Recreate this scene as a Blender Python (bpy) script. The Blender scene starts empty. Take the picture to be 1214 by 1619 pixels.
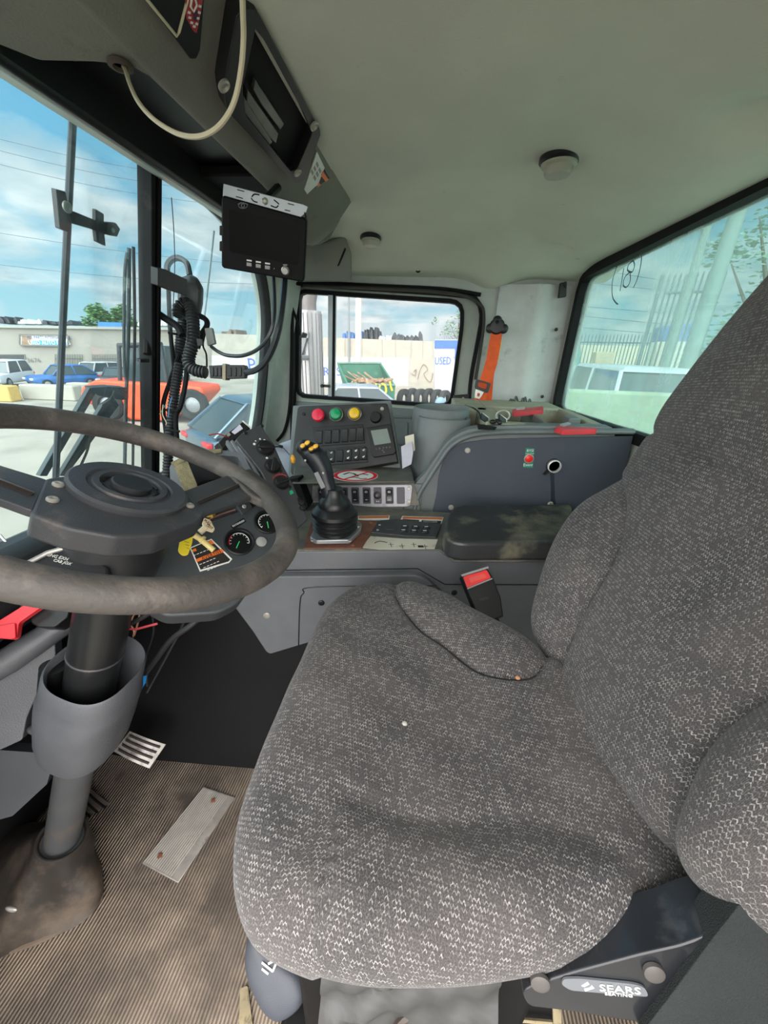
import bpy, bmesh, math, random
import numpy as np
from mathutils import Vector, Matrix, Euler
random.seed(7); rng=np.random.default_rng(7)
sc=bpy.context.scene
COL=sc.collection
# ------------------------------------------------------------------ camera
FPX=590.; CX,CY=607.,809.5
PITCH,YAW,ROLL=math.radians(23.3),math.radians(6.5),math.radians(2.0)
CAM=Vector((0,0,1.0))
RM=Matrix.Rotation(YAW,3,'Z')@Matrix.Rotation(math.pi/2-PITCH,3,'X')@Matrix.Rotation(ROLL,3,'Z')
cd=bpy.data.cameras.new('camera'); cam=bpy.data.objects.new('camera',cd); COL.objects.link(cam)
cam.matrix_world=Matrix.Translation(CAM)@RM.to_4x4()
cd.sensor_fit='VERTICAL'; cd.sensor_height=36; cd.sensor_width=36*1214/1619
cd.lens=FPX/1619*36; cd.clip_start=.02; cd.clip_end=400
sc.camera=cam
# ------------------------------------------------------------------ view, sky, sun
sc.view_settings.view_transform='Standard'; sc.view_settings.look='None'
sc.view_settings.gamma=1; sc.view_settings.use_curve_mapping=False
sc.view_settings.exposure=0.72
W=bpy.data.worlds.new('sky'); sc.world=W; W.use_nodes=True
nt=W.node_tree; nt.nodes.clear()
def N(nt,t,**k):
    n=nt.nodes.new(t)
    for a,b in k.items():
        if a[0]=='i' and a[1:].isdigit(): n.inputs[int(a[1:])].default_value=b
        else: setattr(n,a,b)
    return n
def L(nt,a,b): nt.links.new(a,b)
def s2l(r,g=None,b=None):
    if g is None: g=b=r
    f=lambda c:(c/255/12.92) if c/255<=.04045 else ((c/255+.055)/1.055)**2.4
    return (f(r),f(g),f(b),1)
tc=N(nt,'ShaderNodeTexCoord'); sep=N(nt,'ShaderNodeSeparateXYZ'); L(nt,tc.outputs['Generated'],sep.inputs[0])
mx=N(nt,'ShaderNodeMath',operation='MAXIMUM',i1=.06); L(nt,sep.outputs[2],mx.inputs[0])
ad=N(nt,'ShaderNodeMath',operation='ADD',i1=.16); L(nt,mx.outputs[0],ad.inputs[0])
cb=N(nt,'ShaderNodeCombineXYZ')
for i in (0,1):
    d=N(nt,'ShaderNodeMath',operation='DIVIDE'); L(nt,sep.outputs[i],d.inputs[0]); L(nt,ad.outputs[0],d.inputs[1]); L(nt,d.outputs[0],cb.inputs[i])
ns=N(nt,'ShaderNodeTexNoise'); ns.inputs['Scale'].default_value=1.15; ns.inputs['Detail'].default_value=6; ns.inputs['Roughness'].default_value=.52
ns.inputs['Distortion'].default_value=.25
mp=N(nt,'ShaderNodeMapping'); mp.inputs['Location'].default_value=(3.1,1.7,0); L(nt,cb.outputs[0],mp.inputs[0]); L(nt,mp.outputs[0],ns.inputs['Vector'])
rp=N(nt,'ShaderNodeValToRGB'); rp.color_ramp.elements[0].position=.40; rp.color_ramp.elements[1].position=.55
L(nt,ns.outputs[0],rp.inputs[0])
gr=N(nt,'ShaderNodeValToRGB'); e=gr.color_ramp.elements
e[0].position=0; e[0].color=s2l(200,232,238); e[1].position=.55; e[1].color=s2l(95,165,215)
m2=e.new(.2); m2.color=s2l(140,205,232)
L(nt,sep.outputs[2],gr.inputs[0])
cl=N(nt,'ShaderNodeTexNoise'); cl.inputs['Scale'].default_value=2.6; cl.inputs['Detail'].default_value=5; L(nt,mp.outputs[0],cl.inputs['Vector'])
crp=N(nt,'ShaderNodeValToRGB'); crp.color_ramp.elements[0].position=.35; crp.color_ramp.elements[0].color=s2l(196,214,222)
crp.color_ramp.elements[1].position=.6; crp.color_ramp.elements[1].color=s2l(250,252,252); L(nt,cl.outputs[0],crp.inputs[0])
mix=N(nt,'ShaderNodeMix',data_type='RGBA'); L(nt,rp.outputs[0],mix.inputs[0]); L(nt,gr.outputs[0],mix.inputs[6]); L(nt,crp.outputs[0],mix.inputs[7])
bg=N(nt,'ShaderNodeBackground')
# towards the veiled sun behind the viewer the cloud is closed and white
wf=N(nt,'ShaderNodeMapRange'); wf.inputs['From Min'].default_value=.25; wf.inputs['From Max'].default_value=-.35; L(nt,sep.outputs[1],wf.inputs[0])
wm_=N(nt,'ShaderNodeMix',data_type='RGBA'); L(nt,wf.outputs[0],wm_.inputs[0]); L(nt,mix.outputs[2],wm_.inputs[6]); wm_.inputs[7].default_value=(1,.965,.945,1); L(nt,wm_.outputs[2],bg.inputs[0])
# the sky is brighter behind the viewer, on the side the veiled sun is on
sm=N(nt,'ShaderNodeMapRange'); sm.inputs['From Min'].default_value=.25; sm.inputs['From Max'].default_value=-.6
sm.inputs['To Min'].default_value=.70; sm.inputs['To Max'].default_value=3.7; L(nt,sep.outputs[1],sm.inputs[0]); L(nt,sm.outputs[0],bg.inputs[1])
wo=N(nt,'ShaderNodeOutputWorld'); L(nt,bg.outputs[0],wo.inputs[0])
sd=bpy.data.lights.new('sun','SUN'); sd.energy=1.0; sd.angle=math.radians(25); sd.color=(1,.96,.91)
so=bpy.data.objects.new('sun',sd); COL.objects.link(so)
so.rotation_euler=Vector((-.25,-.55,1.1)).to_track_quat('Z','Y').to_euler()

# ------------------------------------------------------------------ pixel to place
def ray(u,v): return RM@Vector(((u-CX)/FPX,-(v-CY)/FPX,-1.))
def at(u,v,ax,c):
    i='xyz'.index(ax); d=ray(u,v); return CAM+d*((c-CAM[i])/d[i])
class PL:
    """a plane in the cab: point, normal facing the viewer, in-plane axes (a to the right, b up)"""
    def __init__(s,p,n,u=None,v=None):
        s.o=Vector(p); s.n=Vector(n).normalized()
        if (CAM-s.o).dot(s.n)<0: s.n=-s.n
        if u is None:
            q=Vector((1,0,0)); q=q-s.n*q.dot(s.n)
            if q.length<.3: q=Vector((0,-1 if s.n.x<0 else 1,0)); q=q-s.n*q.dot(s.n)
        else: q=s.at(u+3,v)-s.at(u,v)
        s.a=q.normalized(); s.b=s.n.cross(s.a).normalized()
    def at(s,u,v,h=0):
        d=ray(u,v); o=s.o+s.n*h; return CAM+d*((o-CAM).dot(s.n)/d.dot(s.n))
    def to2(s,P): P=P-s.o; return (P.dot(s.a),P.dot(s.b))
    def P(s,a,b,h=0): return s.o+s.a*a+s.b*b+s.n*h
    def px(s,pts): return [s.to2(s.at(u,v)) for u,v in pts]
    def off(s,h):
        q=PL.__new__(PL); q.o=s.o+s.n*h; q.n,q.a,q.b=s.n,s.a,s.b; return q
def yplane(c,u=None,v=None): return PL((0,c,0),(0,-1,0),u,v)
def zplane(c,u=None,v=None): return PL((0,0,c),(0,0,1),u,v)
def along(u,v,d): r=ray(u,v); return CAM+r*d      # d = depth along the optical axis

# ------------------------------------------------------------------ materials
MATS={}
def mat(name,col,rough=.6,metal=0,var=.12,vs=18,dirt=None,ds=6,dth=.55,bump=0,bs=250,spec=.5,coat=0,vcol=None):
    """plastic, paint, rubber: base colour with wear variation, optional dirt colour, fine grain bump"""
    if name in MATS: return MATS[name]
    m=bpy.data.materials.new(name); m.use_nodes=True; t=m.node_tree; b=t.nodes['Principled BSDF']
    co=N(t,'ShaderNodeTexCoord')
    n=N(t,'ShaderNodeTexNoise'); n.inputs['Scale'].default_value=vs; n.inputs['Detail'].default_value=5; L(t,co.outputs['Object'],n.inputs['Vector'])
    r=N(t,'ShaderNodeValToRGB'); r.color_ramp.elements[0].position=.3; r.color_ramp.elements[1].position=.7
    c=np.array(col[:3]); lo=tuple(c*(1-var))+(1,); hi=tuple(np.clip(c*(1+var)+ (0 if vcol is None else 0),0,1))+(1,)
    if vcol is not None: hi=vcol
    r.color_ramp.elements[0].color=lo; r.color_ramp.elements[1].color=hi; L(t,n.outputs[0],r.inputs[0])
    out=r.outputs[0]
    if dirt is not None:
        n2=N(t,'ShaderNodeTexNoise'); n2.inputs['Scale'].default_value=ds; n2.inputs['Detail'].default_value=8; n2.inputs['Roughness'].default_value=.65
        L(t,co.outputs['Object'],n2.inputs['Vector'])
        r2=N(t,'ShaderNodeValToRGB'); r2.color_ramp.elements[0].position=dth; r2.color_ramp.elements[1].position=dth+.2; L(t,n2.outputs[0],r2.inputs[0])
        mm=N(t,'ShaderNodeMix',data_type='RGBA'); L(t,r2.outputs[0],mm.inputs[0]); L(t,out,mm.inputs[6]); mm.inputs[7].default_value=dirt; out=mm.outputs[2]
    L(t,out,b.inputs['Base Color'])
    b.inputs['Roughness'].default_value=rough; b.inputs['Metallic'].default_value=metal; b.inputs['Specular IOR Level'].default_value=spec
    b.inputs['Coat Weight'].default_value=coat
    if bump:
        n3=N(t,'ShaderNodeTexNoise'); n3.inputs['Scale'].default_value=bs; n3.inputs['Detail'].default_value=2; L(t,co.outputs['Object'],n3.inputs['Vector'])
        bp=N(t,'ShaderNodeBump'); bp.inputs['Strength'].default_value=bump; bp.inputs['Distance'].default_value=.002; L(t,n3.outputs[0],bp.inputs['Height']); L(t,bp.outputs[0],b.inputs['Normal'])
    MATS[name]=m; return m
def flat(name,col,rough=.5,metal=0,em=0):
    if name in MATS: return MATS[name]
    m=mat(name,col,rough,metal,var=.04,vs=40)
    if em:
        b=m.node_tree.nodes['Principled BSDF']; b.inputs['Emission Color'].default_value=col; b.inputs['Emission Strength'].default_value=em
    return m
def glass(name,tint,haze=.06,hcol=(.8,.9,.88,1),hs=4,gl=.06,streak=None,hz2=.25):
    m=bpy.data.materials.new(name); m.use_nodes=True; t=m.node_tree; t.nodes.clear()
    o=N(t,'ShaderNodeOutputMaterial'); tr=N(t,'ShaderNodeBsdfTransparent',i0=tint); g=N(t,'ShaderNodeBsdfGlossy'); g.inputs['Roughness'].default_value=.02
    fr=N(t,'ShaderNodeLayerWeight'); fr.inputs[0].default_value=.25
    fm=N(t,'ShaderNodeMath',operation='MULTIPLY',i1=gl*4); L(t,fr.outputs['Fresnel'],fm.inputs[0])
    m1=N(t,'ShaderNodeMixShader'); L(t,fm.outputs[0],m1.inputs[0]); L(t,tr.outputs[0],m1.inputs[1]); L(t,g.outputs[0],m1.inputs[2])
    # dust film on the pane: scatters daylight
    df=N(t,'ShaderNodeBsdfTranslucent',i0=hcol); dd=N(t,'ShaderNodeBsdfDiffuse',i0=hcol); a=N(t,'ShaderNodeMixShader',i0=.5)
    L(t,df.outputs[0],a.inputs[1]); L(t,dd.outputs[0],a.inputs[2])
    co=N(t,'ShaderNodeTexCoord'); n=N(t,'ShaderNodeTexNoise'); n.inputs['Scale'].default_value=hs; n.inputs['Detail'].default_value=7; n.inputs['Roughness'].default_value=.7
    if streak:
        mp=N(t,'ShaderNodeMapping'); mp.inputs['Scale'].default_value=streak; L(t,co.outputs['Object'],mp.inputs[0]); L(t,mp.outputs[0],n.inputs['Vector'])
    else: L(t,co.outputs['Object'],n.inputs['Vector'])
    mr=N(t,'ShaderNodeMapRange'); mr.inputs['From Min'].default_value=.42; mr.inputs['From Max'].default_value=.75
    mr.inputs['To Min'].default_value=haze; mr.inputs['To Max'].default_value=hz2; L(t,n.outputs[0],mr.inputs[0])
    m3=N(t,'ShaderNodeMixShader'); L(t,mr.outputs[0],m3.inputs[0]); L(t,m1.outputs[0],m3.inputs[1]); L(t,a.outputs[0],m3.inputs[2])
    L(t,m3.outputs[0],o.inputs[0]); return m
GREYP=mat('grey_moulded_plastic',s2l(108,111,115),.5,var=.08,dirt=s2l(112,106,98),ds=9,dth=.6,bump=.25,bs=500)
GREYG=mat('green_grey_plastic',s2l(108,114,114),.55,var=.1,dirt=s2l(120,120,110),ds=8,dth=.58,bump=.2,bs=500)
CREAMW=mat('pale_cab_paint',s2l(178,188,180),.5,var=.07,dirt=s2l(128,128,116),ds=7,dth=.57)
HEAD=mat('headliner_moulding',s2l(206,206,190),.8,var=.1,vs=3,dirt=s2l(92,94,78),ds=11,dth=.66,bump=.3,bs=300)
DARKP=mat('dark_plastic',s2l(58,60,62),.5,var=.15,dirt=s2l(92,86,78),ds=14,dth=.6,bump=.15,bs=600)
BLACKP=mat('black_plastic',s2l(20,21,22),.42,var=.2,vs=30)
BLACKR=mat('black_rubber',s2l(13,14,15),.7,spec=.25,var=.25,dirt=s2l(60,56,50),ds=20,dth=.62)
BLACKM=mat('matt_black_panel',s2l(14,14,15),.7,spec=.25,var=.3,vs=6,dirt=s2l(66,60,52),ds=5,dth=.64)
NAVY=mat('blue_grey_panel',s2l(66,72,82),.6,var=.08,vs=5,dirt=s2l(92,94,96),ds=7,dth=.62,bump=.1)
METAL=mat('worn_metal',s2l(190,188,182),.36,.5,var=.15,dirt=s2l(110,96,84),ds=20,dth=.58)
SCREW=mat('screw_steel',s2l(176,172,162),.4,.35,var=.1)
WHITE=flat('white_print',s2l(225,226,220),.5); LABELW=mat('label_cream',s2l(205,200,182),.6,var=.08,dirt=s2l(130,120,100),ds=30,dth=.58)
ORANGEL=mat('label_orange',s2l(196,112,62),.6,var=.12,vs=60); INK=flat('label_ink',s2l(35,32,30),.6)
RED=mat('red_plastic',s2l(214,42,52),.4,var=.08); REDD=mat('worn_red_plastic',s2l(205,52,62),.5,var=.15,dirt=s2l(120,90,85),ds=30,dth=.6)
GREEN=flat('green_button',s2l(20,150,95),.35); YELLOW=flat('amber_button',s2l(226,182,40),.35)
ORANGEB=mat('orange_webbing',s2l(226,88,36),.75,var=.1,vs=60,bump=.4,bs=900)

# ------------------------------------------------------------------ mesh builder
def fillet(pts,r,seg=5):
    """round the corners of a 2-D polygon; r one number or one per corner"""
    n=len(pts); out=[]
    for i in range(n):
        p0,p,p1=[np.array(pts[j][:2],float) for j in ((i-1)%n,i,(i+1)%n)]
        rr=r[i] if hasattr(r,'__len__') else r
        a=p0-p; b=p1-p; la,lb=np.linalg.norm(a),np.linalg.norm(b)
        d=min(rr,la*.48,lb*.48)
        if d<=1e-6: out.append(tuple(p)); continue
        s=p+a/la*d; e=p+b/lb*d
        for k in range(seg+1):
            t=k/seg; out.append(tuple((1-t)**2*s+2*t*(1-t)*p+t*t*e))
    return out
def spline(pts,k=8,closed=False):
    P=[Vector(p) for p in pts]; n=len(P); out=[]
    rngi=range(n if closed else n-1)
    for i in rngi:
        if closed: a,b,c,d=P[(i-1)%n],P[i],P[(i+1)%n],P[(i+2)%n]
        else: a,b,c,d=P[max(i-1,0)],P[i],P[i+1],P[min(i+2,n-1)]
        for j in range(k):
            t=j/k; out.append(.5*((2*b)+(c-a)*t+(2*a-5*b+4*c-d)*t*t+(3*b-a-3*c+d)*t**3))
    if not closed: out.append(P[-1])
    return out
def top_of(o):
    while o.parent: o=o.parent
    return o
class MB:
    def __init__(s): s.v=[]; s.f=[]; s.m=[]; s.cm=0
    def add(s,v,f):
        k=len(s.v); s.v+= [tuple(x) for x in v]; s.f+=[tuple(i+k for i in q) for q in f]; s.m+=[s.cm]*len(f); return s
    def slot(s,i): s.cm=i; return s
    def prism(s,pl,pts2,h0,h1,tap=0):
        """closed outline (plane coordinates) from height h0 to h1 over the plane; tap insets the h1 face"""
        p=np.array(pts2,float); ar=.5*np.sum(p[:,0]*np.roll(p[:,1],-1)-np.roll(p[:,0],-1)*p[:,1])
        if ar<0: p=p[::-1]
        c=p.mean(0); q=p if not tap else c+(p-c)*(1-tap); n=len(p)
        V=[pl.P(a,b,h0) for a,b in p]+[pl.P(a,b,h1) for a,b in q]
        F=[tuple(range(n))[::-1],tuple(range(n,2*n))]+[(i,(i+1)%n,n+(i+1)%n,n+i) for i in range(n)]
        if h1<h0: F=[f[::-1] for f in F]
        return s.add(V,F)
    def pxprism(s,pl,px,h0,h1,r=0,tap=0,seg=5): return s.prism(pl,fillet(pl.px(px),r,seg),h0,h1,tap)
    def loft(s,loops,cap0=True,cap1=True,closed=False):
        n=len(loops[0]); V=[p for l in loops for p in l]; F=[]; m=len(loops)
        for k in range(m if closed else m-1):
            a,b=k*n,((k+1)%m)*n
            F+=[(a+i,a+(i+1)%n,b+(i+1)%n,b+i) for i in range(n)]
        if not closed:
            if cap0: F.append(tuple(range(n))[::-1])
            if cap1: F.append(tuple(range((m-1)*n,m*n)))
        return s.add(V,F)
    def box(s,c,sz,rot=None):
        M=rot.to_matrix().to_3x3() if isinstance(rot,Euler) else (rot.to_3x3() if rot is not None else Matrix.Identity(3))
        V=[Vector(c)+M@Vector((x*sz[0]/2,y*sz[1]/2,z*sz[2]/2)) for z in(-1,1) for y in(-1,1) for x in(-1,1)]
        return s.add(V,[(0,2,3,1),(4,5,7,6),(0,1,5,4),(2,6,7,3),(0,4,6,2),(1,3,7,5)])
    def plbox(s,pl,a,b,wa,wb,h0,h1,ang=0):
        ca,sa=math.cos(ang),math.sin(ang)
        q=[(a+x*ca-y*sa,b+x*sa+y*ca) for x,y in ((-wa/2,-wb/2),(wa/2,-wb/2),(wa/2,wb/2),(-wa/2,wb/2))]
        return s.prism(pl,q,h0,h1)
    def lathe(s,o,ax,prof,seg=32,cap=True,sx=1,ref=None):
        o=Vector(o); ax=Vector(ax).normalized()
        t=Vector(ref) if ref is not None else (Vector((0,0,1)) if abs(ax.z)<.9 else Vector((1,0,0)))
        e1=(t-ax*t.dot(ax)).normalized(); e2=ax.cross(e1)
        loops=[[o+ax*h+e1*(r*math.cos(2*math.pi*i/seg))+e2*(r*sx*math.sin(2*math.pi*i/seg)) for i in range(seg)] for r,h in prof]
        return s.loft(loops,cap,cap)
    def tube(s,path,r,seg=10,closed=False,cap=True,flat=1,ref=None):
        P=[Vector(p) for p in path]; n=len(P); loops=[]
        T=[(P[(i+1)%n]-P[i-1] if closed else P[min(i+1,n-1)]-P[max(i-1,0)]).normalized() for i in range(n)]
        rf=Vector(ref) if ref is not None else (Vector((0,0,1)) if abs(T[0].z)<.9 else Vector((1,0,0)))
        u=(rf-T[0]*rf.dot(T[0])).normalized()
        for i in range(n):
            u=(u-T[i]*u.dot(T[i])).normalized(); w=T[i].cross(u); rr=r[i] if hasattr(r,'__len__') else r
            loops.append([P[i]+u*(rr*math.cos(2*math.pi*k/seg))+w*(rr*flat*math.sin(2*math.pi*k/seg)) for k in range(seg)])
        return s.loft(loops,cap,cap,closed)
    def ball(s,c,r,rot=None,seg=20,rings=12,p=1):
        M=rot.to_matrix().to_3x3() if isinstance(rot,Euler) else (rot.to_3x3() if rot is not None else Matrix.Identity(3)); c=Vector(c)
        if not hasattr(r,'__len__'): r=(r,r,r)
        sg=lambda x:math.copysign(abs(x)**p,x)
        V=[];F=[]
        for j in range(rings+1):
            ph=math.pi*j/rings
            for i in range(seg):
                th=2*math.pi*i/seg
                V.append(c+M@Vector((r[0]*sg(math.sin(ph))*sg(math.cos(th)),r[1]*sg(math.sin(ph))*sg(math.sin(th)),r[2]*sg(math.cos(ph)))))
        for j in range(rings):
            for i in range(seg):
                a=j*seg+i; b=j*seg+(i+1)%seg; F.append((a,a+seg,b+seg,b))
        return s.add(V,F)
    def sheet(s,G,thick=0,nrm=None):
        """grid of points G[i][j]; a backing offset along nrm closes it"""
        a,b=len(G),len(G[0]); V=[p for r in G for p in r]
        F=[(i*b+j,i*b+j+1,(i+1)*b+j+1,(i+1)*b+j) for i in range(a-1) for j in range(b-1)]
        if thick:
            n=a*b; d=Vector(nrm)*thick; V=V+[Vector(p)+d for p in V]
            F+=[tuple(n+k for k in f[::-1]) for f in F]
            bd=[j for j in range(b)]+[i*b+b-1 for i in range(1,a)]+[(a-1)*b+j for j in range(b-2,-1,-1)]+[i*b for i in range(a-2,0,-1)]
            F+=[(bd[k],n+bd[k],n+bd[(k+1)%len(bd)],bd[(k+1)%len(bd)]) for k in range(len(bd))]
        return s.add(V,F)
    def ring(s,pl,inner,outer,h0,h1):
        """frame between two outlines with the same number of points (plane coordinates)"""
        n=len(inner); V=[pl.P(a,b,h) for h in(h0,h1) for L_ in(inner,outer) for a,b in L_]
        I0,O0,I1,O1=0,n,2*n,3*n; F=[]
        for i in range(n):
            j=(i+1)%n
            F+=[(I1+i,O1+i,O1+j,I1+j),(I0+i,I0+j,O0+j,O0+i),(I0+i,I1+i,I1+j,I0+j),(O0+i,O0+j,O1+j,O1+i)]
        return s.add(V,F)
    def build(s,name,m,parent=None,bevel=0,bseg=2,sub=0,smooth=True,ang=35,uv=None,solid=0):
        me=bpy.data.meshes.new(name); V=s.v
        if parent is not None:
            o0=top_of(parent).location; V=[Vector(v)-o0 for v in V]
            for c_ in (0,):pass
            loc=Vector((0,0,0))
        else:
            A=np.array([tuple(v) for v in V]); loc=Vector(((A[:,0].min()+A[:,0].max())/2,(A[:,1].min()+A[:,1].max())/2,A[:,2].min())); V=[Vector(v)-loc for v in V]
        me.from_pydata([tuple(v) for v in V],[],s.f); me.update()
        bm=bmesh.new(); bm.from_mesh(me); bmesh.ops.remove_doubles(bm,verts=bm.verts,dist=1e-6); bmesh.ops.recalc_face_normals(bm,faces=bm.faces)
        bm.to_mesh(me); bm.free()
        ms=m if isinstance(m,(list,tuple)) else [m]
        for q in ms: me.materials.append(q)
        if len(ms)>1 and len(me.polygons)==len(s.m): me.polygons.foreach_set('material_index',s.m)
        if smooth:
            me.polygons.foreach_set('use_smooth',[True]*len(me.polygons))
            try: me.set_sharp_from_angle(angle=math.radians(ang))
            except Exception: pass
        o=bpy.data.objects.new(name,me); COL.objects.link(o); o.location=loc
        if parent is not None: o.parent=parent
        if bevel:
            b=o.modifiers.new('bevel','BEVEL'); b.width=bevel; b.segments=bseg; b.limit_method='ANGLE'; b.angle_limit=math.radians(40); b.harden_normals=False
        if sub:
            b=o.modifiers.new('sub','SUBSURF'); b.levels=sub; b.render_levels=sub
        return o
def tag(o,label=None,cat=None,group=None,kind=None):
    if label: o['label']=label
    if cat: o['category']=cat
    if group: o['group']=group
    if kind: o['kind']=kind
    return o
def thing(name,loc,label,cat,group=None):
    o=bpy.data.objects.new(name,None); COL.objects.link(o); o.location=Vector(loc); o.empty_display_size=.05
    return tag(o,label,cat,group)
def struct(mb,name,m,**k): return tag(mb.build(name,m,**k),kind='structure')
def copy_tree(o,parent=None,delta=None,label=None):
    c=o.copy(); COL.objects.link(c)
    if parent: c.parent=parent
    else:
        if delta is not None: c.location=o.location+Vector(delta)
        if label: c['label']=label
    for ch in list(o.children): copy_tree(ch,c)
    return c
def text(pl,s,u,v,size,m,parent,name='lettering',h=.0004,ang=0,sx=1,depth=.0003,P=None):
    cu=bpy.data.curves.new('t','FONT'); cu.body=s; cu.size=size; cu.align_x='CENTER'; cu.align_y='CENTER'; cu.extrude=depth; cu.resolution_u=2
    to=bpy.data.objects.new('t',cu); COL.objects.link(to); dg=bpy.context.evaluated_depsgraph_get(); dg.update()
    me=bpy.data.meshes.new_from_object(to.evaluated_get(dg)); bpy.data.objects.remove(to); bpy.data.curves.remove(cu)
    c=(P if P is not None else pl.at(u,v))+pl.n*h
    M=Matrix((pl.a,pl.b,pl.n)).transposed().to_4x4(); M=Matrix.Translation(c)@M@Matrix.Rotation(ang,4,'Z')@Matrix.Diagonal((sx,1,1,1))
    me.transform(M)
    if parent is not None: me.transform(Matrix.Translation(-top_of(parent).location))
    me.materials.clear(); me.materials.append(m)
    o=bpy.data.objects.new(name,me); COL.objects.link(o)
    if parent is not None: o.parent=parent
    return o
def screw(pl,u,v,r,parent,m=None,name='screw',h=.003):
    mb=MB(); c=pl.at(u,v); mb.lathe(c,pl.n,[(r,0),(r,h*.6),(r*.75,h),(r*.4,h),(r*.36,h*.55),(.0001,h*.55)],16)
    return mb.build(name,m or SCREW,parent)
def outline_match(inner,pl,outer_fn): return [outer_fn(a,b) for a,b in inner]
def resample(pts,n):
    p=np.array(pts+[pts[0]],float); d=np.r_[0,np.cumsum(np.linalg.norm(np.diff(p,axis=0),axis=1))]
    t=np.linspace(0,d[-1],n,endpoint=False); return [(float(np.interp(x,d,p[:,0])),float(np.interp(x,d,p[:,1]))) for x in t]
def ray_rect(inner,x0,x1,y0,y1):
    """for each inner point the point on the rectangle seen from the outline's centre; corners kept"""
    c=np.mean(inner,axis=0); out=[]
    for a,b in inner:
        d=np.array((a,b))-c; t=min((( x1-c[0])/d[0] if d[0]>0 else (x0-c[0])/d[0]) if abs(d[0])>1e-9 else 9e9,((y1-c[1])/d[1] if d[1]>0 else (y0-c[1])/d[1]) if abs(d[1])>1e-9 else 9e9)
        out.append(tuple(c+d*t))
    for k in ((x0,y0),(x1,y0),(x1,y1),(x0,y1)):
        i=int(np.argmin([np.hypot(o[0]-k[0],o[1]-k[1]) for o in out])); out[i]=k
    return out
def inset(pts,d):
    """move a closed outline outward by d (negative: inward)"""
    p=np.array(pts,float); t=np.roll(p,-1,0)-np.roll(p,1,0); t/=np.maximum(np.linalg.norm(t,axis=1)[:,None],1e-9)
    ar=.5*np.sum(p[:,0]*np.roll(p[:,1],-1)-np.roll(p[:,0],-1)*p[:,1]); s=1 if ar>0 else -1
    return [tuple(x) for x in p+np.stack([t[:,1],-t[:,0]],1)*d*s]
# ================================================================== THE CAB SHELL
# cab axes: -x towards the windscreen, +y towards the far (passenger) door, z up; cab floor at z=-.08
ZF=-.08; ZC=1.38; YD=1.80
def rearx(y): return .53+(1.77-y)*.055
RP=PL((.53,1.77,0),(-1,-.055,0)); RP.a=Vector((.055,-1,0)).normalized(); RP.b=Vector((0,0,1))   # rear wall
WPN=Vector((1,0,-.23)).normalized(); WP=PL((-.62,0,1.345),WPN)                                   # windscreen
WP.a=Vector((0,1,0)); WP.b=Vector((.23,0,1)).normalized()
DP=yplane(YD)                                                                                     # far door
# ribbed rubber floor mat
m=mat('ribbed_floor_mat',s2l(132,120,108),.85,var=.3,vs=9,dirt=s2l(188,170,150),ds=5,dth=.44)
t=m.node_tree; b=t.nodes['Principled BSDF']; co=N(t,'ShaderNodeTexCoord')
wv=N(t,'ShaderNodeTexWave',wave_type='BANDS',bands_direction='X'); wv.inputs['Scale'].default_value=46; wv.inputs['Distortion'].default_value=.25; wv.inputs['Detail'].default_value=1
L(t,co.outputs['Object'],wv.inputs['Vector']); bp=N(t,'ShaderNodeBump'); bp.inputs['Strength'].default_value=1; bp.inputs['Distance'].default_value=.004
wn=N(t,'ShaderNodeTexNoise'); wn.inputs['Scale'].default_value=7; wn.inputs['Detail'].default_value=6; L(t,co.outputs['Object'],wn.inputs['Vector'])
wr=N(t,'ShaderNodeMapRange'); wr.inputs['From Min'].default_value=.66; wr.inputs['From Max'].default_value=.5; L(t,wn.outputs[0],wr.inputs[0])
wm=N(t,'ShaderNodeMath',operation='MULTIPLY'); L(t,wv.outputs[0],wm.inputs[0]); L(t,wr.outputs[0],wm.inputs[1]); L(t,wm.outputs[0],bp.inputs['Height']); L(t,bp.outputs[0],b.inputs['Normal'])
# dirt packed between the ribs
src=b.inputs['Base Color'].links[0].from_socket; mm=N(t,'ShaderNodeMix',data_type='RGBA'); L(t,src,mm.inputs[6]); mm.inputs[7].default_value=s2l(46,40,36)
iv=N(t,'ShaderNodeMapRange'); iv.inputs['From Min'].default_value=.35; iv.inputs['From Max'].default_value=.0; iv.inputs['To Max'].default_value=.75
L(t,wm.outputs[0],iv.inputs[0]); L(t,iv.outputs[0],mm.inputs[0]); L(t,mm.outputs[2],b.inputs['Base Color'])
FLOORM=m
struct(MB().box((-.17,.90,ZF-.02),(1.57,1.84,.04)),'floor',FLOORM)
# moulded headliner: flat middle, coved down to the far door and to the rear window, with pressed dimples
def sst(x): x=max(0,min(1,x)); return x*x*(3-2*x)
def ceil_z(x,y):
    dy=.095*sst((y-1.40)/.42)**1.3; dx=.072*sst((x-.17)/.36)
    z=ZC-(dx**4+dy**4)**.25-.04*math.exp(-((x-.2)/.09)**2-((y-1.82)/.10)**2)
    for dx,dy,r,h in DIMP: z+=h*math.exp(-((x-dx)**2+(y-dy)**2)/(r*r))
    return z
DIMP=[]
for u,v,r,h in ((893,395,.03,.02),(838,428,.025,.018),(1188,190,.05,.03)):
    p=at(u,v,'z',1.33); DIMP.append((p.x,p.y,r,h))
G=[[Vector((x,y,ceil_z(x,y))) for y in np.linspace(.0,YD+.03,120)] for x in np.linspace(-.66,.64,110)]
o=struct(MB().sheet(G,.03,(0,0,1)),'ceiling',HEAD,ang=60)
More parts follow.
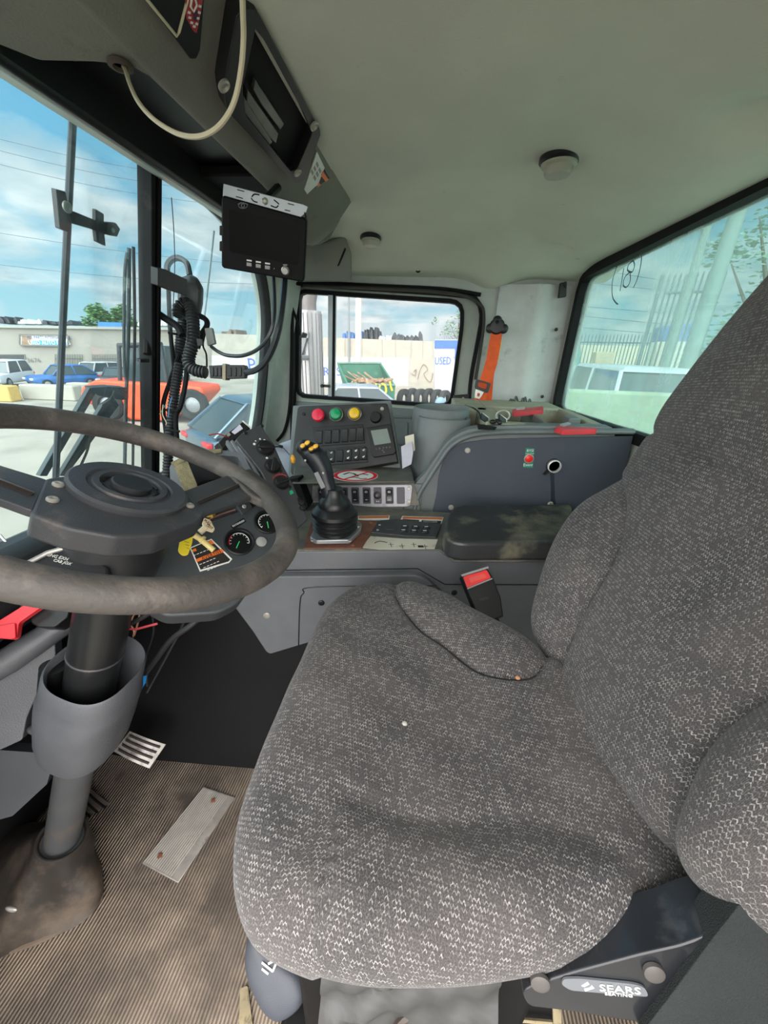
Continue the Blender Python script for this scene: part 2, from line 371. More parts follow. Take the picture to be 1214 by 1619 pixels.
# far wall frame around the passenger door (pale painted steel)
def rr(pl,pts,r,seg=6): return fillet(pl.px(pts),r,seg)
door_open=rr(DP,[(462,447),(700,462),(757,468),(764,500),(745,600),(735,760),(460,790),(462,600)],[.03,.01,.05,.03,.05,.02,.02,.02])
x0=-.80;x1=.55
io=resample(door_open,96); oo=ray_rect(io,*sorted((DP.to2(Vector((x0,YD,0)))[0],DP.to2(Vector((x1,YD,0)))[0])),*sorted((DP.to2(Vector((0,YD,ZF)))[1],DP.to2(Vector((0,YD,1.36)))[1])))
struct(MB().ring(DP,io,oo,-.05,0),'wall_right',mat('wall_paint_grey',s2l(172,174,168),.6,var=.08,dirt=s2l(104,104,96),ds=8,dth=.6),smooth=False)
g=inset(io,-.006); struct(MB().ring(DP,inset(io,-.010),inset(io,.004),-.03,.012),'trim_1',BLACKR)
# passenger door: inner skin with the window opening
DQ=DP.off(-.035)
win=resample(rr(DQ,[(472,461),(731,478),(729,520),(712,642),(600,634),(471,625)],[.03,.05,.02,.05,.02,.035]),96)
do=resample(inset(io,.02),96)
# match the start of both outlines by angle
def align(inner,outer):
    c=np.mean(inner,axis=0); A=lambda p:np.arctan2(p[1]-c[1],p[0]-c[0]); a0=A(inner[0])
    k=int(np.argmin([abs((A(o)-a0+np.pi)%(2*np.pi)-np.pi) for o in outer])); outer=outer[k:]+outer[:k]
    ar=lambda q:sum(q[i][0]*q[(i+1)%len(q)][1]-q[(i+1)%len(q)][0]*q[i][1] for i in range(len(q)))
    if ar(inner)*ar(outer)<0: outer=[outer[0]]+outer[:0:-1]
    return outer
def ray_out(inner,outer):
    """radial projection of inner onto the closed outline outer"""
    c=np.mean(inner,axis=0); O=resample(outer,1200); th=np.array([math.atan2(o[1]-c[1],o[0]-c[0]) for o in O]); res=[]
    for p in inner:
        a=math.atan2(p[1]-c[1],p[0]-c[0]); k=int(np.argmin(np.abs((th-a+np.pi)%(2*np.pi)-np.pi))); res.append(O[k])
    return res
dd=ray_out(win,door_open)
door=struct(MB().ring(DQ,win,dd,-.03,0),'door_1',mat('door_paint',s2l(158,166,154),.5,var=.06,dirt=s2l(110,112,100),ds=9,dth=.6),smooth=False)
wg=MB().ring(DQ,inset(win,-.006),inset(win,.010),-.03,.008); struct(wg,'trim_2',BLACKR)
g2=glass('side_window_glass',(.93,.95,.95,1),haze=.05,hcol=(.9,.9,.9,1),hs=5,hz2=.11)
wi=struct(MB().prism(DQ,win,-.018,-.014),'window_2',g2,smooth=False)
# sliding-window divider with its latch
fr=MB(); fr.pxprism(DQ,[(519,464),(531,464),(529,632),(519,631)],-.016,.006); fo=fr.build('window_frame',mat('alu_bar',s2l(150,154,154),.4,.7,var=.1),wi,bevel=.002)
MB().pxprism(DQ,[(527,464),(531,464),(529,632),(525,631)],.004,.009).build('gasket',BLACKR,fo)
lt=MB(); c=DQ.at(520,610); lt.box(c+Vector((-.01,-.012,0)),(.03,.012,.012)); lt.lathe(c+Vector((-.028,-.012,0)),(0,-1,0),[(.008,0),(.008,.014),(.005,.018)],12); lt.build('latch',BLACKP,fo)
# door card below the glass: grey-green panel with ribs
mb=MB(); mb.pxprism(DQ,[(466,634),(740,652),(738,790),(466,800)],0,.012,r=.01)
o=mb.build('door_card',GREYG,door,bevel=.004)
mb=MB()
for vv in (0,1): mb.pxprism(DQ,[(596,655+42*vv),(650,658+42*vv),(650,661+42*vv),(596,658+42*vv)],.012,.018)
mb.pxprism(DQ,[(612,664),(645,666),(645,700),(612,698)],.012,.016,r=.01); mb.build('card_ribs',GREYG,o,bevel=.002)
screw(DQ.off(.012),618,648,.005,o); screw(DQ.off(.012),465,497,.005,o)
# black bracket plate beside the window
mb=MB(); mb.pxprism(DP,[(716,625),(741,623),(738,656),(720,655)],.0,.02); br=mb.build('hinge_cover',BLACKP,door,bevel=.003)
screw(DP.off(.02),732,630,.006,br); screw(DP.off(.02),720,640,.006,br)
# rear wall with the big fixed window
rw=[(0,0)]
def R2(y,z): return RP.to2(Vector((rearx(y),y,z)))
wr_=[R2(1.735,1.283),R2(1.0,1.302),R2(.30,1.318),R2(.2,1.25),R2(.2,.86),R2(.30,.83),R2(1.3,.80),R2(1.745,.792)]
rwin=resample(fillet(wr_,[.05,.0,.05,.04,.04,.04,.0,.05],6),110)
ro=ray_rect(rwin,*sorted((R2(YD+.02,0)[0],R2(-.05,0)[0])),ZF,1.40)
WALLP=MATS['wall_paint_grey']
struct(MB().ring(RP,rwin,ro,-.04,0),'wall_rear',WALLP,smooth=False)
struct(MB().ring(RP,inset(rwin,-.010),inset(rwin,.020),-.03,.010),'trim_3',BLACKR)
g3=glass('rear_window_glass',(.70,.86,.84,1),haze=.10,hcol=(.62,.80,.76,1),hs=3,hz2=.42,streak=(1,2.2,.55))
rg=struct(MB().prism(RP,rwin,-.022,-.017),'window_3',g3,smooth=False)
# finger-drawn (18) in the dust of the rear window
RQ=RP.off(-.0165)
def stroke(px,w,name,mt,parent,pl=RQ,k=6,h=.0008):
    P=spline([pl.at(u,v,h) for u,v in px],k); mb=MB(); mb.tube(P,w,6,flat=.25,ref=pl.a); return mb.build(name,mt,parent)
GM=flat('dust_mark',s2l(92,120,124),.7)
for k,px in enumerate(([(1004,398),(990,402),(976,420),(968,445),(968,468),(973,478),(977,481)],[(1004,398),(1013,402),(1013,418),(1007,442),(1001,455)],[(986,424),(983,443),(980,460)],
      [(1001,412),(994,418),(992,427),(999,430),(1003,420),(1001,412)],[(996,430),(988,438),(985,450),(990,454),(996,445),(996,430)])):
    stroke(px,.0022,'finger_mark',GM,rg)
# side pillar screws and grey corner sheet between door and rear window
CPm=mat('corner_sheet',s2l(186,186,184),.55,var=.08,dirt=s2l(104,104,98),ds=9,dth=.57)
mb=MB(); pts=[]
for i in range(13):
    f=i/12; x=.235+f*(.515-.235); y=YD-.012-.05*math.sin(math.pi*min(1,f*1.0))**2*(.35) - .0
    pts.append((x,y+ (.012 if abs(f-.55)<.12 else 0)*-1))
Gc=[[Vector((x,y,z)) for z in np.linspace(.78,1.262,10)] for x,y in pts]
struct(mb.sheet(Gc,.01,(0,1,0)),'trim_4',CPm)
cp=MB()
for u,v in ((879,521),(857,627)):
    p=at(u,v,'y',YD-.03); cp.lathe(p,(0,-1,0),[(.007,0),(.007,.003),(.004,.005)],12)
tag(cp.build('trim_screws',BLACKP),kind='structure')
# small black catch at the top of the rear window post
mb=MB(); pc=PL(at(888,460,'y',YD-.03),(0,-1,0)); mb.pxprism(pc,[(884,448),(894,447),(893,470),(881,472)],0,.018,r=.003)
mb.pxprism(pc,[(889,447),(893,447),(892,456),(889,456)],.018,.026); o=mb.build('window_catch',BLACKP,bevel=.002); tag(o,'small black catch on the grey corner sheet beside the rear window top','catch')
# hole plugs in the cove above the door
p=Vector((at(661,426,'y',1.74))); o=MB().lathe(p,(0,-1,-.4),[(.011,-.004),(.011,.003),(.006,.004),(.005,-.002)],16).build('hole_plug',BLACKP); tag(o,'small black plug in the headliner above the far door window','plug')

# ------------------------------------------------------------------ windscreen, header, A-pillar
def W2(y,z): 
    x=-.62-(1.345-z)*.23; return WP.to2(Vector((x,y,z)))
wo_=[W2(.03,1.345),W2(1.25,1.345),W2(1.50,1.27),W2(1.615,1.12),W2(1.655,.78),W2(1.63,.58),W2(.03,.60)]
wsc=resample(fillet(wo_,[.02,.12,.08,.10,.1,.04,.04],7),120)
wout=ray_rect(wsc,W2(-.02,0)[0],W2(YD+.02,0)[0],W2(0,ZF)[1],W2(0,1.41)[1])
struct(MB().ring(WP,wsc,wout,-.05,.0),'wall_front',CREAMW,smooth=False)
struct(MB().ring(WP,inset(wsc,-.007),inset(wsc,.006),-.03,.008),'trim_5',BLACKR)
g1=glass('windscreen_glass',(.86,.95,.96,1),haze=.010,hcol=(.8,.9,.92,1),hs=6,hz2=.05)
ws=struct(MB().prism(WP,wsc,-.016,-.010),'window_1',g1,smooth=False)
# black rubber divider between the two windscreen panes
mb=MB(); 
for a,b,h0,h1 in ((-.016,-.0045,-.022,.012),(.0045,.016,-.022,.012),(-.0045,.0045,-.012,.004)):
    y0=.934; mb.prism(WP,[(y0+a,W2(0,1.345)[1]),(y0+b,W2(0,1.345)[1]),(y0+b,W2(0,.58)[1]),(y0+a,W2(0,.58)[1])],h0,h1)
o=mb.build('window_divider',BLACKR,ws,bevel=.002)
# pale corner post joining windscreen and door
mb=MB(); loops=[]
for z in np.linspace(.45,1.30,14):
    x=-.62-(1.345-z)*.23; r=.10
    sec=[]
    for k in range(9):
        a=k/8*math.pi/2; sec.append(Vector((x+.01+(r-r*math.cos(a))*.35, YD+.0-r+r*math.sin(a)-.005, z)))
    sec=[Vector((x-.03,1.64+.02*(1.3-z),z))]+sec+[Vector((-.665,YD+.03,z)),Vector((x-.06,YD+.03,z))]
    loops.append(sec)
struct(mb.loft(loops),'trim_6',CREAMW)
# black door seal curve running down the post
P=spline([at(u,v,'y',YD-.012) for u,v in ((760,466),(700,457),(600,452),(520,448),(475,447),(464,458),(462,500),(461,560),(458,640),(450,680),(438,697))],8)
struct(MB().tube(P,.0075,8),'trim_7',BLACKR)
P=spline([at(u,v,'y',YD-.014) for u,v in ((480,452),(620,457),(720,465),(757,480),(765,502),(760,550),(752,600))],10)
struct(MB().tube(P,.013,8,flat=.5,ref=(0,-1,0)),'trim_8',mat('door_seal_dusty',s2l(58,56,50),.8,var=.2))
# windscreen header: pale lower lip and black moulding above it
mb=MB()
sec=[(-.605,1.340),(-.575,1.335),(-.565,1.352),(-.59,1.40),(-.66,1.40),(-.66,1.345)]
def extr(mb,sec,y0,y1,n=2): 
    return mb.loft([[Vector((x,y,z)) for x,z in sec] for y in np.linspace(y0,y1,n)])
extr(mb,[(-.630,1.345),(-.612,1.322),(-.575,1.312),(-.568,1.322),(-.568,1.40),(-.66,1.40)],.0,1.24); struct(mb,'trim_9',CREAMW,bevel=.006,bseg=3)
mb=MB(); extr(mb,[(-.570,1.325),(-.566,1.306),(-.548,1.306),(-.54,1.40),(-.57,1.40)],.0,1.30); struct(mb,'trim_10',BLACKP,bevel=.008,bseg=3)

# near side of the cab: wall with the open driver's doorway the viewer stands in
LW=PL((0,-.06,0),(0,1,0)); LW.n=Vector((0,1,0)); LW.a=Vector((1,0,0)); LW.b=Vector((0,0,1))
dop=resample(fillet([(-.60,-.04),(.34,-.04),(.36,.55),(.34,1.28),(-.50,1.28),(-.60,.75)],.06,6),96)
struct(MB().ring(LW,dop,ray_rect(dop,-.84,.68,ZF-.02,1.42),-.05,0),'wall_left',WALLP,smooth=False)
struct(MB().ring(LW,inset(dop,-.008),inset(dop,.012),-.04,.010),'trim_11',BLACKR)
# ================================================================== DRIVER'S SEAT
m=bpy.data.materials.new('woven_seat_cloth'); m.use_nodes=True; t=m.node_tree; b=t.nodes['Principled BSDF']; CLOTH=m
uv=N(t,'ShaderNodeUVMap'); 
def mth(op,a,b=None,c=None):
    n=N(t,'ShaderNodeMath',operation=op)
    for i,q in enumerate((a,b,c)):
        if q is None: continue
        if hasattr(q,'is_linked'): L(t,q,n.inputs[i])
        else: n.inputs[i].default_value=q
    return n.outputs[0]
wz=N(t,'ShaderNodeTexNoise'); wz.inputs['Scale'].default_value=300; wz.inputs['Detail'].default_value=2; L(t,uv.outputs[0],wz.inputs['Vector'])
wa=N(t,'ShaderNodeVectorMath',operation='MULTIPLY_ADD'); wa.inputs[1].default_value=(.0026,.0026,0); L(t,wz.outputs['Color'],wa.inputs[0]); L(t,uv.outputs[0],wa.inputs[2])
sx_=N(t,'ShaderNodeSeparateXYZ'); L(t,wa.outputs[0],sx_.inputs[0])
U=mth('DIVIDE',sx_.outputs[0],.0036); V=mth('DIVIDE',sx_.outputs[1],.0046)
row=mth('FLOOR',V); fv=mth('FRACT',V); U2=mth('ADD',U,mth('MULTIPLY',row,.5)); col_=mth('FLOOR',U2); fu=mth('FRACT',U2)
# one small inverted-V fleck of pale yarn per stitch, rows staggered
ch=mth('SUBTRACT',.78,mth('MULTIPLY',mth('ABSOLUTE',mth('SUBTRACT',fu,.5)),1.15))
dd_=mth('ABSOLUTE',mth('SUBTRACT',fv,ch))
fl=N(t,'ShaderNodeMapRange'); fl.interpolation_type='SMOOTHSTEP'; fl.inputs['From Min'].default_value=.24; fl.inputs['From Max'].default_value=.08; L(t,dd_,fl.inputs[0])
cc_=N(t,'ShaderNodeCombineXYZ'); L(t,col_,cc_.inputs[0]); L(t,row,cc_.inputs[1])
wn_=N(t,'ShaderNodeTexWhiteNoise',noise_dimensions='2D'); L(t,cc_.outputs[0],wn_.inputs['Vector'])
rnd=N(t,'ShaderNodeMapRange'); rnd.inputs['From Min'].default_value=.25; rnd.inputs['From Max'].default_value=.95; rnd.inputs['To Min'].default_value=.08; L(t,wn_.outputs['Value'],rnd.inputs[0])
n1=N(t,'ShaderNodeTexNoise'); n1.inputs['Scale'].default_value=700; n1.inputs['Detail'].default_value=2; L(t,uv.outputs[0],n1.inputs['Vector'])
r1=N(t,'ShaderNodeMapRange'); r1.inputs['From Min'].default_value=.38; r1.inputs['From Max'].default_value=.6; L(t,n1.outputs[0],r1.inputs[0])
fk=mth('MULTIPLY',mth('MULTIPLY',fl.outputs[0],rnd.outputs[0]),mth('ADD',mth('MULTIPLY',r1.outputs[0],.7),.3))
# knit ground: fine dark ribs
rb=mth('ADD',mth('MULTIPLY',mth('SINE',mth('MULTIPLY',U,18.85)),.5),.5)
gm=N(t,'ShaderNodeMix',data_type='RGBA'); L(t,mth('MULTIPLY',rb,r1.outputs[0]),gm.inputs[0]); gm.inputs[6].default_value=s2l(44,44,46); gm.inputs[7].default_value=s2l(88,87,87)
x1_=N(t,'ShaderNodeMix',data_type='RGBA'); L(t,fk,x1_.inputs[0]); L(t,gm.outputs[2],x1_.inputs[6]); x1_.inputs[7].default_value=s2l(172,169,166)
n2=N(t,'ShaderNodeTexNoise'); n2.inputs['Scale'].default_value=7; n2.inputs['Detail'].default_value=5; L(t,uv.outputs[0],n2.inputs['Vector'])
r2=N(t,'ShaderNodeMapRange'); r2.inputs['From Min'].default_value=.3; r2.inputs['From Max'].default_value=.75; r2.inputs['To Max'].default_value=.28; L(t,n2.outputs[0],r2.inputs[0])
x2_=N(t,'ShaderNodeMix',data_type='RGBA'); L(t,r2.outputs[0],x2_.inputs[0]); L(t,x1_.outputs[2],x2_.inputs[6]); x2_.inputs[7].default_value=s2l(128,120,116)
L(t,x2_.outputs[2],b.inputs['Base Color']); b.inputs['Roughness'].default_value=.95; b.inputs['Specular IOR Level'].default_value=.15
b.inputs['Sheen Weight'].default_value=.15
bp=N(t,'ShaderNodeBump'); bp.inputs['Strength'].default_value=.7; bp.inputs['Distance'].default_value=.0012; L(t,x1_.outputs[2],bp.inputs['Height']); L(t,bp.outputs[0],b.inputs['Normal'])

def seg_dist(x,y,poly):
    d=np.full(x.shape,9.); 
    for (x0,y0),(x1,y1) in zip(poly[:-1],poly[1:]):
        vx,vy=x1-x0,y1-y0; l=vx*vx+vy*vy+1e-12; t=np.clip(((x-x0)*vx+(y-y0)*vy)/l,0,1)
        d=np.minimum(d,np.hypot(x-x0-t*vx,y-y0-t*vy))
    return d
def inside(x,y,poly):
    c=np.zeros(x.shape,bool); n=len(poly)
    for i in range(n):
        x0,y0=poly[i]; x1,y1=poly[(i+1)%n]
        k=((y0>y)!=(y1>y))&(x<(x1-x0)*(y-y0)/((y1-y0) if abs(y1-y0)>1e-12 else 1e-12)+x0); c^=k
    return c
def sp2(pts,k=8,closed=False): return [(p.x,p.y) for p in spline([(a,b,0) for a,b in pts],k,closed)]
def pad(name,outline,centre,hfun,toworld,parent,depth,edge,rings=90,seg=220,uvrot=0,belly=.0):
    """upholstered pad: star-shaped outline, domed front given by hfun(x,y,s), rolled edge, flat back"""
    O=np.array(resample(outline,seg*4)); cx,cy=centre
    ang=np.arctan2(O[:,1]-cy,O[:,0]-cx); rad=np.hypot(O[:,0]-cx,O[:,1]-cy); k=np.argsort(ang); ang,rad=ang[k],rad[k]
    th=np.linspace(-math.pi,math.pi,seg,endpoint=False); R=np.interp(th,ang,rad,period=2*math.pi)
    S=np.linspace(0,1,rings)[1:]**.85
    V=[];UV=[]
    def put(s,sc,h):
        x=cx+R*sc*np.cos(th); y=cy+R*sc*np.sin(th); return x,y
    V.append(toworld(cx,cy,float(hfun(np.array([cx]),np.array([cy]),0.)[0]))); UV.append((cx,cy))
    arc=np.zeros(seg); px=np.full(seg,cx); py=np.full(seg,cy); ph=np.full(seg,hfun(np.array([cx]),np.array([cy]),0.)[0])
    loops=[]
    rmean=R
    for s in S:
        # s in 0..1 covers the face; the last stretch rolls over the edge
        x=cx+R*s*np.cos(th); y=cy+R*s*np.sin(th); de=(1-s)*R      # distance to the rim
        h=hfun(x,y,s)
        roll=np.where(de<edge,edge-np.sqrt(np.clip(edge**2-(edge-de)**2,0,None)),0)
        h=h-roll*(depth/edge)
        arc=arc+np.sqrt((x-px)**2+(y-py)**2+(h-ph)**2); px,py,ph=x,y,h
        loops.append((x,y,h,arc.copy()))
    # underside of the rolled edge
    for q in np.linspace(.12,1,12):
        a=q*math.pi/2; rr=R-edge*.75*(1-math.cos(a)); x=cx+rr*np.cos(th); y=cy+rr*np.sin(th); h=loops[len(S)-1][2]-edge*1.0*math.sin(a)
        arc=arc+np.sqrt((x-px)**2+(y-py)**2+(h-ph)**2); px,py,ph=x,y,h
        loops.append((x,y,h,arc.copy()))
    ca,sa=math.cos(uvrot),math.sin(uvrot)
    for x,y,h,ar in loops:
        for i in range(seg):
            V.append(toworld(x[i],y[i],h[i])); u,v=cx+ar[i]*math.cos(th[i]),cy+ar[i]*math.sin(th[i]); UV.append((u*ca-v*sa,u*sa+v*ca))
    F=[(0,1+i,1+(i+1)%seg) for i in range(seg)]
    for k in range(len(loops)-1):
        a=1+k*seg; b_=a+seg
        F+=[(a+i,b_+i,b_+(i+1)%seg,a+(i+1)%seg) for i in range(seg)]
    a=1+(len(loops)-1)*seg; F.append(tuple(a+i for i in range(seg)))
    o0=top_of(parent).location
    me=bpy.data.meshes.new(name); me.from_pydata([tuple(Vector(v)-o0) for v in V],[],F); me.update()
    ul=me.uv_layers.new(name='UVMap'); li=np.zeros(len(me.loops),int); me.loops.foreach_get('vertex_index',li)
    ul.data.foreach_set('uv',np.array(UV)[li].ravel())
    me.polygons.foreach_set('use_smooth',[True]*len(me.polygons)); me.materials.append(CLOTH)
    bm=bmesh.new(); bm.from_mesh(me); bmesh.ops.recalc_face_normals(bm,faces=bm.faces); bm.to_mesh(me); bm.free()
    o=bpy.data.objects.new(name,me); COL.objects.link(o); o.parent=parent; return o

seat=thing('driver_seat',(.04,.40,ZF),'driver seat covered in speckled dark grey woven cloth, nearest the viewer','seat')
# cushion: outline in plan (x,y)
co_=sp2([(-.184,.47),(-.181,.56),(-.160,.625),(-.115,.668),(-.054,.683),(.03,.664),(.116,.610),(.199,.556),(.27,.50),(.335,.42),(.345,.31),(.315,.215),(.235,.184),(.154,.161),(.099,.147),(.021,.132),(-.031,.128),(-.087,.131),(-.128,.144),(-.160,.180),(-.178,.235),(-.184,.32),(-.185,.39)],6,True)
sA=sp2([(-.046,.690),(-.041,.611),(.006,.534),(.050,.497),(.106,.455),(.16,.449),(.20,.470),(.228,.525)],6)
sB=sp2([(-.06,.245),(0,.236),(.045,.236),(.130,.252),(.203,.244),(.232,.22),(.246,.20)],6)
sC=sp2([(-.12,.60),(-.05,.5),(.0,.42)],4)
bolA=sA+[(.3,.60),(.1,.75),(-.046,.75)]
bolB=sB+[(.28,.10),(-.06,.10)]
def hcush(x,y,s):
    x=np.asarray(x,float);y=np.asarray(y,float)
    h=.030-.020*np.exp(-((x-.09)/.14)**2-((y-.36)/.14)**2)
    h=h-.012*np.clip((x-.12)/.15,0,1)
    dA=seg_dist(x,y,sA); ia=inside(x,y,bolA); h=h+np.where(ia,.013*(1-np.exp(-(dA/.022)**2)),0)-.009*np.exp(-(dA/.0055)**2)
    dB=seg_dist(x,y,sB); ib=inside(x,y,bolB); h=h+np.where(ib,.012*(1-np.exp(-(dB/.025)**2)),0)-.004*np.exp(-(dB/.012)**2)
    h=h+.0022*np.sin(x*46+y*31)*np.sin(y*38-x*17)
    return h
pad('seat_cushion',co_,(.045,.39),hcush,lambda x,y,h:Vector((x,y,.532+h)),seat,.052,.052,uvrot=.12)
# stitched seams
def seam(name,pts2,w,fn):
    P=[fn(a,b) for a,b in pts2]; mb=MB(); mb.tube(P,w,6); return mb.build(name,mat('seam_thread',s2l(40,40,42),.9),seat)
def ctop(a,b): return Vector((a,b,.532+float(hcush(np.array([a]),np.array([b]),0)[0])+.0004))
seam('seam',[p for p in sA if p[1]<.655 or p[0]>0][2:-4],.0013,ctop)
# backrest
bn=Vector((-.945,0,.327)); bu=Vector((.327,0,.945)); b0=Vector((.27,0,.56))
BP=PL(b0,bn); BP.a=Vector((0,1,0)); BP.b=bu; BP.n=bn.normalized()
bo=sp2([(.60,-.045),(.655,.02),(.705,.08),(.740,.14),(.765,.22),(.778,.32),(.778,.42),(.768,.52),(.745,.60),(.70,.675),(.62,.73),(.51,.755),(.40,.755),(.29,.735),(.21,.68),(.170,.58),(.155,.45),(.148,.32),(.145,.22),(.140,.15),(.146,.09),(.168,.045),(.205,.01),(.27,-.03),(.40,-.065),(.52,-.06)],5,True)
w1=sp2([(.487,-.04),(.510,.03),(.528,.09),(.555,.15),(.605,.20),(.67,.235),(.80,.262)],6)
w2=sp2([(.225,-.05),(.235,-.02),(.253,.042),(.280,.12),(.28,.195),(.26,.25),(.2,.31),(.12,.335)],6)
w3=sp2([(.80,.350),(.73,.345),(.62,.342),(.50,.330),(.42,.326),(.34,.330),(.24,.342),(.14,.345)],6)
wing1=w1+[(.85,.2),(.85,-.1),(.487,-.1)]; wing2=w2+[(.05,.335),(.05,-.1),(.225,-.1)]
def hback(x,y,s):
    x=np.asarray(x,float);y=np.asarray(y,float)
    h=.060-.030*((x-.42)/.28)**2 -.018*np.exp(-((y-.24)/.13)**2)*np.exp(-((x-.42)/.13)**2)+.012*np.exp(-((y-.08)/.09)**2)
    h=h-.012*np.clip((y-.35)/.3,0,1)
    for w,wg in ((w1,wing1),(w2,wing2)):
        d=seg_dist(x,y,w); i=inside(x,y,wg); h=h+np.where(i,(.044 if w is w1 else .034)*(1-np.exp(-(d/(.050 if w is w1 else .028))**2)),0)-.008*np.exp(-(d/.008)**2)
    d=seg_dist(x,y,w3); h=h-.009*np.exp(-(d/.008)**2)+np.where(y>.335,.008*(1-np.exp(-(d/.03)**2)),0)
    return h
def bw(a,b,h): return b0+Vector((0,1,0))*a+bu*b+bn*(h-.035)
pad('backrest',bo,(.42,.28),hback,bw,seat,.055,.050,uvrot=.05)
# moulded black shell behind the backrest
mb=MB(); sh=[( .42+(a-.42)*.93,.28+(b-.28)*.95) for a,b in bo]; mb.prism(BP,sh,-.095,-.055,0); mb.build('back_shell',BLACKP,seat,bevel=.015,bseg=3)
# seat pan below the cushion
mb=MB(); mb.prism(zplane(0),[(.045+(a-.045)*.86,.39+(b-.39)*.86) for a,b in co_],.425,.475); pz=mb.build('seat_pan',BLACKP,seat,bevel=.01)
# cigarette-burn tuft and lint
mb=MB(); mb.ball(ctop(.165,.452)+Vector((0,0,.002)),(.004,.004,.002)); mb.build('foam_tuft',flat('foam',s2l(205,150,110),.9),seat)
mb=MB(); mb.ball(ctop(-.002,.345)+Vector((0,0,.001)),(.0035,.0035,.002)); mb.build('lint',flat('lint',s2l(170,168,160),.9),seat)
# ---- black recliner side cover with its badge, along the near side of the cushion
SB=PL((.2,.150,.47),(-.05,-1,.30),970,1557)
mb=MB(); mb.pxprism(SB,[(820,1540),(838,1528),(900,1508),(1000,1480),(1060,1466),(1110,1448),(1150,1440),(1230,1400),(1230,1560),(1130,1590),(1050,1592),(960,1580),(900,1570),(830,1562)],-.03,.012,r=.006)
cov=mb.build('side_cover',mat('gloss_black_cover',s2l(34,36,40),.3,var=.2,dirt=s2l(80,80,82),ds=12,dth=.6,coat=.3),seat,bevel=.006,bseg=3)
SBo=SB.off(.0125)
mb=MB(); mb.pxprism(SBo,[(886,1552),(890,1544),(912,1543),(1000,1552),(1018,1557),(1024,1572),(1010,1571),(900,1562)],0,.0016,r=.006)
bd=mb.build('badge',mat('badge_grey',s2l(120,124,130),.35,.3,var=.05),cov)
text(SBo,'SEARS',978,1559,.0088,WHITE,bd,h=.0022,ang=-.1,sx=1.35)
text(SBo,'SEATING',976,1567,.0036,WHITE,bd,h=.0022,ang=-.1,sx=1.5)
mb=MB()
for q in ([(918,1554),(928,1548),(930,1551),(922,1555)],[(934,1553),(938,1557),(924,1562),(922,1559),(931,1557)]): mb.pxprism(SBo,q,.0016,.0022)
mb.build('logo',WHITE,bd)
for u,v in ((1032,1534),(853,1550)):
    mb=MB(); c=SBo.at(u,v); mb.lathe(c,SB.n,[(.0078,0),(.0078,.003),(.006,.004),(.001,.004)],20); mb.build('cap',mat('cap_grey',s2l(84,80,78),.5),cov)
# ---- adjustment paddles
def paddle(name,px,depth,th,mark,lab):
    p=PL(along(px[0][0],px[0][1],depth),(-.1,-.75,.66)); 
    mb=MB(); base=sp2(p.px(px),5,True); n=len(base); c=np.mean(base,axis=0); loops=[]
    for f,h in ((.55,-th),(.82,-th*.85),(.96,-th*.45),(1,0),(.95,th*.42),(.82,th*.72),(.55,th*.95),(.2,th)):
        loops.append([p.P(c[0]+(a-c[0])*f,c[1]+(b_-c[1])*f,h) for a,b_ in base])
    mb.loft(loops); o=mb.build(name,mat('paddle_grey',s2l(64,68,76),.5,var=.08,bump=.2,bs=700),seat,sub=1)
    o['label']=lab; pt=p.off(th*1.02)
    mk=MB()
    for q in mark: mk.tube([pt.at(*a) for a in q],.0016,6,flat=.4,ref=p.a)
    mk.build('seat_symbol',WHITE,o); return o
paddle('height_paddle',[(393,1478),(402,1470),(418,1484),(450,1512),(474,1534),(484,1562),(478,1588),(460,1606),(440,1613),(420,1598),(404,1570),(392,1540),(388,1508)],.655,.020,
   [[(414,1522),(424,1530),(431,1536)],[(414,1532),(424,1540)],[(431,1536),(437,1522),(437,1515)],[(424,1524),(431,1520)]],'large grey paddle with a white seat symbol')
paddle('tilt_paddle',[(730,1552),(740,1545),(770,1541),(800,1541),(816,1548),(820,1566),(808,1580),(775,1590),(750,1592),(734,1580)],.55,.014,
   [[(756,1566),(768,1566),(770,1548)],[(756,1556),(768,1558)]],'small grey paddle tucked under the cushion edge')
# ---- wrinkled suspension bellows and base below
mb=MB(); G=[]
for i in range(50):
    row=[]
    for j in range(50):
        x=-.075+i/49*.20; f=j/49; z=.475-.36*f
        y=.235-.070*math.sin(min(1,f*1.6)*math.pi/2)+.003*math.sin(x*55+f*14)+.002*math.sin(x*120-f*23)+.004*math.sin(x*75+f*50)+.003*math.sin(f*34+x*30)
        row.append(Vector((x,y,z)))
    G.append(row)
mb.sheet(G,.02,(0,1,0)); 
mb.build('suspension_bellows',mat('bellows_grey',s2l(62,63,63),.45,var=.3,vs=14,dirt=s2l(56,50,44),ds=8,dth=.55,bump=.6,bs=40),seat)
mb=MB(); mb.box((.03,.40,.17),(.30,.40,.42)); mb.box((.03,.40,-.06),(.40,.48,.04)); mb.build('suspension_base',BLACKM,seat,bevel=.01)
mb=MB(); pc_=at(668,1655,'y',.158); mb.lathe(pc_,(0,-.85,.5),[(.036,-.012),(.036,.002),(.032,.004),(.026,.001),(.0001,.001)],32); mb.build('pivot_cap',mat('rusty_disc',s2l(66,58,52),.6,var=.3,dirt=s2l(84,62,48),ds=20,dth=.5),seat)
mb=MB()
for px in ([(490,1560),(535,1556),(535,1585),(490,1590)],[(540,1520),(562,1520),(562,1572),(540,1570)]): 
    p=PL(along(px[0][0],px[0][1],.66),(0,-.7,.7)); mb.pxprism(p,px,-.02,.0)
mb.build('slide_bracket',mat('rusty_bracket',s2l(96,88,76),.5,.4,var=.3,dirt=s2l(80,58,42),ds=22,dth=.5),seat,bevel=.003)
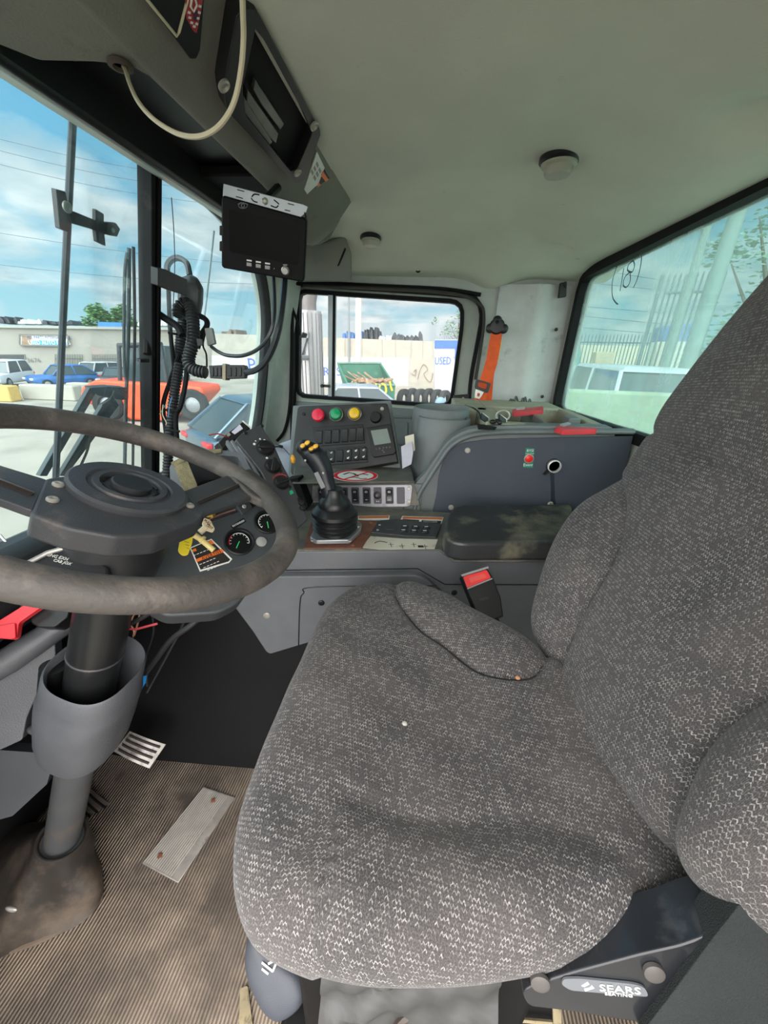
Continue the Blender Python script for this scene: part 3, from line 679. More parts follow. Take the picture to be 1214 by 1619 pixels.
mb=MB(); p=PL(along(500,1535,.68),(0,-.7,.7)); mb.pxprism(p,[(470,1515),(560,1525),(556,1562),(500,1560),(478,1540)],-.03,0,r=.005); mb.build('slide_housing',BLACKP,seat,bevel=.003)
mb=MB()
for px in ([(808,1568),(872,1574),(884,1619),(872,1640),(806,1640),(804,1600)],): 
    p=PL(along(830,1590,.60),(0,-.8,.6)); mb.pxprism(p,px,-.06,0)
mb.build('rail_block',BLACKM,seat,bevel=.003)
mb=MB()
for px in ([(872,1572),(884,1576),(888,1640),(874,1640)],[(800,1606),(872,1612),(872,1617),(800,1611)]):
    p=PL(along(830,1590,.595),(0,-.8,.6)); mb.pxprism(p,px,0,.004)
mb.build('rail_edge',mat('chipped_cream_edge',s2l(150,138,108),.7,var=.3,dirt=s2l(60,50,40),ds=60,dth=.5),seat)

# ---- dark woven arm panel at the lower right corner, beside the seat
AR=PL(along(1140,1540,.285),(-.20,-.9,.35))
mb=MB(); mb.pxprism(AR,[(1010,1640),(1060,1575),(1130,1480),(1190,1405),(1260,1330),(1330,1700),(1100,1760)],-.03,0,r=.01)
o=mb.build('folded_armrest',mat('dark_woven_vinyl',s2l(44,48,48),.85,spec=.2,var=.12,bump=.6,bs=900),bevel=.006,bseg=3); tag(o,'dark woven vinyl armrest at the lower right, in front of the black seat side cover','armrest')

# ---- belt buckle with the red button between cushion and console
BK=PL(at(755,930,'y',.735),(.05,-.72,.69))
bk_=thing('seat_belt_buckle',at(775,965,'y',.73),'black seat belt buckle with a red release button, standing between cushion and console','buckle')
mb=MB(); mb.pxprism(BK,[(729,910),(770,898),(779,912),(792,945),(796,975),(760,985),(745,950)],-.030,0,r=.004); mb.build('buckle_body',BLACKP,bk_,bevel=.003)
mb=MB(); mb.pxprism(BK,[(732,912),(769,901),(776,914),(738,930)],0,.003,r=.003); q=mb.build('release_button',flat('buckle_red',s2l(235,62,62),.35),bk_,bevel=.001)
mb=MB(); mb.pxprism(BK,[(741,914),(765,907),(769,913),(744,922)],.003,.0042,r=.002); mb.build('button_recess',flat('buckle_red_light',s2l(232,92,84),.35),q)
mb=MB(); mb.pxprism(BK,[(728,909),(771,896),(772,899),(730,912)],.0,.0045); mb.pxprism(BK,[(738,930),(777,914),(778,916),(739,932)],0,.0045); mb.build('button_rim',mat('rim_grey',s2l(150,150,150),.4),bk_)
text(BK.off(.0005),'PRESS',765,947,.008,mat('faint_grey',s2l(70,70,72),.6),bk_,ang=.35)
mb=MB(); mb.tube([BK.at(778,968,-.015),BK.at(790,1000,-.03),Vector((.17,.70,.35))],.012,8,flat=.4); mb.build('stalk',BLACKP,bk_)
# ================================================================== STEERING WHEEL AND COLUMN
WN=Vector((.43,.13,1)).normalized(); WC=Vector((-.40,.435,.815))
WH=PL(WC,WN); 
WRIM=mat('worn_wheel_rubber',s2l(78,74,70),.62,var=.18,vs=8,dirt=s2l(124,114,106),ds=7,dth=.47,bump=.5,bs=160)
HUBM=mat('hub_plastic',s2l(66,67,70),.45,var=.15,dirt=s2l(112,104,96),ds=16,dth=.55,bump=.2,bs=500)
wheel=thing('steering_wheel',WC,'large worn grey-black steering wheel with two slotted spokes','steering wheel')
mb=MB(); mb.tube([WH.P(.222*math.cos(a),.222*math.sin(a)) for a in np.linspace(0,2*math.pi,120,endpoint=False)],.0178,20,closed=True,ref=WN); mb.build('rim',WRIM,wheel)
WS=WH.off(-.002)
def spoke(px,slot,fl):
    q2=WS.px(px); q2=[(a*.213/math.hypot(a,b),b*.213/math.hypot(a,b)) if u<-40 else (a,b) for (a,b),(u,v) in zip(q2,px)]   # the far spoke ends inside the rim
    mb=MB(); mb.prism(WS,fillet(q2,.004),-.011,-.001); o=mb.build('spoke',HUBM,wheel,bevel=.0025)
    mb=MB(); mb.pxprism(WS,slot,-.0008,.0008,r=.003); mb.build('spoke_slot',mat('slot_brown',s2l(46,36,30),.8),o)
    mb=MB(); q=[( (u+slot[0][0])/2,(v+slot[0][1])/2) for u,v in slot]; mb.tube([WS.at(*slot[0],.0012),WS.at(*slot[1],.0012)],.0009,6); mb.build('slot_edge',mat('polished_edge',s2l(170,165,158),.35,1),o)
    mb=MB(); loops=[]
    for f,w,h in fl:
        pass
    return o
spoke([(270,782),(372,746),(425,770),(412,784),(405,783),(318,812)],[(312,793),(379,764),(381,768),(316,797)],())
spoke([(75,757),(0,734),(-70,706),(-84,758),(0,787),(52,806)],[(55,779),(-50,738),(-54,744),(50,784)],())
# flared roots where the spokes run into the rim
for px in ([(362,752),(395,742),(430,770),(440,800),(410,792),(392,782)],):
    mb=MB(); mb.pxprism(WS,px,-.013,.004,r=.012); mb.build('spoke_root',WRIM,wheel,bevel=.006,bseg=3)
mb=MB(); mb.pxprism(WS,[(47,812),(70,756),(95,752),(140,750),(262,768),(300,782),(323,810),(316,822),(250,846),(182,848),(110,835)],-.030,.000,r=.006)
mb.build('hub_bracket',HUBM,wheel,bevel=.004,bseg=3)
mb=MB(); mb.lathe(WC,WN,[(.050,-.10),(.058,-.08),(.060,-.045),(.066,-.04),(.067,-.012),(.0705,-.006),(.0705,.004),(.067,.007),(.050,.007),(.048,.0045),(.044,.0045),(.043,.008),(.036,.008),(.034,.002),(.0001,.002)],64); hub=mb.build('hub',HUBM,wheel)
mb=MB(); mb.lathe(WC,WN,[(.024,.002),(.024,.010),(.022,.0115),(.0001,.0115)],40); mb.build('horn_button',mat('horn_black',s2l(40,41,43),.5,var=.2),hub)
mb=MB()
for k in range(8):
    a0=k*math.pi/4+.1; mb.tube([WC+(WH.a*math.cos(a)+WH.b*math.sin(a))*.0315+WN*.0035 for a in np.linspace(a0,a0+.5,6)],.0016,6)
mb.build('horn_ring_slots',BLACKP,hub)
for u,v in ((92,767),(83,791),(300,800),(279,776)):
    mb=MB(); c=WS.at(u,v,.0); mb.lathe(c,WN,[(.0062,0),(.0062,.0022),(.0045,.0035),(.0022,.0035),(.002,.001),(.0001,.001)],16); mb.build('screw',SCREW,wheel)
# column
CB=at(85,1400,'z',ZF); col=thing('steering_column',CB,'black steering column tube rising from its rubber floor boot','steering column')
C1=WC-WN*.09; ax=(C1-CB)
cp=lambda f:CB+ax*f
mb=MB(); mb.lathe(C1+ax.normalized()*.012,-ax.normalized(),[(.050,-.03),(.062,-.02),(.064,.02),(.058,.055),(.048,.075),(.040,.08)],40); mb.build('upper_shroud',mat('shroud_black',s2l(34,35,37),.45,var=.2,dirt=s2l(80,76,72),ds=30,dth=.66),col)
mb=MB(); mb.tube([cp(.93),cp(.80),cp(.66),cp(.56)],[.038,.038,.037,.036],32); t_=mb.build('column_tube',mat('satin_black_tube',s2l(30,31,32),.32,var=.15),col)
mb=MB(); q=cp(.76); mb.lathe(q,ax,[(.0385,-.001),(.0392,0),(.0392,.002),(.0385,.003)],32); mb.build('tube_band',HUBM,t_)
mb=MB(); mb.tube([cp(.74)+Vector((-.055,-.02,0)),cp(.56)+Vector((-.05,-.02,0))],.017,20); mb.build('tilt_strut',BLACKP,col)
mb=MB(); mb.tube([cp(.56),cp(.17)],.030,32); mb.tube([cp(.19),cp(.155)],.036,32); mb.build('lower_tube',mat('grey_tube',s2l(72,74,76),.5,var=.1,dirt=s2l(96,84,72),ds=12,dth=.55),col)
# turn-signal switch below the hub
mb=MB(); sp_=PL(along(110,890,.475),(.25,-.35,.9),110,890)
mb.pxprism(sp_,[(40,896),(75,877),(104,868),(120,874),(160,884),(172,898),(170,925),(120,940),(30,925)],-.035,0,r=.004)
so_=mb.build('stalk_switch',mat('switch_worn_black',s2l(44,44,46),.45,var=.25,dirt=s2l(110,104,98),ds=40,dth=.62),col,bevel=.006,bseg=3)
text(sp_,'ENG EXH',92,881,.0060,WHITE,so_,ang=-.3); text(sp_,'CAB JOX',99,889,.0055,WHITE,so_,ang=-.3)
mb=MB(); mb.tube([sp_.at(40,892,.002),sp_.at(75,874,.002),sp_.at(100,867,.002)],.003,8); mb.build('chrome_edge',METAL,so_)
# grey cowl wrapping the column
COWLM=None
def cowl():
    mb=MB(); A=ax.normalized(); e1=(Vector((1,0,0))-A*A.x).normalized(); e2=A.cross(e1); loops=[]
    def sec(f,a,b_,dy=0,notch=0):
        c=cp(f)+Vector((.008,-.004,0)); L_=[]
        for k in range(64):
            th=2*math.pi*k/64; cs,sn=math.cos(th),math.sin(th); p=.75
            x=a*math.copysign(abs(cs)**p,cs); y=b_*math.copysign(abs(sn)**p,sn)
            lift=notch*(.5+.5*sn)
            L_.append(c+e1*x+e2*y+A*lift)
        return L_
    loops=[sec(.51,.02,.02),sec(.51,.043,.046),sec(.52,.053,.056),sec(.56,.061,.062),sec(.61,.064,.065),sec(.645,.065,.066,0,.012),sec(.66,.068,.062,0,.018),sec(.675,.065,.060,0,.026),sec(.71,.064,.059,0,.038),sec(.716,.061,.056,0,.038),sec(.71,.058,.053,0,.038),sec(.62,.054,.050),sec(.56,.04,.04)]
    mb.loft(loops,True,True); return mb
cw=cowl().build('column_cowl',mat('cowl_grey',s2l(82,84,88),.45,var=.08,dirt=s2l(100,96,90),ds=9,dth=.62,bump=.25,bs=500)); tag(cw,'grey moulded plastic cowl wrapped around the lower steering column','column cover')
# rubber floor boot
def floorboot():
    mb=MB(); loops=[]; t0=cp(.19); 
    basepx=[(165,1400),(158,1432),(130,1462),(90,1482),(40,1500),(-40,1530),(-90,1500),(-110,1430),(-80,1350),(-20,1310),(60,1300),(130,1320),(158,1360)]
    base=[at(u,v,'z',ZF+.004) for u,v in basepx]; B=spline(base,6,True); n=len(B); A=ax.normalized()
    e1=(Vector((1,0,0))-A*A.x).normalized(); e2=A.cross(e1)
    c0=sum(B,Vector())/n
    ths=[math.atan2((p-c0).y,(p-c0).x) for p in B]
    def ring(c,r,f=0): return [c+e1*(r*math.cos(t))+e2*(r*math.sin(t)) for t in ths]
    rt=ring(t0,.044)
    for f,k in ((0,1.0),(.04,1.0),(.07,.90),(.20,.74),(.4,.52),(.6,.30),(.8,.12),(.95,.0),(1.0,.0)):
        L_=[]
        for i in range(n):
            w=k; p=B[i]*w+rt[i]*(1-w); z=B[i].z+(rt[i].z-B[i].z)*f
            q=Vector((p.x,p.y,z)) if f<.9 else rt[i]+A*(.012 if f>=1 else 0)
            q+= (q-(c0*(1-f)+t0*f)).normalized()*(.006*math.sin(ths[i]*5+f*6)*(1 if .1<f<.9 else 0))
            L_.append(q)
        loops.append(L_)
    loops.append(ring(t0+A*.012,.036)); loops.append(ring(t0-A*.01,.034))
    mb.loft(loops,True,False); return mb
fb=floorboot().build('floor_boot',mat('dusty_rubber',s2l(50,46,42),.5,var=.25,vs=8,dirt=s2l(100,88,76),ds=9,dth=.5,bump=.4,bs=40),sub=1); tag(fb,'dusty black rubber boot on the floor around the steering column','boot')
mb=MB(); lip=[at(u,v,'z',ZF+.008) for u,v in ((152,1398),(158,1420),(140,1440),(112,1462),(60,1488),(-5,1510),(-60,1530))]; mb.tube(spline(lip,6),.0055,8); lp=mb.build('boot_lip',mat('dusty_lip',s2l(112,98,84),.8,var=.2),fb)
mb=MB(); q=at(18,1437,'z',.03); mb.ball(q,(.012,.004,.006)); o=mb.build('torn_foil',METAL); tag(o,'scrap of torn foil on the rubber floor boot','scrap')

# ================================================================== FLOOR: plate, pedals
FP=zplane(ZF+.001,300,1320)
mb=MB(); mb.pxprism(FP,[(225,1366),(322,1245),(372,1262),(282,1397)],0,.004)
PLM=mat('ribbed_aluminium',s2l(168,163,156),.5,.3,var=.2,vs=30,dirt=s2l(88,74,62),ds=26,dth=.55)
o=mb.build('floor_plate',PLM,bevel=.001); tag(o,'ribbed aluminium plate screwed to the floor mat','plate')
pts=FP.px([(225,1366),(322,1245),(372,1262),(282,1397)]); mb=MB()
A0,B0,B1,A1=[np.array(p) for p in pts]
for k in range(15):
    f=(k+.5)/15*.8; a=A0+(A1-A0)*f; b=B0+(B1-B0)*f; a,b=a+(b-a)*.02,b+(a-b)*.02; mb.tube([FP.P(*a,.0042),FP.P(*b,.0042)],.0013,6)
r_=mb.build('ribs',mat('rib_bright',s2l(190,186,178),.45,.3,var=.15),o)
for u,v in ((337,1266),(253,1353)):
    mb=MB(); mb.lathe(FP.at(u,v,.004),FP.n,[(.006,0),(.005,.003),(.0001,.004)],12); q=mb.build('rusty_screw',mat('rust',s2l(120,76,56),.8,var=.3),o)
# ribbed chrome-worn accelerator, brake pad of rubber
def pedal(name,px,d,nrm,m_,lab,ribs,back):
    p=PL(along(px[0][0],px[0][1],d),nrm); r=thing(name,p.at(*px[0])+Vector((0,0,-.02)),lab,'pedal')
    mb=MB(); 
    q=[np.array(a) for a in p.px(px)]; n=10; G=[]
    for i in range(n):
        f=i/(n-1); a=q[0]+(q[3]-q[0])*f; b=q[1]+(q[2]-q[1])*f; bend=.012*math.sin(f*math.pi)
        G.append([p.P(*(a+(b-a)*g),bend) for g in (0,.5,1)])
    mb.sheet(G,.006,tuple(-p.n)); mb.build('pad',m_[0],r)
    mb=MB()
    for k in range(ribs):
        g=(k+.7)/(ribs+.4)
        mb.tube([p.P(*((q[0]+(q[3]-q[0])*f)*(1-g)+(q[1]+(q[2]-q[1])*f)*g),.012*math.sin(f*math.pi)+.002) for f in np.linspace(.08,.92,8)],.0026,6)
    mb.build('tread',m_[1],r)
    mb=MB(); c=p.P(*((q[0]+q[2])/2),-.004); mb.tube([c,c+Vector(back)],.010,10); mb.build('arm',BLACKM,r); return r
pedal('accelerator_pedal',[(180,1188),(205,1156),(262,1177),(236,1215)],.92,(.35,-.55,.75),(mat('pedal_silver',s2l(168,164,158),.4,.25,var=.15,dirt=s2l(90,80,72),ds=40,dth=.5),mat('pedal_rubber_strip',s2l(52,46,44),.7)),'worn silver pedal pad against the black side panel, below the grey cowl',4,(-.05,.03,-.06))
pedal('brake_pedal',[(112,1283),(135,1238),(180,1275),(140,1322)],.93,(.25,-.45,.85),(mat('pedal_rubber',s2l(66,58,52),.7,var=.25,dirt=s2l(104,92,80),ds=20,dth=.5),BLACKR),'dusty black rubber pedal behind the floor boot',4,(-.08,.03,.02))
mb=MB(); p=PL(along(150,1295,.935),(.25,-.45,.85)).off(.014); 
for u,v in ((128,1302),(138,1310),(149,1298),(140,1290)):
    a,b=p.to2(p.at(u,v)); mb.plbox(p,a,b,.010,.010,0,.003,.5)
o=mb.build('tread_blocks',BLACKP,None); tag(o,'black tread blocks on the dusty rubber pedal','tread'); pr=[x for x in COL.objects if x.name.startswith('brake_pedal')][0]
o.location-=pr.location; o.parent=pr; del o['label']; del o['category']
# cut edge of the floor mat at the seat base
mb=MB(); mb.pxprism(zplane(ZF+.001),[(380,1565),(392,1560),(402,1640),(378,1640)],0,.006,r=.004); o=mb.build('mat_edge',mat('chipped_cream_edge',s2l(150,138,108),.7)); tag(o,'chipped cream strip on the floor beside the seat base','strip')

# ================================================================== BLACK SIDE PANEL OF THE TUNNEL
p1,p2,p3=at(210,1200,'z',ZF),at(400,1215,'z',ZF),at(455,1030,'y',.735)
TP=PL(p2,(p2-p1).cross(p3-p1))
mb=MB(); mb.pxprism(TP,[(120,1180),(200,1198),(400,1215),(520,1225),(520,1010),(455,1010),(400,960),(370,930),(260,900),(120,930)],-.02,0)
tag(mb.build('wall_tunnel',BLACKM),kind='structure')

# ================================================================== DASHBOARD
mb=MB(); extr(mb,[(-.84,.56),(-.815,.56),(-.86,-.06),(-.88,-.06)],.0,1.75); tag(mb.build('wall_firewall',BLACKM),kind='structure')
DASH=thing('dashboard',(-.62,.6,.30),'dark grey dashboard under the windscreen, ahead of the steering wheel','dashboard')
mb=MB(); extr(mb,[(-.778,.60),(-.765,.664),(-.70,.664),(-.665,.630),(-.665,.54),(-.79,.50)],.02,1.30,3); mb.build('body',mat('dash_black',s2l(32,34,36),.4,var=.15,dirt=s2l(70,68,64),ds=8,dth=.64),DASH,bevel=.02,bseg=3)
# gauge panel on the driver's right
GP=PL(along(400,840,.735),(.50,-.45,.78),400,840)
mb=MB(); mb.pxprism(GP,[(222,900),(240,858),(300,836),(385,806),(395,803),(420,792),(440,797),(450,822),(447,852),(424,888),(378,953),(345,970),(262,975),(226,955)],-.05,0,r=.012)
gpan=mb.build('gauge_panel',mat('gauge_panel_grey',s2l(62,66,68),.5,var=.08,bump=.2,bs=600),DASH,bevel=.004,bseg=3)
def gauge(u,v,r,ang,red):
    c=GP.at(u,v); mb=MB(); mb.lathe(c,GP.n,[(r*1.12,0),(r*1.12,.003),(r*1.02,.004),(r*.94,.001),(r*.92,.0012)],40); g=mb.build('gauge',BLACKP,gpan)
    mb=MB(); mb.lathe(c,GP.n,[(r*.93,.0012),(r*.93,.0014),(.0001,.0014)],40); f=mb.build('gauge_face',flat('gauge_face_black',s2l(16,18,20),.3),gpan)
    def arc(a0,a1,rr,w,m_,nm):
        mb=MB(); mb.tube([c+(GP.a*math.cos(a)+GP.b*math.sin(a))*rr+GP.n*.0018 for a in np.linspace(a0,a1,14)],w,6); mb.build(nm,m_,gpan)
    arc(ang,ang+2.4,r*.72,.0006,WHITE,'scale_arc'); arc(ang+2.5,ang+3.7,r*.72,.0006,RED if red else WHITE,'scale_arc')
    mb=MB()
    for a in np.linspace(ang,ang+3.6,10): d=GP.a*math.cos(a)+GP.b*math.sin(a); mb.tube([c+d*r*.58+GP.n*.0018,c+d*r*.68+GP.n*.0018],.0005,4)
    mb.build('scale_ticks',WHITE,gpan)
    mb=MB(); d=GP.a*math.cos(ang+4.5)+GP.b*math.sin(ang+4.5); mb.tube([c+GP.n*.003,c+d*r*.6+GP.n*.003],.0009,6); mb.build('needle',flat('needle_green',s2l(50,190,110),.4,em=.1),gpan)
gauge(378,857,.0250,-.2,True); gauge(422,826,.0235,.3,False)
mb=MB(); c=GP.at(413,857); mb.lathe(c,GP.n,[(.010,0),(.010,.003),(.007,.004),(.0065,.004),(.0001,.006)],24); mb.build('indicator_lamp',mat('lamp_grey',s2l(150,150,146),.4),gpan)
mb=MB(); mb.pxprism(GP,[(364,832),(385,819),(389,825),(369,837)],0,.001,r=.001); nb=mb.build('name_plate',BLACKP,gpan); text(GP,'EXTENDED',377,828,.0052,WHITE,gpan,h=.0014,ang=.55)
mb=MB(); pb=[(374,800),(391,790),(398,803),(383,815)]; mb.pxprism(GP,pb,-.01,.004,r=.001); q=mb.build('tab',DARKP,gpan,bevel=.001); screw(GP.off(.004),386,801,.004,gpan)
# warning decal
mb=MB(); LB=[(300,866),(334,852),(367,884),(362,890),(316,904)]; mb.pxprism(GP,LB,0,.0006); mb.build('warning_label',WHITE,gpan)
mb=MB(); mb.pxprism(GP,[(302,867),(333,854),(364,885),(361,888),(317,901)],.0006,.0009); mb.build('label_face',INK,gpan)
mb=MB(); mb.pxprism(GP,[(309,885),(350,868),(354,873),(311,889)],.0009,.0012); mb.pxprism(GP,[(303,870),(309,867),(311,871),(305,873)],.0009,.0012); mb.pxprism(GP,[(326,857),(334,854),(339,860),(330,862)],.0009,.0012); mb.build('label_stripe',flat('safety_orange',s2l(238,118,40),.5),gpan)
text(GP,'\u26a0AVERTISS'.replace('\u26a0',''),334,878,.0085,INK,gpan,h=.0014,ang=.42)
for k,(u,v,s_) in enumerate(((328,888,'REMOVE KEY'),(334,893,'BEFORE LEAVING'),(340,897,'CAB'),(318,874,'SET BRAKE'))):
    mb=MB(); q=GP.at(u,v)+GP.n*.0012; d=(GP.a*math.cos(.42)+GP.b*math.sin(.42)); 
    for i in range(5): mb.tube([q+d*(-.014+i*.006),q+d*(-.010+i*.006)],.0007,4,flat=.4)
    mb.build('print_line',WHITE,gpan)
# ignition key with its two tags
kb=thing('ignition_key',GP.at(330,845),'pale yellow key in the dash beside the orange warning label','key')
K=GP
mb=MB(); mb.tube([K.at(301,842,.035),K.at(318,853,.035),K.at(338,870,.033)],[.0055,.0048,.005],14); mb.ball(K.at(303,843,.035),.0066); mb.build('key_stem',mat('ivory_plastic',s2l(228,210,140),.45,var=.06,dirt=s2l(150,120,80),ds=60,dth=.62),kb)
mb=MB(); mb.lathe(K.at(320,853,.036),(K.at(338,870)-K.at(301,842)),[(.0068,-.002),(.0068,.002)],14); mb.build('collar',MATS['ivory_plastic'],kb)
tg=thing('key_tag',K.at(293,860,.02),'bright yellow rounded tag hanging left of the key','tag')
KT=PL(K.at(293,860,.03),(.5,-.6,.6),293,860); mb=MB(); mb.pxprism(KT,[(289,842),(305,848),(304,858),(297,878),(288,879),(281,872),(284,855)],-.0025,0,r=.004); mb.build('tag_body',flat('tag_yellow',s2l(226,206,40),.4),tg,bevel=.001); 
mb=MB(); 
for k in range(3): mb.tube([KT.at(291+k*2,856+k*5,.0004),KT.at(299,858+k*5,.0004)],.0006,4)
mb.build('embossing',flat('tag_ink',s2l(150,140,40),.5),tg)
mb=MB(); mb.tube(spline([KT.at(294,845),KT.at(291,836,.004),KT.at(296,840,.008),KT.at(302,844)],6),.0008,6); mb.build('wire_ring',METAL,tg)
tg=thing('key_tag',K.at(330,832,.03),'cream fan-shaped tag with brown lettering above the key','tag')
KT=PL(K.at(330,830,.035),(.45,-.5,.75),330,830); mb=MB(); mb.pxprism(KT,[(319,828),(323,818),(333,822),(340,836),(336,842),(324,838)],-.003,0,r=.003); mb.build('tag_body',mat('tag_cream',s2l(232,214,176),.5,var=.05),tg,bevel=.001)
text(KT,'PULL',328,826,.0062,flat('tag_brown',s2l(96,66,40),.6),tg,ang=-.7); text(KT,'TEST',331,833,.0062,MATS['tag_brown'],tg,ang=-.7)
mb=MB(); mb.tube([KT.at(325,834,-.002),KT.at(316,842,-.004)],.0055,12); mb.build('sleeve',MATS['tag_cream'],tg)

# heater control panel with its knobs
HP=PL(along(425,730,.86),(.50,-.62,.60),425,730)
mb=MB(); mb.pxprism(HP,[(372,695),(384,683),(414,671),(419,683),(432,700),(447,735),(463,765),(478,800),(486,822),(470,835),(440,800),(412,745)],-.045,0,r=.004); hp=thing('heater_panel',HP.at(440,800,-.04),'dark heater control panel with rotary knobs, right of the steering wheel top','control panel')
hb=mb.build('face_plate',DARKP,hp,bevel=.002)
def knob(pl,u,v,r,h,m_,parent,name='knob',tap=.9,blade=None):
    c=pl.at(u,v); mb=MB(); mb.lathe(c,pl.n,[(r*1.12,0),(r*1.12,.001),(r,.0015),(r*tap,h*.8),(r*tap*.9,h),(.0001,h)],28); k=mb.build(name,m_,parent)
    if blade is not None:
        a,b=pl.to2(c); mb=MB(); mb.plbox(pl,a,b,r*1.9,r*.5,h*.7,h*1.5,blade); q=mb.build('pointer',m_,k if k.parent is None or k.parent.parent is None else parent,bevel=.0012)
    return k
knob(HP,420,709,.0185,.010,BLACKP,hp,blade=-.1); knob(HP,431,738,.0170,.012,BLACKP,hp,blade=1.3); knob(HP,445,764,.0160,.010,BLACKP,hp,blade=.3)
mb=MB()
for u,v,r in ((404,697,.0016),(411,694,.0021),(418,696,.0026),(402,702,.003),(422,724,.0026)): mb.lathe(HP.at(u,v,.0004),HP.n,[(r,0),(.0001,.0004)],10)
mb.build('white_symbols',WHITE,hp)
mb=MB(); c=HP.at(445,764); mb.tube([c+(HP.a*math.cos(a)+HP.b*math.sin(a))*.0215+HP.n*.001 for a in np.linspace(.9,2.6,10)],.0011,6,flat=.5); mb.build('red_arc',RED,hp)
mb=MB(); mb.pxprism(HP,[(457,777),(461,775),(464,780),(459,783)],0,.003); mb.build('green_lamp',flat('green_lens',s2l(40,170,120),.3),hp)
for u,v in ((388,685),(414,674),(443,745),(458,770),(472,790)): screw(HP,u,v,.0042,hp,BLACKP)
mb=MB()
for u,v in ((476,795),(478,803)): mb.lathe(HP.at(u,v),HP.n,[(.007,0),(.006,.006),(.0001,.007)],14)
mb.build('toggle',BLACKP,hp)
# open brackets and vents next to it
mb=MB()
for d in (0,7,14): mb.pxprism(HP.off(-.012-.001*d),[(371-d,697),(375-d,695),(412-d,752),(408-d,755)],-.02,0)
mb.build('vent_slats',GREYP,hp,bevel=.001)
# small clock module with a pale display on top
RPx=PL(along(375,690,.90),(.42,-.70,.55),375,690)
md=thing('display_module',RPx.at(372,705,-.02),'small dark module with a pale blank display, above the heater panel','display')
mb=MB(); mb.pxprism(RPx,[(345,700),(358,686),(386,665),(396,675),(368,697),(352,710)],-.03,0,r=.002); mb.build('case',BLACKP,md,bevel=.002)
mb=MB(); mb.pxprism(RPx,[(366,683),(379,671),(384,678),(371,687)],0,.001); mb.build('screen',flat('pale_screen',s2l(200,198,212),.2),md)
mb=MB(); mb.pxprism(RPx,[(358,688),(362,684),(365,688),(361,691)],0,.002); mb.build('button',mat('dusty_button',s2l(140,136,128),.6),md)
mb=MB()
for k in range(4): a,b=RPx.to2(RPx.at(386+k*3,668+k*2.5)); mb.plbox(RPx,a,b,.003,.010,0,.002,.75)
mb.build('vent_slots',WHITE,md)
P=spline([RPx.at(330,688,.01),RPx.at(345,686,.012),RPx.at(356,690,.01),RPx.at(362,692,.004)],6); o=MB().tube(P,.0016,6).build('red_wire',mat('wire_red',s2l(140,50,52),.5)); tag(o,'thin red wire trailing from the small display module','wire')
# bracket frame below the module
BR=PL(along(350,715,.88),(.35,-.6,.6),350,715); mb=MB()
mb.ring(BR,*[resample(fillet(BR.px(q),.003),24) for q in ([(350,705),(362,700),(372,715),(356,722)],[(338,704),(366,690),(392,735),(352,735)])],-.015,0); o=mb.build('vent_bracket',mat('dark_bracket',s2l(52,52,52),.5,var=.2),smooth=False); tag(o,'dark open bracket between the foam-lined box and heater panel','bracket')
# foam-edged open box
FX=PL(along(325,755,.80),(.35,-.55,.75),325,755)
fx=thing('foam_edged_box',FX.at(325,800,-.10),'grey open duct box edged with worn tan foam, behind the steering wheel','box')
outer=[(268,735),(308,716),(352,712),(384,716),(398,745),(392,775),(300,800),(270,785)]; inner=[(292,735),(318,724),(350,720),(376,722),(388,745),(380,768),(312,786),(300,770)]
O=resample(fillet(FX.px(outer),.006),60); I=ray_out(O,fillet(FX.px(inner),.006)); mb=MB(); mb.ring(FX,I,O,-.10,0); mb.build('duct',GREYP,fx,smooth=False)
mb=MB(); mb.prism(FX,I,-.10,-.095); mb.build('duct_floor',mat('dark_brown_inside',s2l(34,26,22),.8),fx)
fp=[(268,735),(308,716),(352,712),(352,718),(318,724),(291,736),(300,765),(306,795),(288,797),(276,775)]
mb=MB(); mb.pxprism(FX,[(276,738),(296,729),(312,768),(318,792),(300,798),(288,770)],0,.004,r=.003); mb.pxprism(FX,[(276,738),(270,733),(308,715),(350,711),(350,717),(312,723),(296,731)],0,.004,r=.002)
mb.build('foam_strip',mat('tan_foam',s2l(132,122,92),.95,var=.3,vs=60,bump=.8,bs=300),fx)
# wiring and dark cavity behind the gauge panel
for k,(px,cm,w) in enumerate((([(330,822),(345,815),(372,806)],s2l(150,110,100),.0018),([(320,820),(350,822),(368,812)],s2l(96,50,46),.0016),([(335,815),(352,806),(360,800)],s2l(60,40,38),.002))):
    o=MB().tube(spline([GP.at(u,v,-.012) for u,v in px],5),w,6).build('wire',mat('wire_%d'%k,cm,.6)); tag(o,('pinkish','dark red','dark brown')[k]+' wire in the gap above the gauge panel','wire',None)
mb=MB(); c=GP.at(333,812,-.01); mb.box(c,(.014,.010,.012)); o=mb.build('connector',flat('amber_plug',s2l(190,150,50),.5)); tag(o,'small amber plug in the gap behind the steering hub','connector')

# lower left dash side: grey beam, panels, red handle
KNEE=MATS['cowl_grey']
LP=PL(along(60,1060,.66),(.45,-.75,.45),60,1060)
ls=thing('knee_panel',LP.at(40,1180,-.03),'grey moulded knee panel left of the steering column','panel')
mb=MB(); mb.pxprism(LP,[(-120,1060),(0,1045),(86,995),(90,1088),(55,1105),(42,1135),(35,1170),(0,1186),(-120,1220)],-.03,0,r=.004); mb.build('panel_face',KNEE,ls,bevel=.005,bseg=3)
mb=MB(); mb.tube([LP.at(-80,1095,.01),LP.at(15,1043,.012),LP.at(118,975,.0)],[.024,.023,.020],24); mb.build('grab_beam',KNEE,ls)
mb=MB(); 
for (a,b) in (((40,1150),(84,1158)),((48,1108),(92,1112))): mb.ball(LP.at((a[0]+b[0])/2,(a[1]+b[1])/2,.0),(.022,.010,.008))
mb.build('strengthening_ribs',KNEE,ls)
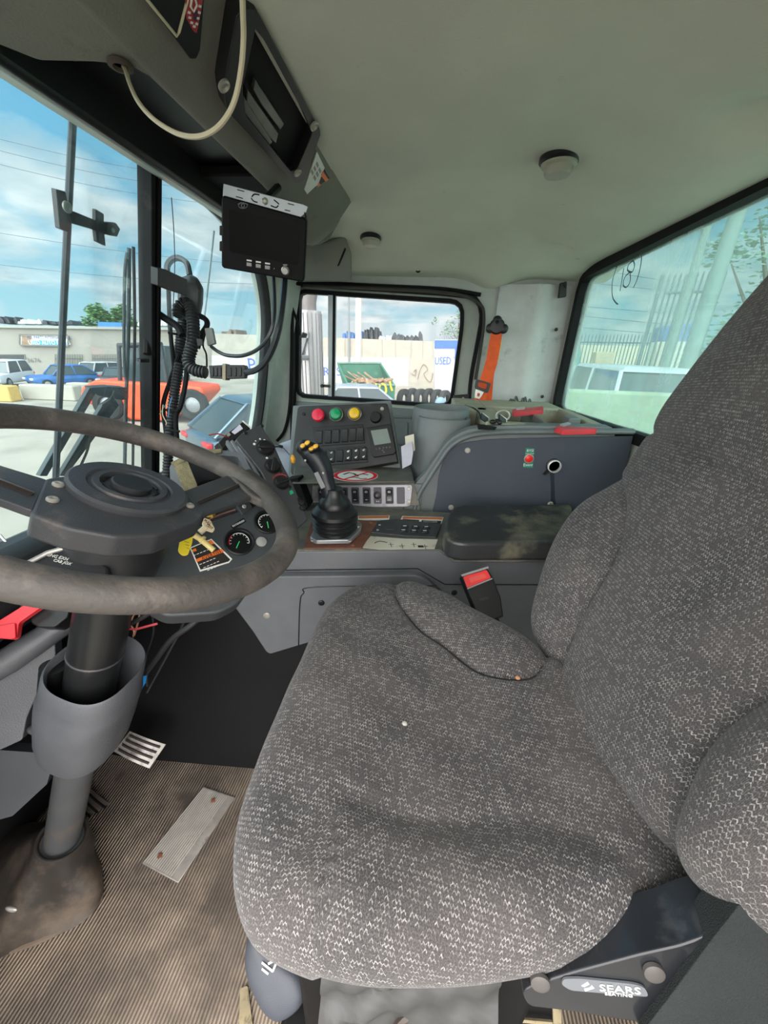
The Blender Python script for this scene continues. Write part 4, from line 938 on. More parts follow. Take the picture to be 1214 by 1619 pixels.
mb=MB(); mb.pxprism(LP.off(-.02),[(-120,1180),(0,1186),(88,1192),(74,1240),(20,1290),(-120,1330)],-.03,0); mb.build('lower_flap',mat('charcoal_flap',s2l(50,54,58),.6,var=.1),ls)
RH=PL(along(30,985,.60),(.35,-.6,.7),30,985); mb=MB()
mb.pxprism(RH,[(-60,1010),(0,980),(42,954),(68,958),(30,984),(27,1006),(20,1011),(-60,1002)],-.012,0,r=.004); mb.pxprism(RH,[(-60,1000),(26,985),(27,1008),(20,1011),(-60,1004)],-.01,.004,r=.003)
o=mb.build('brake_lever',RED,bevel=.003,bseg=3); tag(o,'glossy red handle beside the steering column at the left edge','handle')
mb=MB(); mb.pxprism(RH.off(-.02),[(48,958),(112,958),(108,975),(86,992),(60,992),(48,985)],-.05,0,r=.004); o=mb.build('bracket_block',BLACKP,bevel=.004); tag(o,'black plastic block between the red handle and the steering column','block')
DB=PL(along(30,900,.66),(.35,-.5,.8),30,900)
o=MB().pxprism(DB,[(-90,900),(0,845),(52,905),(120,900),(60,955),(-90,1010)],-.03,0,r=.004).build('dash_trim',mat('side_trim_grey',s2l(70,74,76),.4,var=.1),DASH,bevel=.004)
mb=MB(); mb.tube([DB.at(0,846,.003),DB.at(50,903,.003)],.0022,8); mb.build('bright_edge',METAL,DASH)
mb=MB(); mb.tube([DB.at(-30,975,.006),DB.at(20,938,.006)],.006,8); q=mb.build('pale_edge',mat('pale_edge',s2l(170,182,180),.4),DASH)
mb=MB(); mb.tube([DB.at(-30,962,.008),DB.at(10,942,.008)],.003,8); q=mb.build('red_stripe',RED,DASH)
# loose cables under the dash, ties, blue tag
for k,(px,w,cm,d,lab) in enumerate((([(330,965),(300,990),(270,1012),(245,1045),(222,1075)],.0055,s2l(40,40,42),.74,'thick black cable sagging under the dash'),
   ([(300,955),(288,990),(262,1040),(240,1080),(232,1095)],.003,s2l(34,34,36),.78,'thin black cable down the tunnel side panel'),
   ([(240,965),(243,1000),(232,1040),(233,1085)],.0025,s2l(30,30,32),.76,'thin black cable beside the column cowl'),
   ([(196,990),(215,982),(235,970),(258,955)],.0040,s2l(28,28,30),.62,'black cable joining the column under the wheel rim'),
   ([(212,1005),(218,985),(222,965)],.0016,s2l(150,104,84),.66,'brown wire loop under the rim'),
   ([(205,1022),(212,1000),(207,985),(215,968),(228,958)],.0014,s2l(176,120,96),.66,'copper coloured wire beside the column'),
   ([(198,1000),(206,1016),(214,1012),(210,1025),(206,1033)],.0014,s2l(160,96,80),.66,'reddish wire curl at the cowl top'))):
    o=MB().tube(spline([along(u,v,d) for u,v in px],6),w,8).build('cable',mat('cable_%d'%k,cm,.5)); tag(o,lab,'cable')
mb=MB(); mb.tube([along(192,994,.64),along(215,995,.64),along(249,986,.645)],.0022,6,flat=.5); mb.tube([along(193,994,.64),along(188,1002,.645),along(186,1012,.65)],.0022,6,flat=.5); mb.ball(along(196,994,.638),.0055); o=mb.build('cable_tie',mat('tie_red',s2l(178,62,72),.4)); tag(o,'red cable tie around the wires right of the column','cable tie')
BT=PL(along(224,1078,.72),(.2,-.8,.5),224,1078); mb=MB(); mb.pxprism(BT,[(219,1070),(232,1068),(230,1080),(223,1091),(216,1086)],-.001,.0006); o=mb.build('blue_tag',flat('tag_blue',s2l(30,140,214),.5)); tag(o,'small blue tag hanging right of the grey cowl','tag')
# ================================================================== SIDE CONSOLE
e1_,e2_=at(480,869,'z',.55),at(695,869,'z',.55)
CF=PL(e2_,Vector((e2_-e1_).normalized()).cross(Vector((0,0,1))))
CT=zplane(.55,600,840)
DUSTC=mat('dusty_console_top',s2l(92,92,86),.65,var=.15,vs=12,dirt=s2l(128,118,100),ds=12,dth=.5,bump=.2,bs=400)
con=thing('side_console',(.0,1.2,ZF),'grey moulded side console between the driver seat and the far door','console')
# top deck, its front edge following the notch for the arm pad
pf=CT.px([(400,869),(695,869),(717,886),(905,886)]); yb=[CT.to2(Vector((x,1.075,.55))) for x in (.52,-.46)]
mb=MB(); mb.prism(CT,pf+yb,-.006,0)
mb.build('console_top',DUSTC,con,bevel=.004)
mb=MB(); mb.pxprism(CF,[(395,872),(695,870),(717,887),(905,887),(905,1090),(700,1080),(480,1030),(430,1020),(408,985),(395,950)],-.10,0); fb_=mb.build('console_front',GREYP,con,bevel=.004)
mb=MB(); mb.pxprism(CF,[(372,948),(392,922),(440,904),(655,902),(672,908),(702,936),(720,1000),(715,1090),(640,1060),(470,1032),(425,1024),(403,990)],0,.022,r=.012); fair=mb.build('knee_fairing',GREYP,con,bevel=.009,bseg=3)
CF2=CF.off(.0222)
mb=MB(); pts=[(472,1022),(474,955),(480,938),(500,928),(690,926)]; mb.tube(spline([CF2.at(u,v) for u,v in pts],6),.0016,6); mb.build('panel_groove',BLACKP,fair)
mb=MB(); mb.tube([CF.at(440,902,.002),CF.at(660,899,.002),CF.at(703,924,.002),CF.at(900,925,.002)],.0013,6); mb.build('seam_line',BLACKP,con)
screw(CF2,422,973,.009,fair,SCREW); screw(CF2,508,953,.008,fair,BLACKP); screw(CF,718,937,.008,con,BLACKP); 
# arm pad
AP=zplane(.612,800,830)
mb=MB(); mb.pxprism(AP,[(706,852),(700,836),(706,815),(718,800),(735,797),(905,796),(905,856),(730,858)],-.050,0,r=.03,seg=7)
ap=thing('arm_pad',AP.at(780,830,-.055),'scuffed black padded armrest on top of the side console','armrest')
mb.build('pad',mat('worn_vinyl_pad',s2l(48,50,50),.38,var=.2,vs=6,dirt=s2l(122,118,98),ds=8,dth=.5,bump=.25,bs=120),ap,bevel=.012,bseg=4)
# joystick base plate: rusty sheet
mb=MB(); mb.pxprism(CT,[(480,868),(492,826),(565,823),(598,825),(572,868)],0,.003,r=.002); rp_=mb.build('rusty_sheet',mat('rusty_sheet_steel',s2l(128,84,68),.75,.2,var=.25,dirt=s2l(84,66,58),ds=18,dth=.5),con,bevel=.001)
for u,v in ((587,826),(558,862)): screw(CT.off(.003),u,v,.006,con,MATS['rust'])
# decals on the console top
mb=MB(); mb.pxprism(CT,[(586,848),(640,852),(692,853),(687,868),(600,869),(570,866)],0,.0006); dl=mb.build('cream_decal',LABELW,con)
mb=MB(); C2=CT.off(.0008)
mb.tube(spline([C2.at(592,859),C2.at(600,856),C2.at(612,858)],4),.0016,6,flat=.3); 
for u,v in ((618,861),(636,863),(654,861),(672,864)):
    mb.tube([C2.at(u-4,v),C2.at(u+4,v)],.0007,4); mb.tube([C2.at(u-1,v-3),C2.at(u+1,v+4)],.0007,4)
mb.plbox(C2,*C2.to2(C2.at(665,864)),.014,.010,0,.0003); mb.build('decal_drawing',INK,con)
for px,st in (([(566,816),(616,815),(615,822),(566,823)],[(567,816.5),(615,815.5),(614,819.5),(567,820)]),([(636,816),(701,818),(697,830),(631,826)],[(637,817),(700,818.5),(699,822),(636,820.5)])):
    mb=MB(); mb.pxprism(CT,px,0,.0006); mb.build('decal',WHITE,con); mb=MB(); mb.pxprism(CT,st,.0006,.0009); mb.build('decal_band',ORANGEL,con)
mb=MB(); mb.pxprism(CT,[(637,821),(663,822.5),(661,826.5),(634,825)],.0006,.0009); mb.pxprism(CT,[(667,822.5),(698,824),(696,829),(665,827)],.0006,.0009); mb.build('decal_panel',INK,con)
mb=MB()
for k in range(2):
    for a in (638,669): mb.tube([C2.at(a,823.4+k*1.6),C2.at(a+22,824.2+k*1.6)],.0006,4,flat=.4)
mb.build('decal_print',LABELW,con)
# air-switch pad set in the top
mb=MB(); mb.pxprism(CT,[(600,825),(625,822),(698,830),(690,851),(640,849),(586,843)],0,.004,r=.003); sp=mb.build('switch_pad',DARKP,con,bevel=.0015)
C3=CT.off(.004)
for r_ in range(2):
    for c_ in range(3):
        u=640+c_*17-r_*2.5; v=834+r_*6.3+c_*.6
        a,b=C3.to2(C3.at(u,v)); mb=MB(); mb.plbox(C3,a,b,.021,.013,0,.004); k=mb.build('pad_button',BLACKP,con,bevel=.002)
        mb=MB(); mb.plbox(C3,a,b+.002,.010,.003,.004,.0048); mb.build('button_bar',mat('pale_print',s2l(180,184,186),.35),con)  # raised pale bar on top of each button
a,b=C3.to2(C3.at(616,836)); mb=MB(); mb.plbox(C3,a,b,.024,.020,0,.003); mb.build('blank_button',DARKP,con,bevel=.002)
mb=MB()
for u,v in ((600,830),(597,838)): a,b=C3.to2(C3.at(u,v)); mb.plbox(C3,a,b,.006,.006,0,.0008)
mb.build('pad_marks',MATS['pale_print'],con)

# ---- joystick
JB=at(529,846,'z',.553)
joy=thing('joystick',JB,'black joystick with amber buttons on a ribbed rubber bellows','joystick')
JT=zplane(.556,529,846)
mb=MB(); mb.pxprism(JT,[(490,856),(495,846),(500,836),(540,830),(566,829),(572,834),(570,844),(553,860),(500,861)],0,.012,r=.006); bp_=mb.build('base_plate',mat('cast_aluminium',s2l(178,184,188),.35,.75,var=.1),joy,bevel=.002)
mb=MB()
for u,v in ((494,855),(553,856),(566,833)): mb.lathe(JT.at(u,v,.012),(0,0,1),[(.004,0),(.004,.003),(.0001,.003)],10)
mb.build('plate_screws',SCREW,bp_)
bc=JT.at(530,840,.012)
mb=MB(); prof=[(.046,0),(.048,.006)]
for k in range(3): prof+=[(.052,.010+k*.012),(.0575,.014+k*.012),(.052,.018+k*.012)]
prof+=[(.058,.050),(.057,.058),(.045,.070),(.0405,.072),(.041,.078),(.036,.088),(.026,.098),(.021,.112),(.0205,.118)]
mb.lathe(bc,(0,0,1),prof,44); mb.build('bellows',mat('bellows_rubber',s2l(26,27,29),.4,var=.15),joy)
JP=PL(bc+Vector((0,0,.10)),(-.0,-1,.2),520,770)
path=[JP.at(u,v) for u,v in ((524,800),(521,780),(516,762),(510,742),(501,725),(491,714),(484,708))]
rad=[.020,.0195,.0205,.0235,.0265,.0265,.021]
mb=MB(); mb.tube(spline(path,6),[float(np.interp(i/36,[k/6 for k in range(7)],rad)) for i in range(37)],20)
mb.ball(path[-1]+Vector((-.002,0,0)),(.022,.024,.020)); gr_=mb.build('grip',mat('grip_black',s2l(30,32,36),.36,var=.15,bump=.2,bs=700),joy)
for u,v in ((479,705),(486,700.5),(492.5,709.5),(499,706)):
    JQ=JP.off(.027); c=JQ.at(u,v); ax2=Vector((-.25,-.45,.85)).normalized(); mb=MB(); mb.lathe(c-ax2*.004,ax2,[(.0088,-.004),(.0088,.003),(.0075,.004),(.0001,.004)],18); rg_=mb.build('button_ring',BLACKP,gr_)
    mb=MB(); mb.lathe(c,ax2,[(.0068,-.001),(.0068,.002),(.005,.0036),(.0001,.004)],18); mb.build('amber_button',flat('joy_amber',s2l(240,180,60),.35),gr_)
JQ=JP.off(.024)
mb=MB(); mb.ball(JP.at(463,726,.012),(.006,.008,.011)); mb.build('trigger',flat('joy_amber',s2l(240,180,60),.35),gr_)
mb=MB(); mb.pxprism(JP.off(.0215),[(496.5,748),(503,745.5),(515,770),(508,773)],0,.002,r=.002); mb.build('side_label',mat('label_grey',s2l(120,122,122),.5),gr_)
mb=MB()
for u,v in ((482.5,728),(511,748)): c=JP.at(u,v,.0255 if v<740 else .022); mb.ball(c,(.003,.002,.003))
mb.build('chrome_pins',SCREW,gr_)

# ---- lower switch bank (vertical face behind the joystick)
SK=PL(at(570,785,'y',1.08),(0,-1,.18),570,785)
bank=thing('switch_bank',SK.at(570,803,-.01),'row of rocker switches and a rotary selector in a worn steel plate behind the joystick','switch panel')
mb=MB(); mb.pxprism(SK,[(468,764),(655,763),(664,800),(470,806)],-.06,-.001); mb.build('surround',DUSTC,bank,bevel=.002)
mb=MB(); mb.pxprism(SK,[(494,767),(650,766),(652,770),(649,799),(645,801),(496,803),(493,799)],-.001,.002,r=.003); pl_=mb.build('steel_plate',mat('brushed_worn_plate',s2l(150,150,154),.45,.6,var=.12,dirt=s2l(96,92,90),ds=20,dth=.55),bank,bevel=.001)
SK2=SK.off(.002)
for u in (509,527,544,561.6,579.6,597,615.7,633.5):
    a,b=SK2.to2(SK2.at(u,783.5)); knobby=abs(u-597)<1; blank=u>630
    mb=MB(); q=fillet([(a-.0125,b-.026),(a+.0125,b-.026),(a+.0125,b+.026),(a-.0125,b+.026)],.004); mb.prism(SK2,q,0,.002); mb.build('switch_bezel',mat('bezel_purple_grey',s2l(88,84,92),.55,var=.1) if (blank or knobby) else DARKP,bank,bevel=.0008)
    if blank: continue
    if knobby:
        mb=MB(); c=SK2.P(a,b+.002,.002); mb.lathe(c,SK2.n,[(.0125,0),(.0125,.003),(.009,.004),(.0085,.008),(.0001,.009)],24); mb.build('selector_ring',BLACKP,bank)
        mb=MB(); mb.ball(c+SK2.n*.010,(.005,.005,.005)); mb.build('selector_tip',mat('tip_grey',s2l(120,120,120),.3),bank)
        mb=MB()
        for d in(-.003,.003): mb.plbox(SK2,a+d,b-.018,.0025,.0025,.002,.0026)
        mb.build('selector_print',WHITE,bank); continue
    mb=MB(); A,B=a,b; w=.0085
    sec=[(-.020,.003),(-.018,.007),(0,.004),(.018,.009),(.020,.003)]
    loops=[[SK2.P(A-w,B+y,h),SK2.P(A+w,B+y,h),SK2.P(A+w,B+y,.0),SK2.P(A-w,B+y,.0)] for y,h in sec]; mb.loft(loops); mb.build('rocker',mat('rocker_gloss',s2l(36,37,40),.22,var=.1),bank,bevel=.0008)
    mb=MB()
    for dx,dy,ww,hh in ((0,.011,.008,.0012),(0,.015,.008,.0012),(-.003,.013,.0012,.005),(.003,.013,.0012,.005),(0,-.012,.007,.0015)): mb.plbox(SK2,A+dx,B+dy,ww,hh,.007 if dy<0 else .0088,.0093)
    mb.build('symbol',WHITE if u in (509,615.7,544) else MATS['pale_print'],bank)
for u,v in ((497,771),(497,795),(646.5,773),(646.5,793)): screw(SK2,u,v,.0058,bank,SCREW)
# ledge with the no-step sticker
LG=zplane(.638,560,752)
mb=MB(); mb.pxprism(LG,[(462,763),(655,761),(648,728),(640,722),(465,738)],-.006,0); mb.build('ledge',DUSTC,con,bevel=.003)
c=LG.at(562,752); ra=(LG.at(597,751)-c).length; ey_=(LG.at(562,743)-LG.at(562,761)).length/2
mb=MB(); mb.lathe(c,LG.n,[(ra,.0002),(ra,.0008),(.0001,.0008)],48,sx=1,ref=(1,0,0))
for o_ in (0,):pass
SY=ey_/ra
def flatdisc(r,h,r0=None,nm='x',m_=None,par=None):
    mb=MB(); n=48; O=[(LG.to2(c)[0]+r*math.cos(2*math.pi*i/n),LG.to2(c)[1]+r*SY*math.sin(2*math.pi*i/n)) for i in range(n)]
    if r0: I=[(LG.to2(c)[0]+r0*math.cos(2*math.pi*i/n),LG.to2(c)[1]+r0*SY*math.sin(2*math.pi*i/n)) for i in range(n)]; mb.ring(LG,I,O,h-.0003,h)
    else: mb.prism(LG,O,h-.0005,h)
    return mb.build(nm,m_,par,smooth=False)
nsk=flatdisc(ra,.0007,None,'sticker_disc',WHITE,con)
flatdisc(ra*.97,.0011,ra*.80,'red_ring',RED,con)
C4=LG.off(.0012)
mb=MB(); mb.tube([C4.at(584,745.5),C4.at(543,758)],.0035,6,flat=.1,ref=C4.a); mb.build('red_bar',RED,con)
mb=MB()
for px,w in (([(543,750),(552,747),(560,749),(566,753)],.004),([(548,756),(560,754),(572,757),(580,756)],.003),([(572,749),(582,751)],.003)): mb.tube([C4.at(u,v,-.0002) for u,v in px],w,6,flat=.1,ref=C4.a)
mb.build('boot_pictogram',INK,con)
tag(nsk,'round white and red no-step sticker')

# ---- upper switch panel, leaning back
UP=PL(at(550,748,'y',1.16),(0,-.93,.42),550,700)
panel=thing('control_panel',UP.at(550,748,-.02),'black leaning control panel with red, green and amber round buttons','control panel')
mb=MB(); mb.pxprism(UP,[(470,645),(474,642),(610,637),(613,640),(629,730),(560,742),(462,751),(459,745)],-.045,0,r=.004); ub=mb.build('panel_body',mat('panel_black',s2l(40,40,40),.5,var=.2,dirt=s2l(86,80,72),ds=18,dth=.6),panel,bevel=.003)
mb=MB(); mb.pxprism(UP.off(-.05),[(463,641),(618,633),(634,740),(455,756)],-.03,0,r=.004); mb.build('panel_back',GREYG,panel,bevel=.004)
def bigbutton(u,v,m_,ring):
    c=UP.at(u,v); 
    if ring:
        mb=MB(); mb.lathe(c,UP.n,[(.0195,0),(.0195,.010),(.0228,.014),(.0215,.015),(.0175,.010),(.0175,.0)],32); mb.build('guard_ring',mat('guard_alu',s2l(190,186,176),.35,.8),panel)
    mb=MB(); r=.0185 if ring else .0215; mb.lathe(c,UP.n,[(.012,0),(.012,.014),(r,.016),(r,.019),(r*.85,.024),(r*.4,.0265),(.0001,.027)],32); mb.build('push_button',m_,panel)
bigbutton(505,658.5,flat('button_red',s2l(232,40,72),.4),False); bigbutton(532.6,657,GREEN,True); bigbutton(561.6,655.8,YELLOW,True)
knob(UP,594,661,.019,.016,BLACKP,panel,'rotary_knob',tap=.92)
mb=MB(); mb.pxprism(UP,[(493,676),(574,671),(577,701),(499,706)],0,.003,r=.002); mb.build('switch_frame',BLACKP,panel,bevel=.001)
UQ=UP.off(.003)
for u,v in ((504.5,691.5),(518.6,690.5),(531.4,689.5),(545,688.5),(558,687.5),(569.5,686.5)):
    a,b=UQ.to2(UQ.at(u,v)); mb=MB(); w=.0105; 
    loops=[[UQ.P(a-w,b+y,h),UQ.P(a+w,b+y,h),UQ.P(a+w,b+y,0),UQ.P(a-w,b+y,0)] for y,h in ((-.022,.002),(-.020,.0045),(0,.0028),(.020,.0055),(.022,.002))]; mb.loft(loops); mb.build('rocker',BLACKP,panel,bevel=.0007)
mb=MB(); mb.pxprism(UP,[(500,711),(578,705),(582,731),(504,737)],0,.003,r=.002); mb.build('switch_frame',BLACKP,panel,bevel=.001)
for i,(u,v) in enumerate(((511,722.5),(524,721.5),(537.2,720.5),(550.5,719.5),(562.8,718.5),(574.8,717.5))):
    a,b=UQ.to2(UQ.at(u,v)); mb=MB(); w=.0105
    loops=[[UQ.P(a-w,b+y,h),UQ.P(a+w,b+y,h),UQ.P(a+w,b+y,0),UQ.P(a-w,b+y,0)] for y,h in ((-.020,.002),(-.018,.0055),(0,.0028),(.018,.0045),(.020,.002))]; mb.loft(loops); mb.build('rocker',BLACKP,panel,bevel=.0007)
    if i in (1,3,4,5):
        mb=MB()
        for dy in (-.011,.011): mb.plbox(UQ,a,b+dy,.006,.0045,.0035,.0058); mb.plbox(UQ,a+.003,b+dy+.003,.003,.003,.0035,.0058)
        mb.build('symbol',WHITE if i in(3,4) else MATS['pale_print'],panel)
# display unit
mb=MB(); mb.pxprism(UP,[(579,678),(617,672),(619,674),(626,715),(623,719),(592,724),(588,720)],0,.012,r=.003); ds_=mb.build('display_unit',BLACKP,panel,bevel=.002)
UD=UP.off(.012); mb=MB(); mb.pxprism(UD,[(586,681),(612,677.5),(618,700),(592,704)],0,.0008,r=.001); mb.build('screen',flat('lcd_screen',s2l(128,138,132),.25),ds_)
mb=MB()
for u,v in ((595,710),(600,709),(605,712),(606,708),(611,707.5),(616,707),(607,715)): mb.lathe(UD.at(u,v),UD.n,[(.0028,0),(.0024,.001),(.0001,.001)],10)
mb.build('keys',mat('keys_grey',s2l(84,80,80),.5),ds_)
for u,v in ((604,646.5),(480,654.6),(469,745)): screw(UP,u,v,.006,panel,SCREW if u!=480 else BLACKP)
# pale moulded duct cover between dash and panel
mb=MB(); LV=PL(at(440,740,'y',1.30),(.1,-.8,.6),440,740); mb.pxprism(LV,[(418,716),(440,700),(470,690),(480,760),(455,790),(430,770),(424,735)],-.08,0,r=.02)
o=mb.build('duct_cover',mat('lavender_grey',s2l(142,146,158),.55,var=.06),bevel=.015,bseg=3); tag(o,'pale grey moulded cover between the heater panel and control panel','cover')
mb=MB(); mb.tube(spline([LV.at(432,706,.012),LV.at(440,705,.02),LV.at(447,707,.015)],5),.006,10); mb.tube(spline([LV.at(447,707,.015),LV.at(455,716,.01),LV.at(460,722,.0)],5),.0012,6); o=mb.build('sensor_lead',BLACKP); tag(o,'black sensor plug with a thin lead on the pale cover','lead')
# matt black piece stands in for the shaded gap and bracket left of the bank
mb=MB(); GPx=PL(at(470,790,'y',1.0),(.0,-1,.1),470,790); mb.pxprism(GPx,[(452,758),(470,756),(487,800),(478,812),(462,805)],-.05,0); o=mb.build('dark_gap',BLACKM); tag(o,'matt black piece standing in for the dark gap left of the lower switch bank','cover')

# ---- big equipment box: raised surround, navy panel, top deck with tray
KB=PL((.2,1.10,.7),(0,-1,0),800,740)
box_=thing('equipment_box',(.3,1.4,ZF),'tall grey equipment box with a blue-grey front panel beside the far door','cabinet')
def boxout(d=0): return [(636,808),(640,790),(652,770),(672,748),(690,722),(706,700),(728,684),(760,676),(820,673),(1000,676)]
top=spline([KB.at(u,v) for u,v in boxout()],5)
prof2=[KB.to2(p) for p in top]; bot=[(prof2[-1][0],KB.to2(Vector((0,1.1,ZF)))[1]),(prof2[0][0],KB.to2(Vector((0,1.1,ZF)))[1])]
# body: the silhouette extruded to the door, tray hole left in the deck
xr=rearx(1.1)-.015
cl_=[(min(a,KB.to2(Vector((xr,1.1,0)))[0]),b) for a,b in prof2]; 
mb=MB(); 
loops=[]
for y,sc_ in ((1.10,0),(1.092,.006),(1.075,.012)):pass
mb.prism(KB,cl_+[(cl_[-1][0],bot[0][1]),(cl_[0][0],bot[1][1])],-.05,0); xs_=KB.to2(Vector((.175,1.1,0)))[0]; mb.build('box_front',GREYG,box_,bevel=.012,bseg=3)
zt=.815
DECKM=mat('dusty_box_top',s2l(158,156,136),.8,var=.12,vs=14,dirt=s2l(112,110,96),ds=14,dth=.56)
mb=MB()
for (xa,xb,ya,yb) in ((.20,.515,1.115,1.165),(.085,.20,1.39,1.745),(.16,.225,1.13,1.45),(.20,.50,1.52,1.745),(.475,.515,1.16,1.53)): mb.box(((xa+xb)/2,(ya+yb)/2,zt-.025),(xb-xa,yb-ya,.062))
mb.build('deck',DECKM,box_,bevel=.006)
mb=MB(); mb.box((.35,1.34,zt-.05),(.27,.37,.01)); mb.build('tray_floor',mat('dusty_tray',s2l(140,138,118),.8,var=.2,dirt=s2l(98,98,88),ds=20,dth=.5),box_)
mb=MB(); mb.box((.345,1.34,zt-.02),(.006,.35,.05)); mb.box((.44,1.26,zt-.015),(.035,.06,.06)); mb.build('tray_rib',GREYG,box_,bevel=.004)
mb=MB(); mb.box((.30,1.44,(zt+ZF)/2-.05),(.38,.56,zt-ZF-.16)); mb.build('box_core',GREYG,box_)
# raised rim following the curve
mb=MB(); cv=spline([KB.at(u,v,.004) for u,v in ((655,806),(662,782),(680,752),(698,724),(716,702),(745,688),(790,683),(860,682),(1000,682))],6)
mb.tube(cv,.016,12,flat=.5,ref=(0,-1,0)); mb.build('front_rim',GREYG,box_)
mb=MB(); mb.pxprism(KB,[(636,808),(655,764),(668,764),(664,806)],0,.010,r=.004); mb.build('corner_rib',GREYG,box_,bevel=.004)
nv=[KB.to2(p) for p in spline([KB.at(u,v) for u,v in ((684,806),(690,780),(694,750),(704,722),(722,704),(750,697),(800,693),(1000,689))],6)]
mb=MB(); mb.prism(KB,nv+[(nv[-1][0],nv[0][1]-.05),(nv[0][0],nv[0][1]-.05)],0,.0035); np_=mb.build('front_panel',NAVY,box_,bevel=.001)
KN=KB.off(.0036)
for u,v in ((739,712),(713,802),(870,797)): screw(KN,u,v,.0085,np_,SCREW,h=.005)
mb=MB(); mb.pxprism(KN,[(831,708),(845,709),(842,740),(827,739)],0,.0008); ev=mb.build('event_decal',flat('decal_green',s2l(36,124,100),.5),np_)
text(KN,'BYSI',838,712.5,.0105,WHITE,np_,h=.0012); text(KN,'Smart Track',837.5,717,.0046,WHITE,np_,h=.0012); text(KN,'Event',834.5,735,.012,WHITE,np_,h=.0012)
mb=MB(); c=KN.at(836,725); mb.lathe(c,KN.n,[(.0135,0),(.0135,.003),(.0115,.004),(.0115,.002)],28); mb.build('button_ring',SCREW,np_)
mb=MB(); mb.lathe(c,KN.n,[(.011,0),(.011,.003),(.008,.005),(.0001,.006)],28); mb.build('event_button',flat('event_red',s2l(232,40,36),.35),np_)
c=KN.at(875,736); mb=MB(); mb.lathe(c,KN.n,[(.021,0),(.021,.004),(.017,.006),(.0165,.004)],32); sk_=mb.build('socket',BLACKP,np_)
mb=MB(); mb.lathe(c,KN.n,[(.0185,.004),(.0185,.012),(.0155,.013),(.0150,.004)],32); mb.build('socket_ring',mat('bright_ring',s2l(205,203,198),.35,.2),np_)
mb=MB(); mb.lathe(c,KN.n,[(.0150,.0035),(.0001,.0036)],32); mb.build('socket_hole',BLACKM,np_)
mb=MB(); mb.pxprism(KN,[(858,749),(866,740),(868,744),(861,751)],0,.006); mb.build('socket_cap',BLACKP,np_)
mb=MB(); mb.pxprism(KN,[(869,748),(876,748),(877,790),(880,800),(870,800),(871,770)],0,.0004,r=.003); mb.build('oil_stain',mat('oil_stain',s2l(44,50,58),.3),np_)
# cup sleeve / pocket standing beside the box
CS=at(698,652,'y',1.31); cs=thing('cup_sleeve',(CS.x,CS.y,.56),'grey oval moulded pocket left of the equipment box top','pocket')
def oval(c,a,b_,n=56): return [c+Vector((a*math.cos(t),b_*math.sin(t),0)) for t in [2*math.pi*i/n for i in range(n)]]
mb=MB(); cc=Vector((CS.x-.002,CS.y,CS.z)); L_=[]
for z,a,b_ in ((-.28,.098,.10),(-.12,.098,.10),(-.02,.096,.098),(.012,.094,.096),(.018,.090,.092),(.012,.086,.088),(-.20,.076,.078)): L_.append(oval(cc+Vector((0,0,z)),a,b_))
mb.loft(L_,True,True); mb.build('sleeve',GREYG,cs)
mb=MB(); L_=[]
for z,a,b_ in ((-.22,.080,.060),(-.010,.084,.062),(-.004,.080,.058),(-.01,.076,.054),(-.08,.070,.048)): L_.append(oval(cc+Vector((.010,-.075,z)),a,b_))
mb.loft(L_,True,True); mb.build('front_pocket',GREYG,cs)
# folded papers tucked beside it
PPp=PL(at(645,715,'y',1.17),(-.35,-1,.1),645,715)
for k,(px,cm) in enumerate((([(634,706),(651,698),(653,716),(650,734),(636,741)],mat('paper_lavender',s2l(186,184,194),.8)),([(640,690),(654,686),(656,712),(642,722)],MATS['label_cream']))):  # lower sheet in an even lavender grey
    o=MB().pxprism(PPp.off(-.012*k),px,-.0015,0).build('paper_sheet',cm); tag(o,('folded white paper tucked left of the grey pocket, the lower one','cream paper edge tucked behind the folded white paper')[k],'paper')
# keys, clips and red tools on the deck
ZT=zplane(zt+.002,770,662)
def deckthing(name,lab,cat,px,h0,h1,m_,r=.002,pl=None,bev=.001):
    o=MB().pxprism(pl or ZT,px,h0,h1,r=r).build(name,m_,bevel=bev); return tag(o,lab,cat)
def prop_tool(name,lab,u0,v0,u1,v1,y0,w,h):
    pass
for k,(px,pc_,lab) in enumerate((([(810,649),(858,644),(859,650),(812,654)],[(815,647.5),(829,646.5),(829,649),(816,650)],'red handled cutter lying at the back of the tray'),([(877,678),(888,674),(944,676),(943,681),(890,682)],[(884,675),(897,671.5),(902,674),(890,677)],'red handled tool lying on the front edge of the box top'))):
    Z=zplane(zt+(.012 if k==0 else .006),px[0][0],px[0][1]); r=thing('hand_tool',Z.at(*px[0])-Vector((0,0,.012)),lab,'tool','red handled tools on the box top')
    MB().pxprism(Z,px,-.010,.004,r=.003).build('handle',REDD,r,bevel=.002)
    MB().pxprism(Z,pc_,.004,.008,r=.002).build('metal_jaw',mat('tool_metal',s2l(190,180,176),.4,.6),r,bevel=.001)
for k,(u,v,lab) in enumerate(((767,662,'left one of the two small black key blades standing on the box top'),(795,664,'right one of the two small black key blades standing on the box top'))):
    q=PL(ZT.at(u,v+6),(.5,-.85,.2),u,v); r=thing('vehicle_key',ZT.at(u,v+6),lab,'key','keys on the box top')
    MB().pxprism(q,[(u-5,v-9),(u+5,v-2),(u+5,v+8),(u-5,v+1)],-.006,0,r=.001).build('key_head',BLACKP,r,bevel=.001)
    MB().pxprism(q,[(u-5,v-9),(u-4,v-9),(u+6,v-2),(u+6,v+8),(u+5,v+8),(u+5,v-1)],0,.001).build('bright_edge',METAL,r)
c=ZT.at(795,658,.012); mb=MB(); mb.tube([c+Vector((.020*math.cos(a),.004,.016*math.sin(a))) for a in np.linspace(0,2*math.pi,28,endpoint=False)],.0028,8,closed=True); o=mb.build('key_ring',METAL); tag(o,'bright key ring behind the right key blade','ring')
mb=MB()
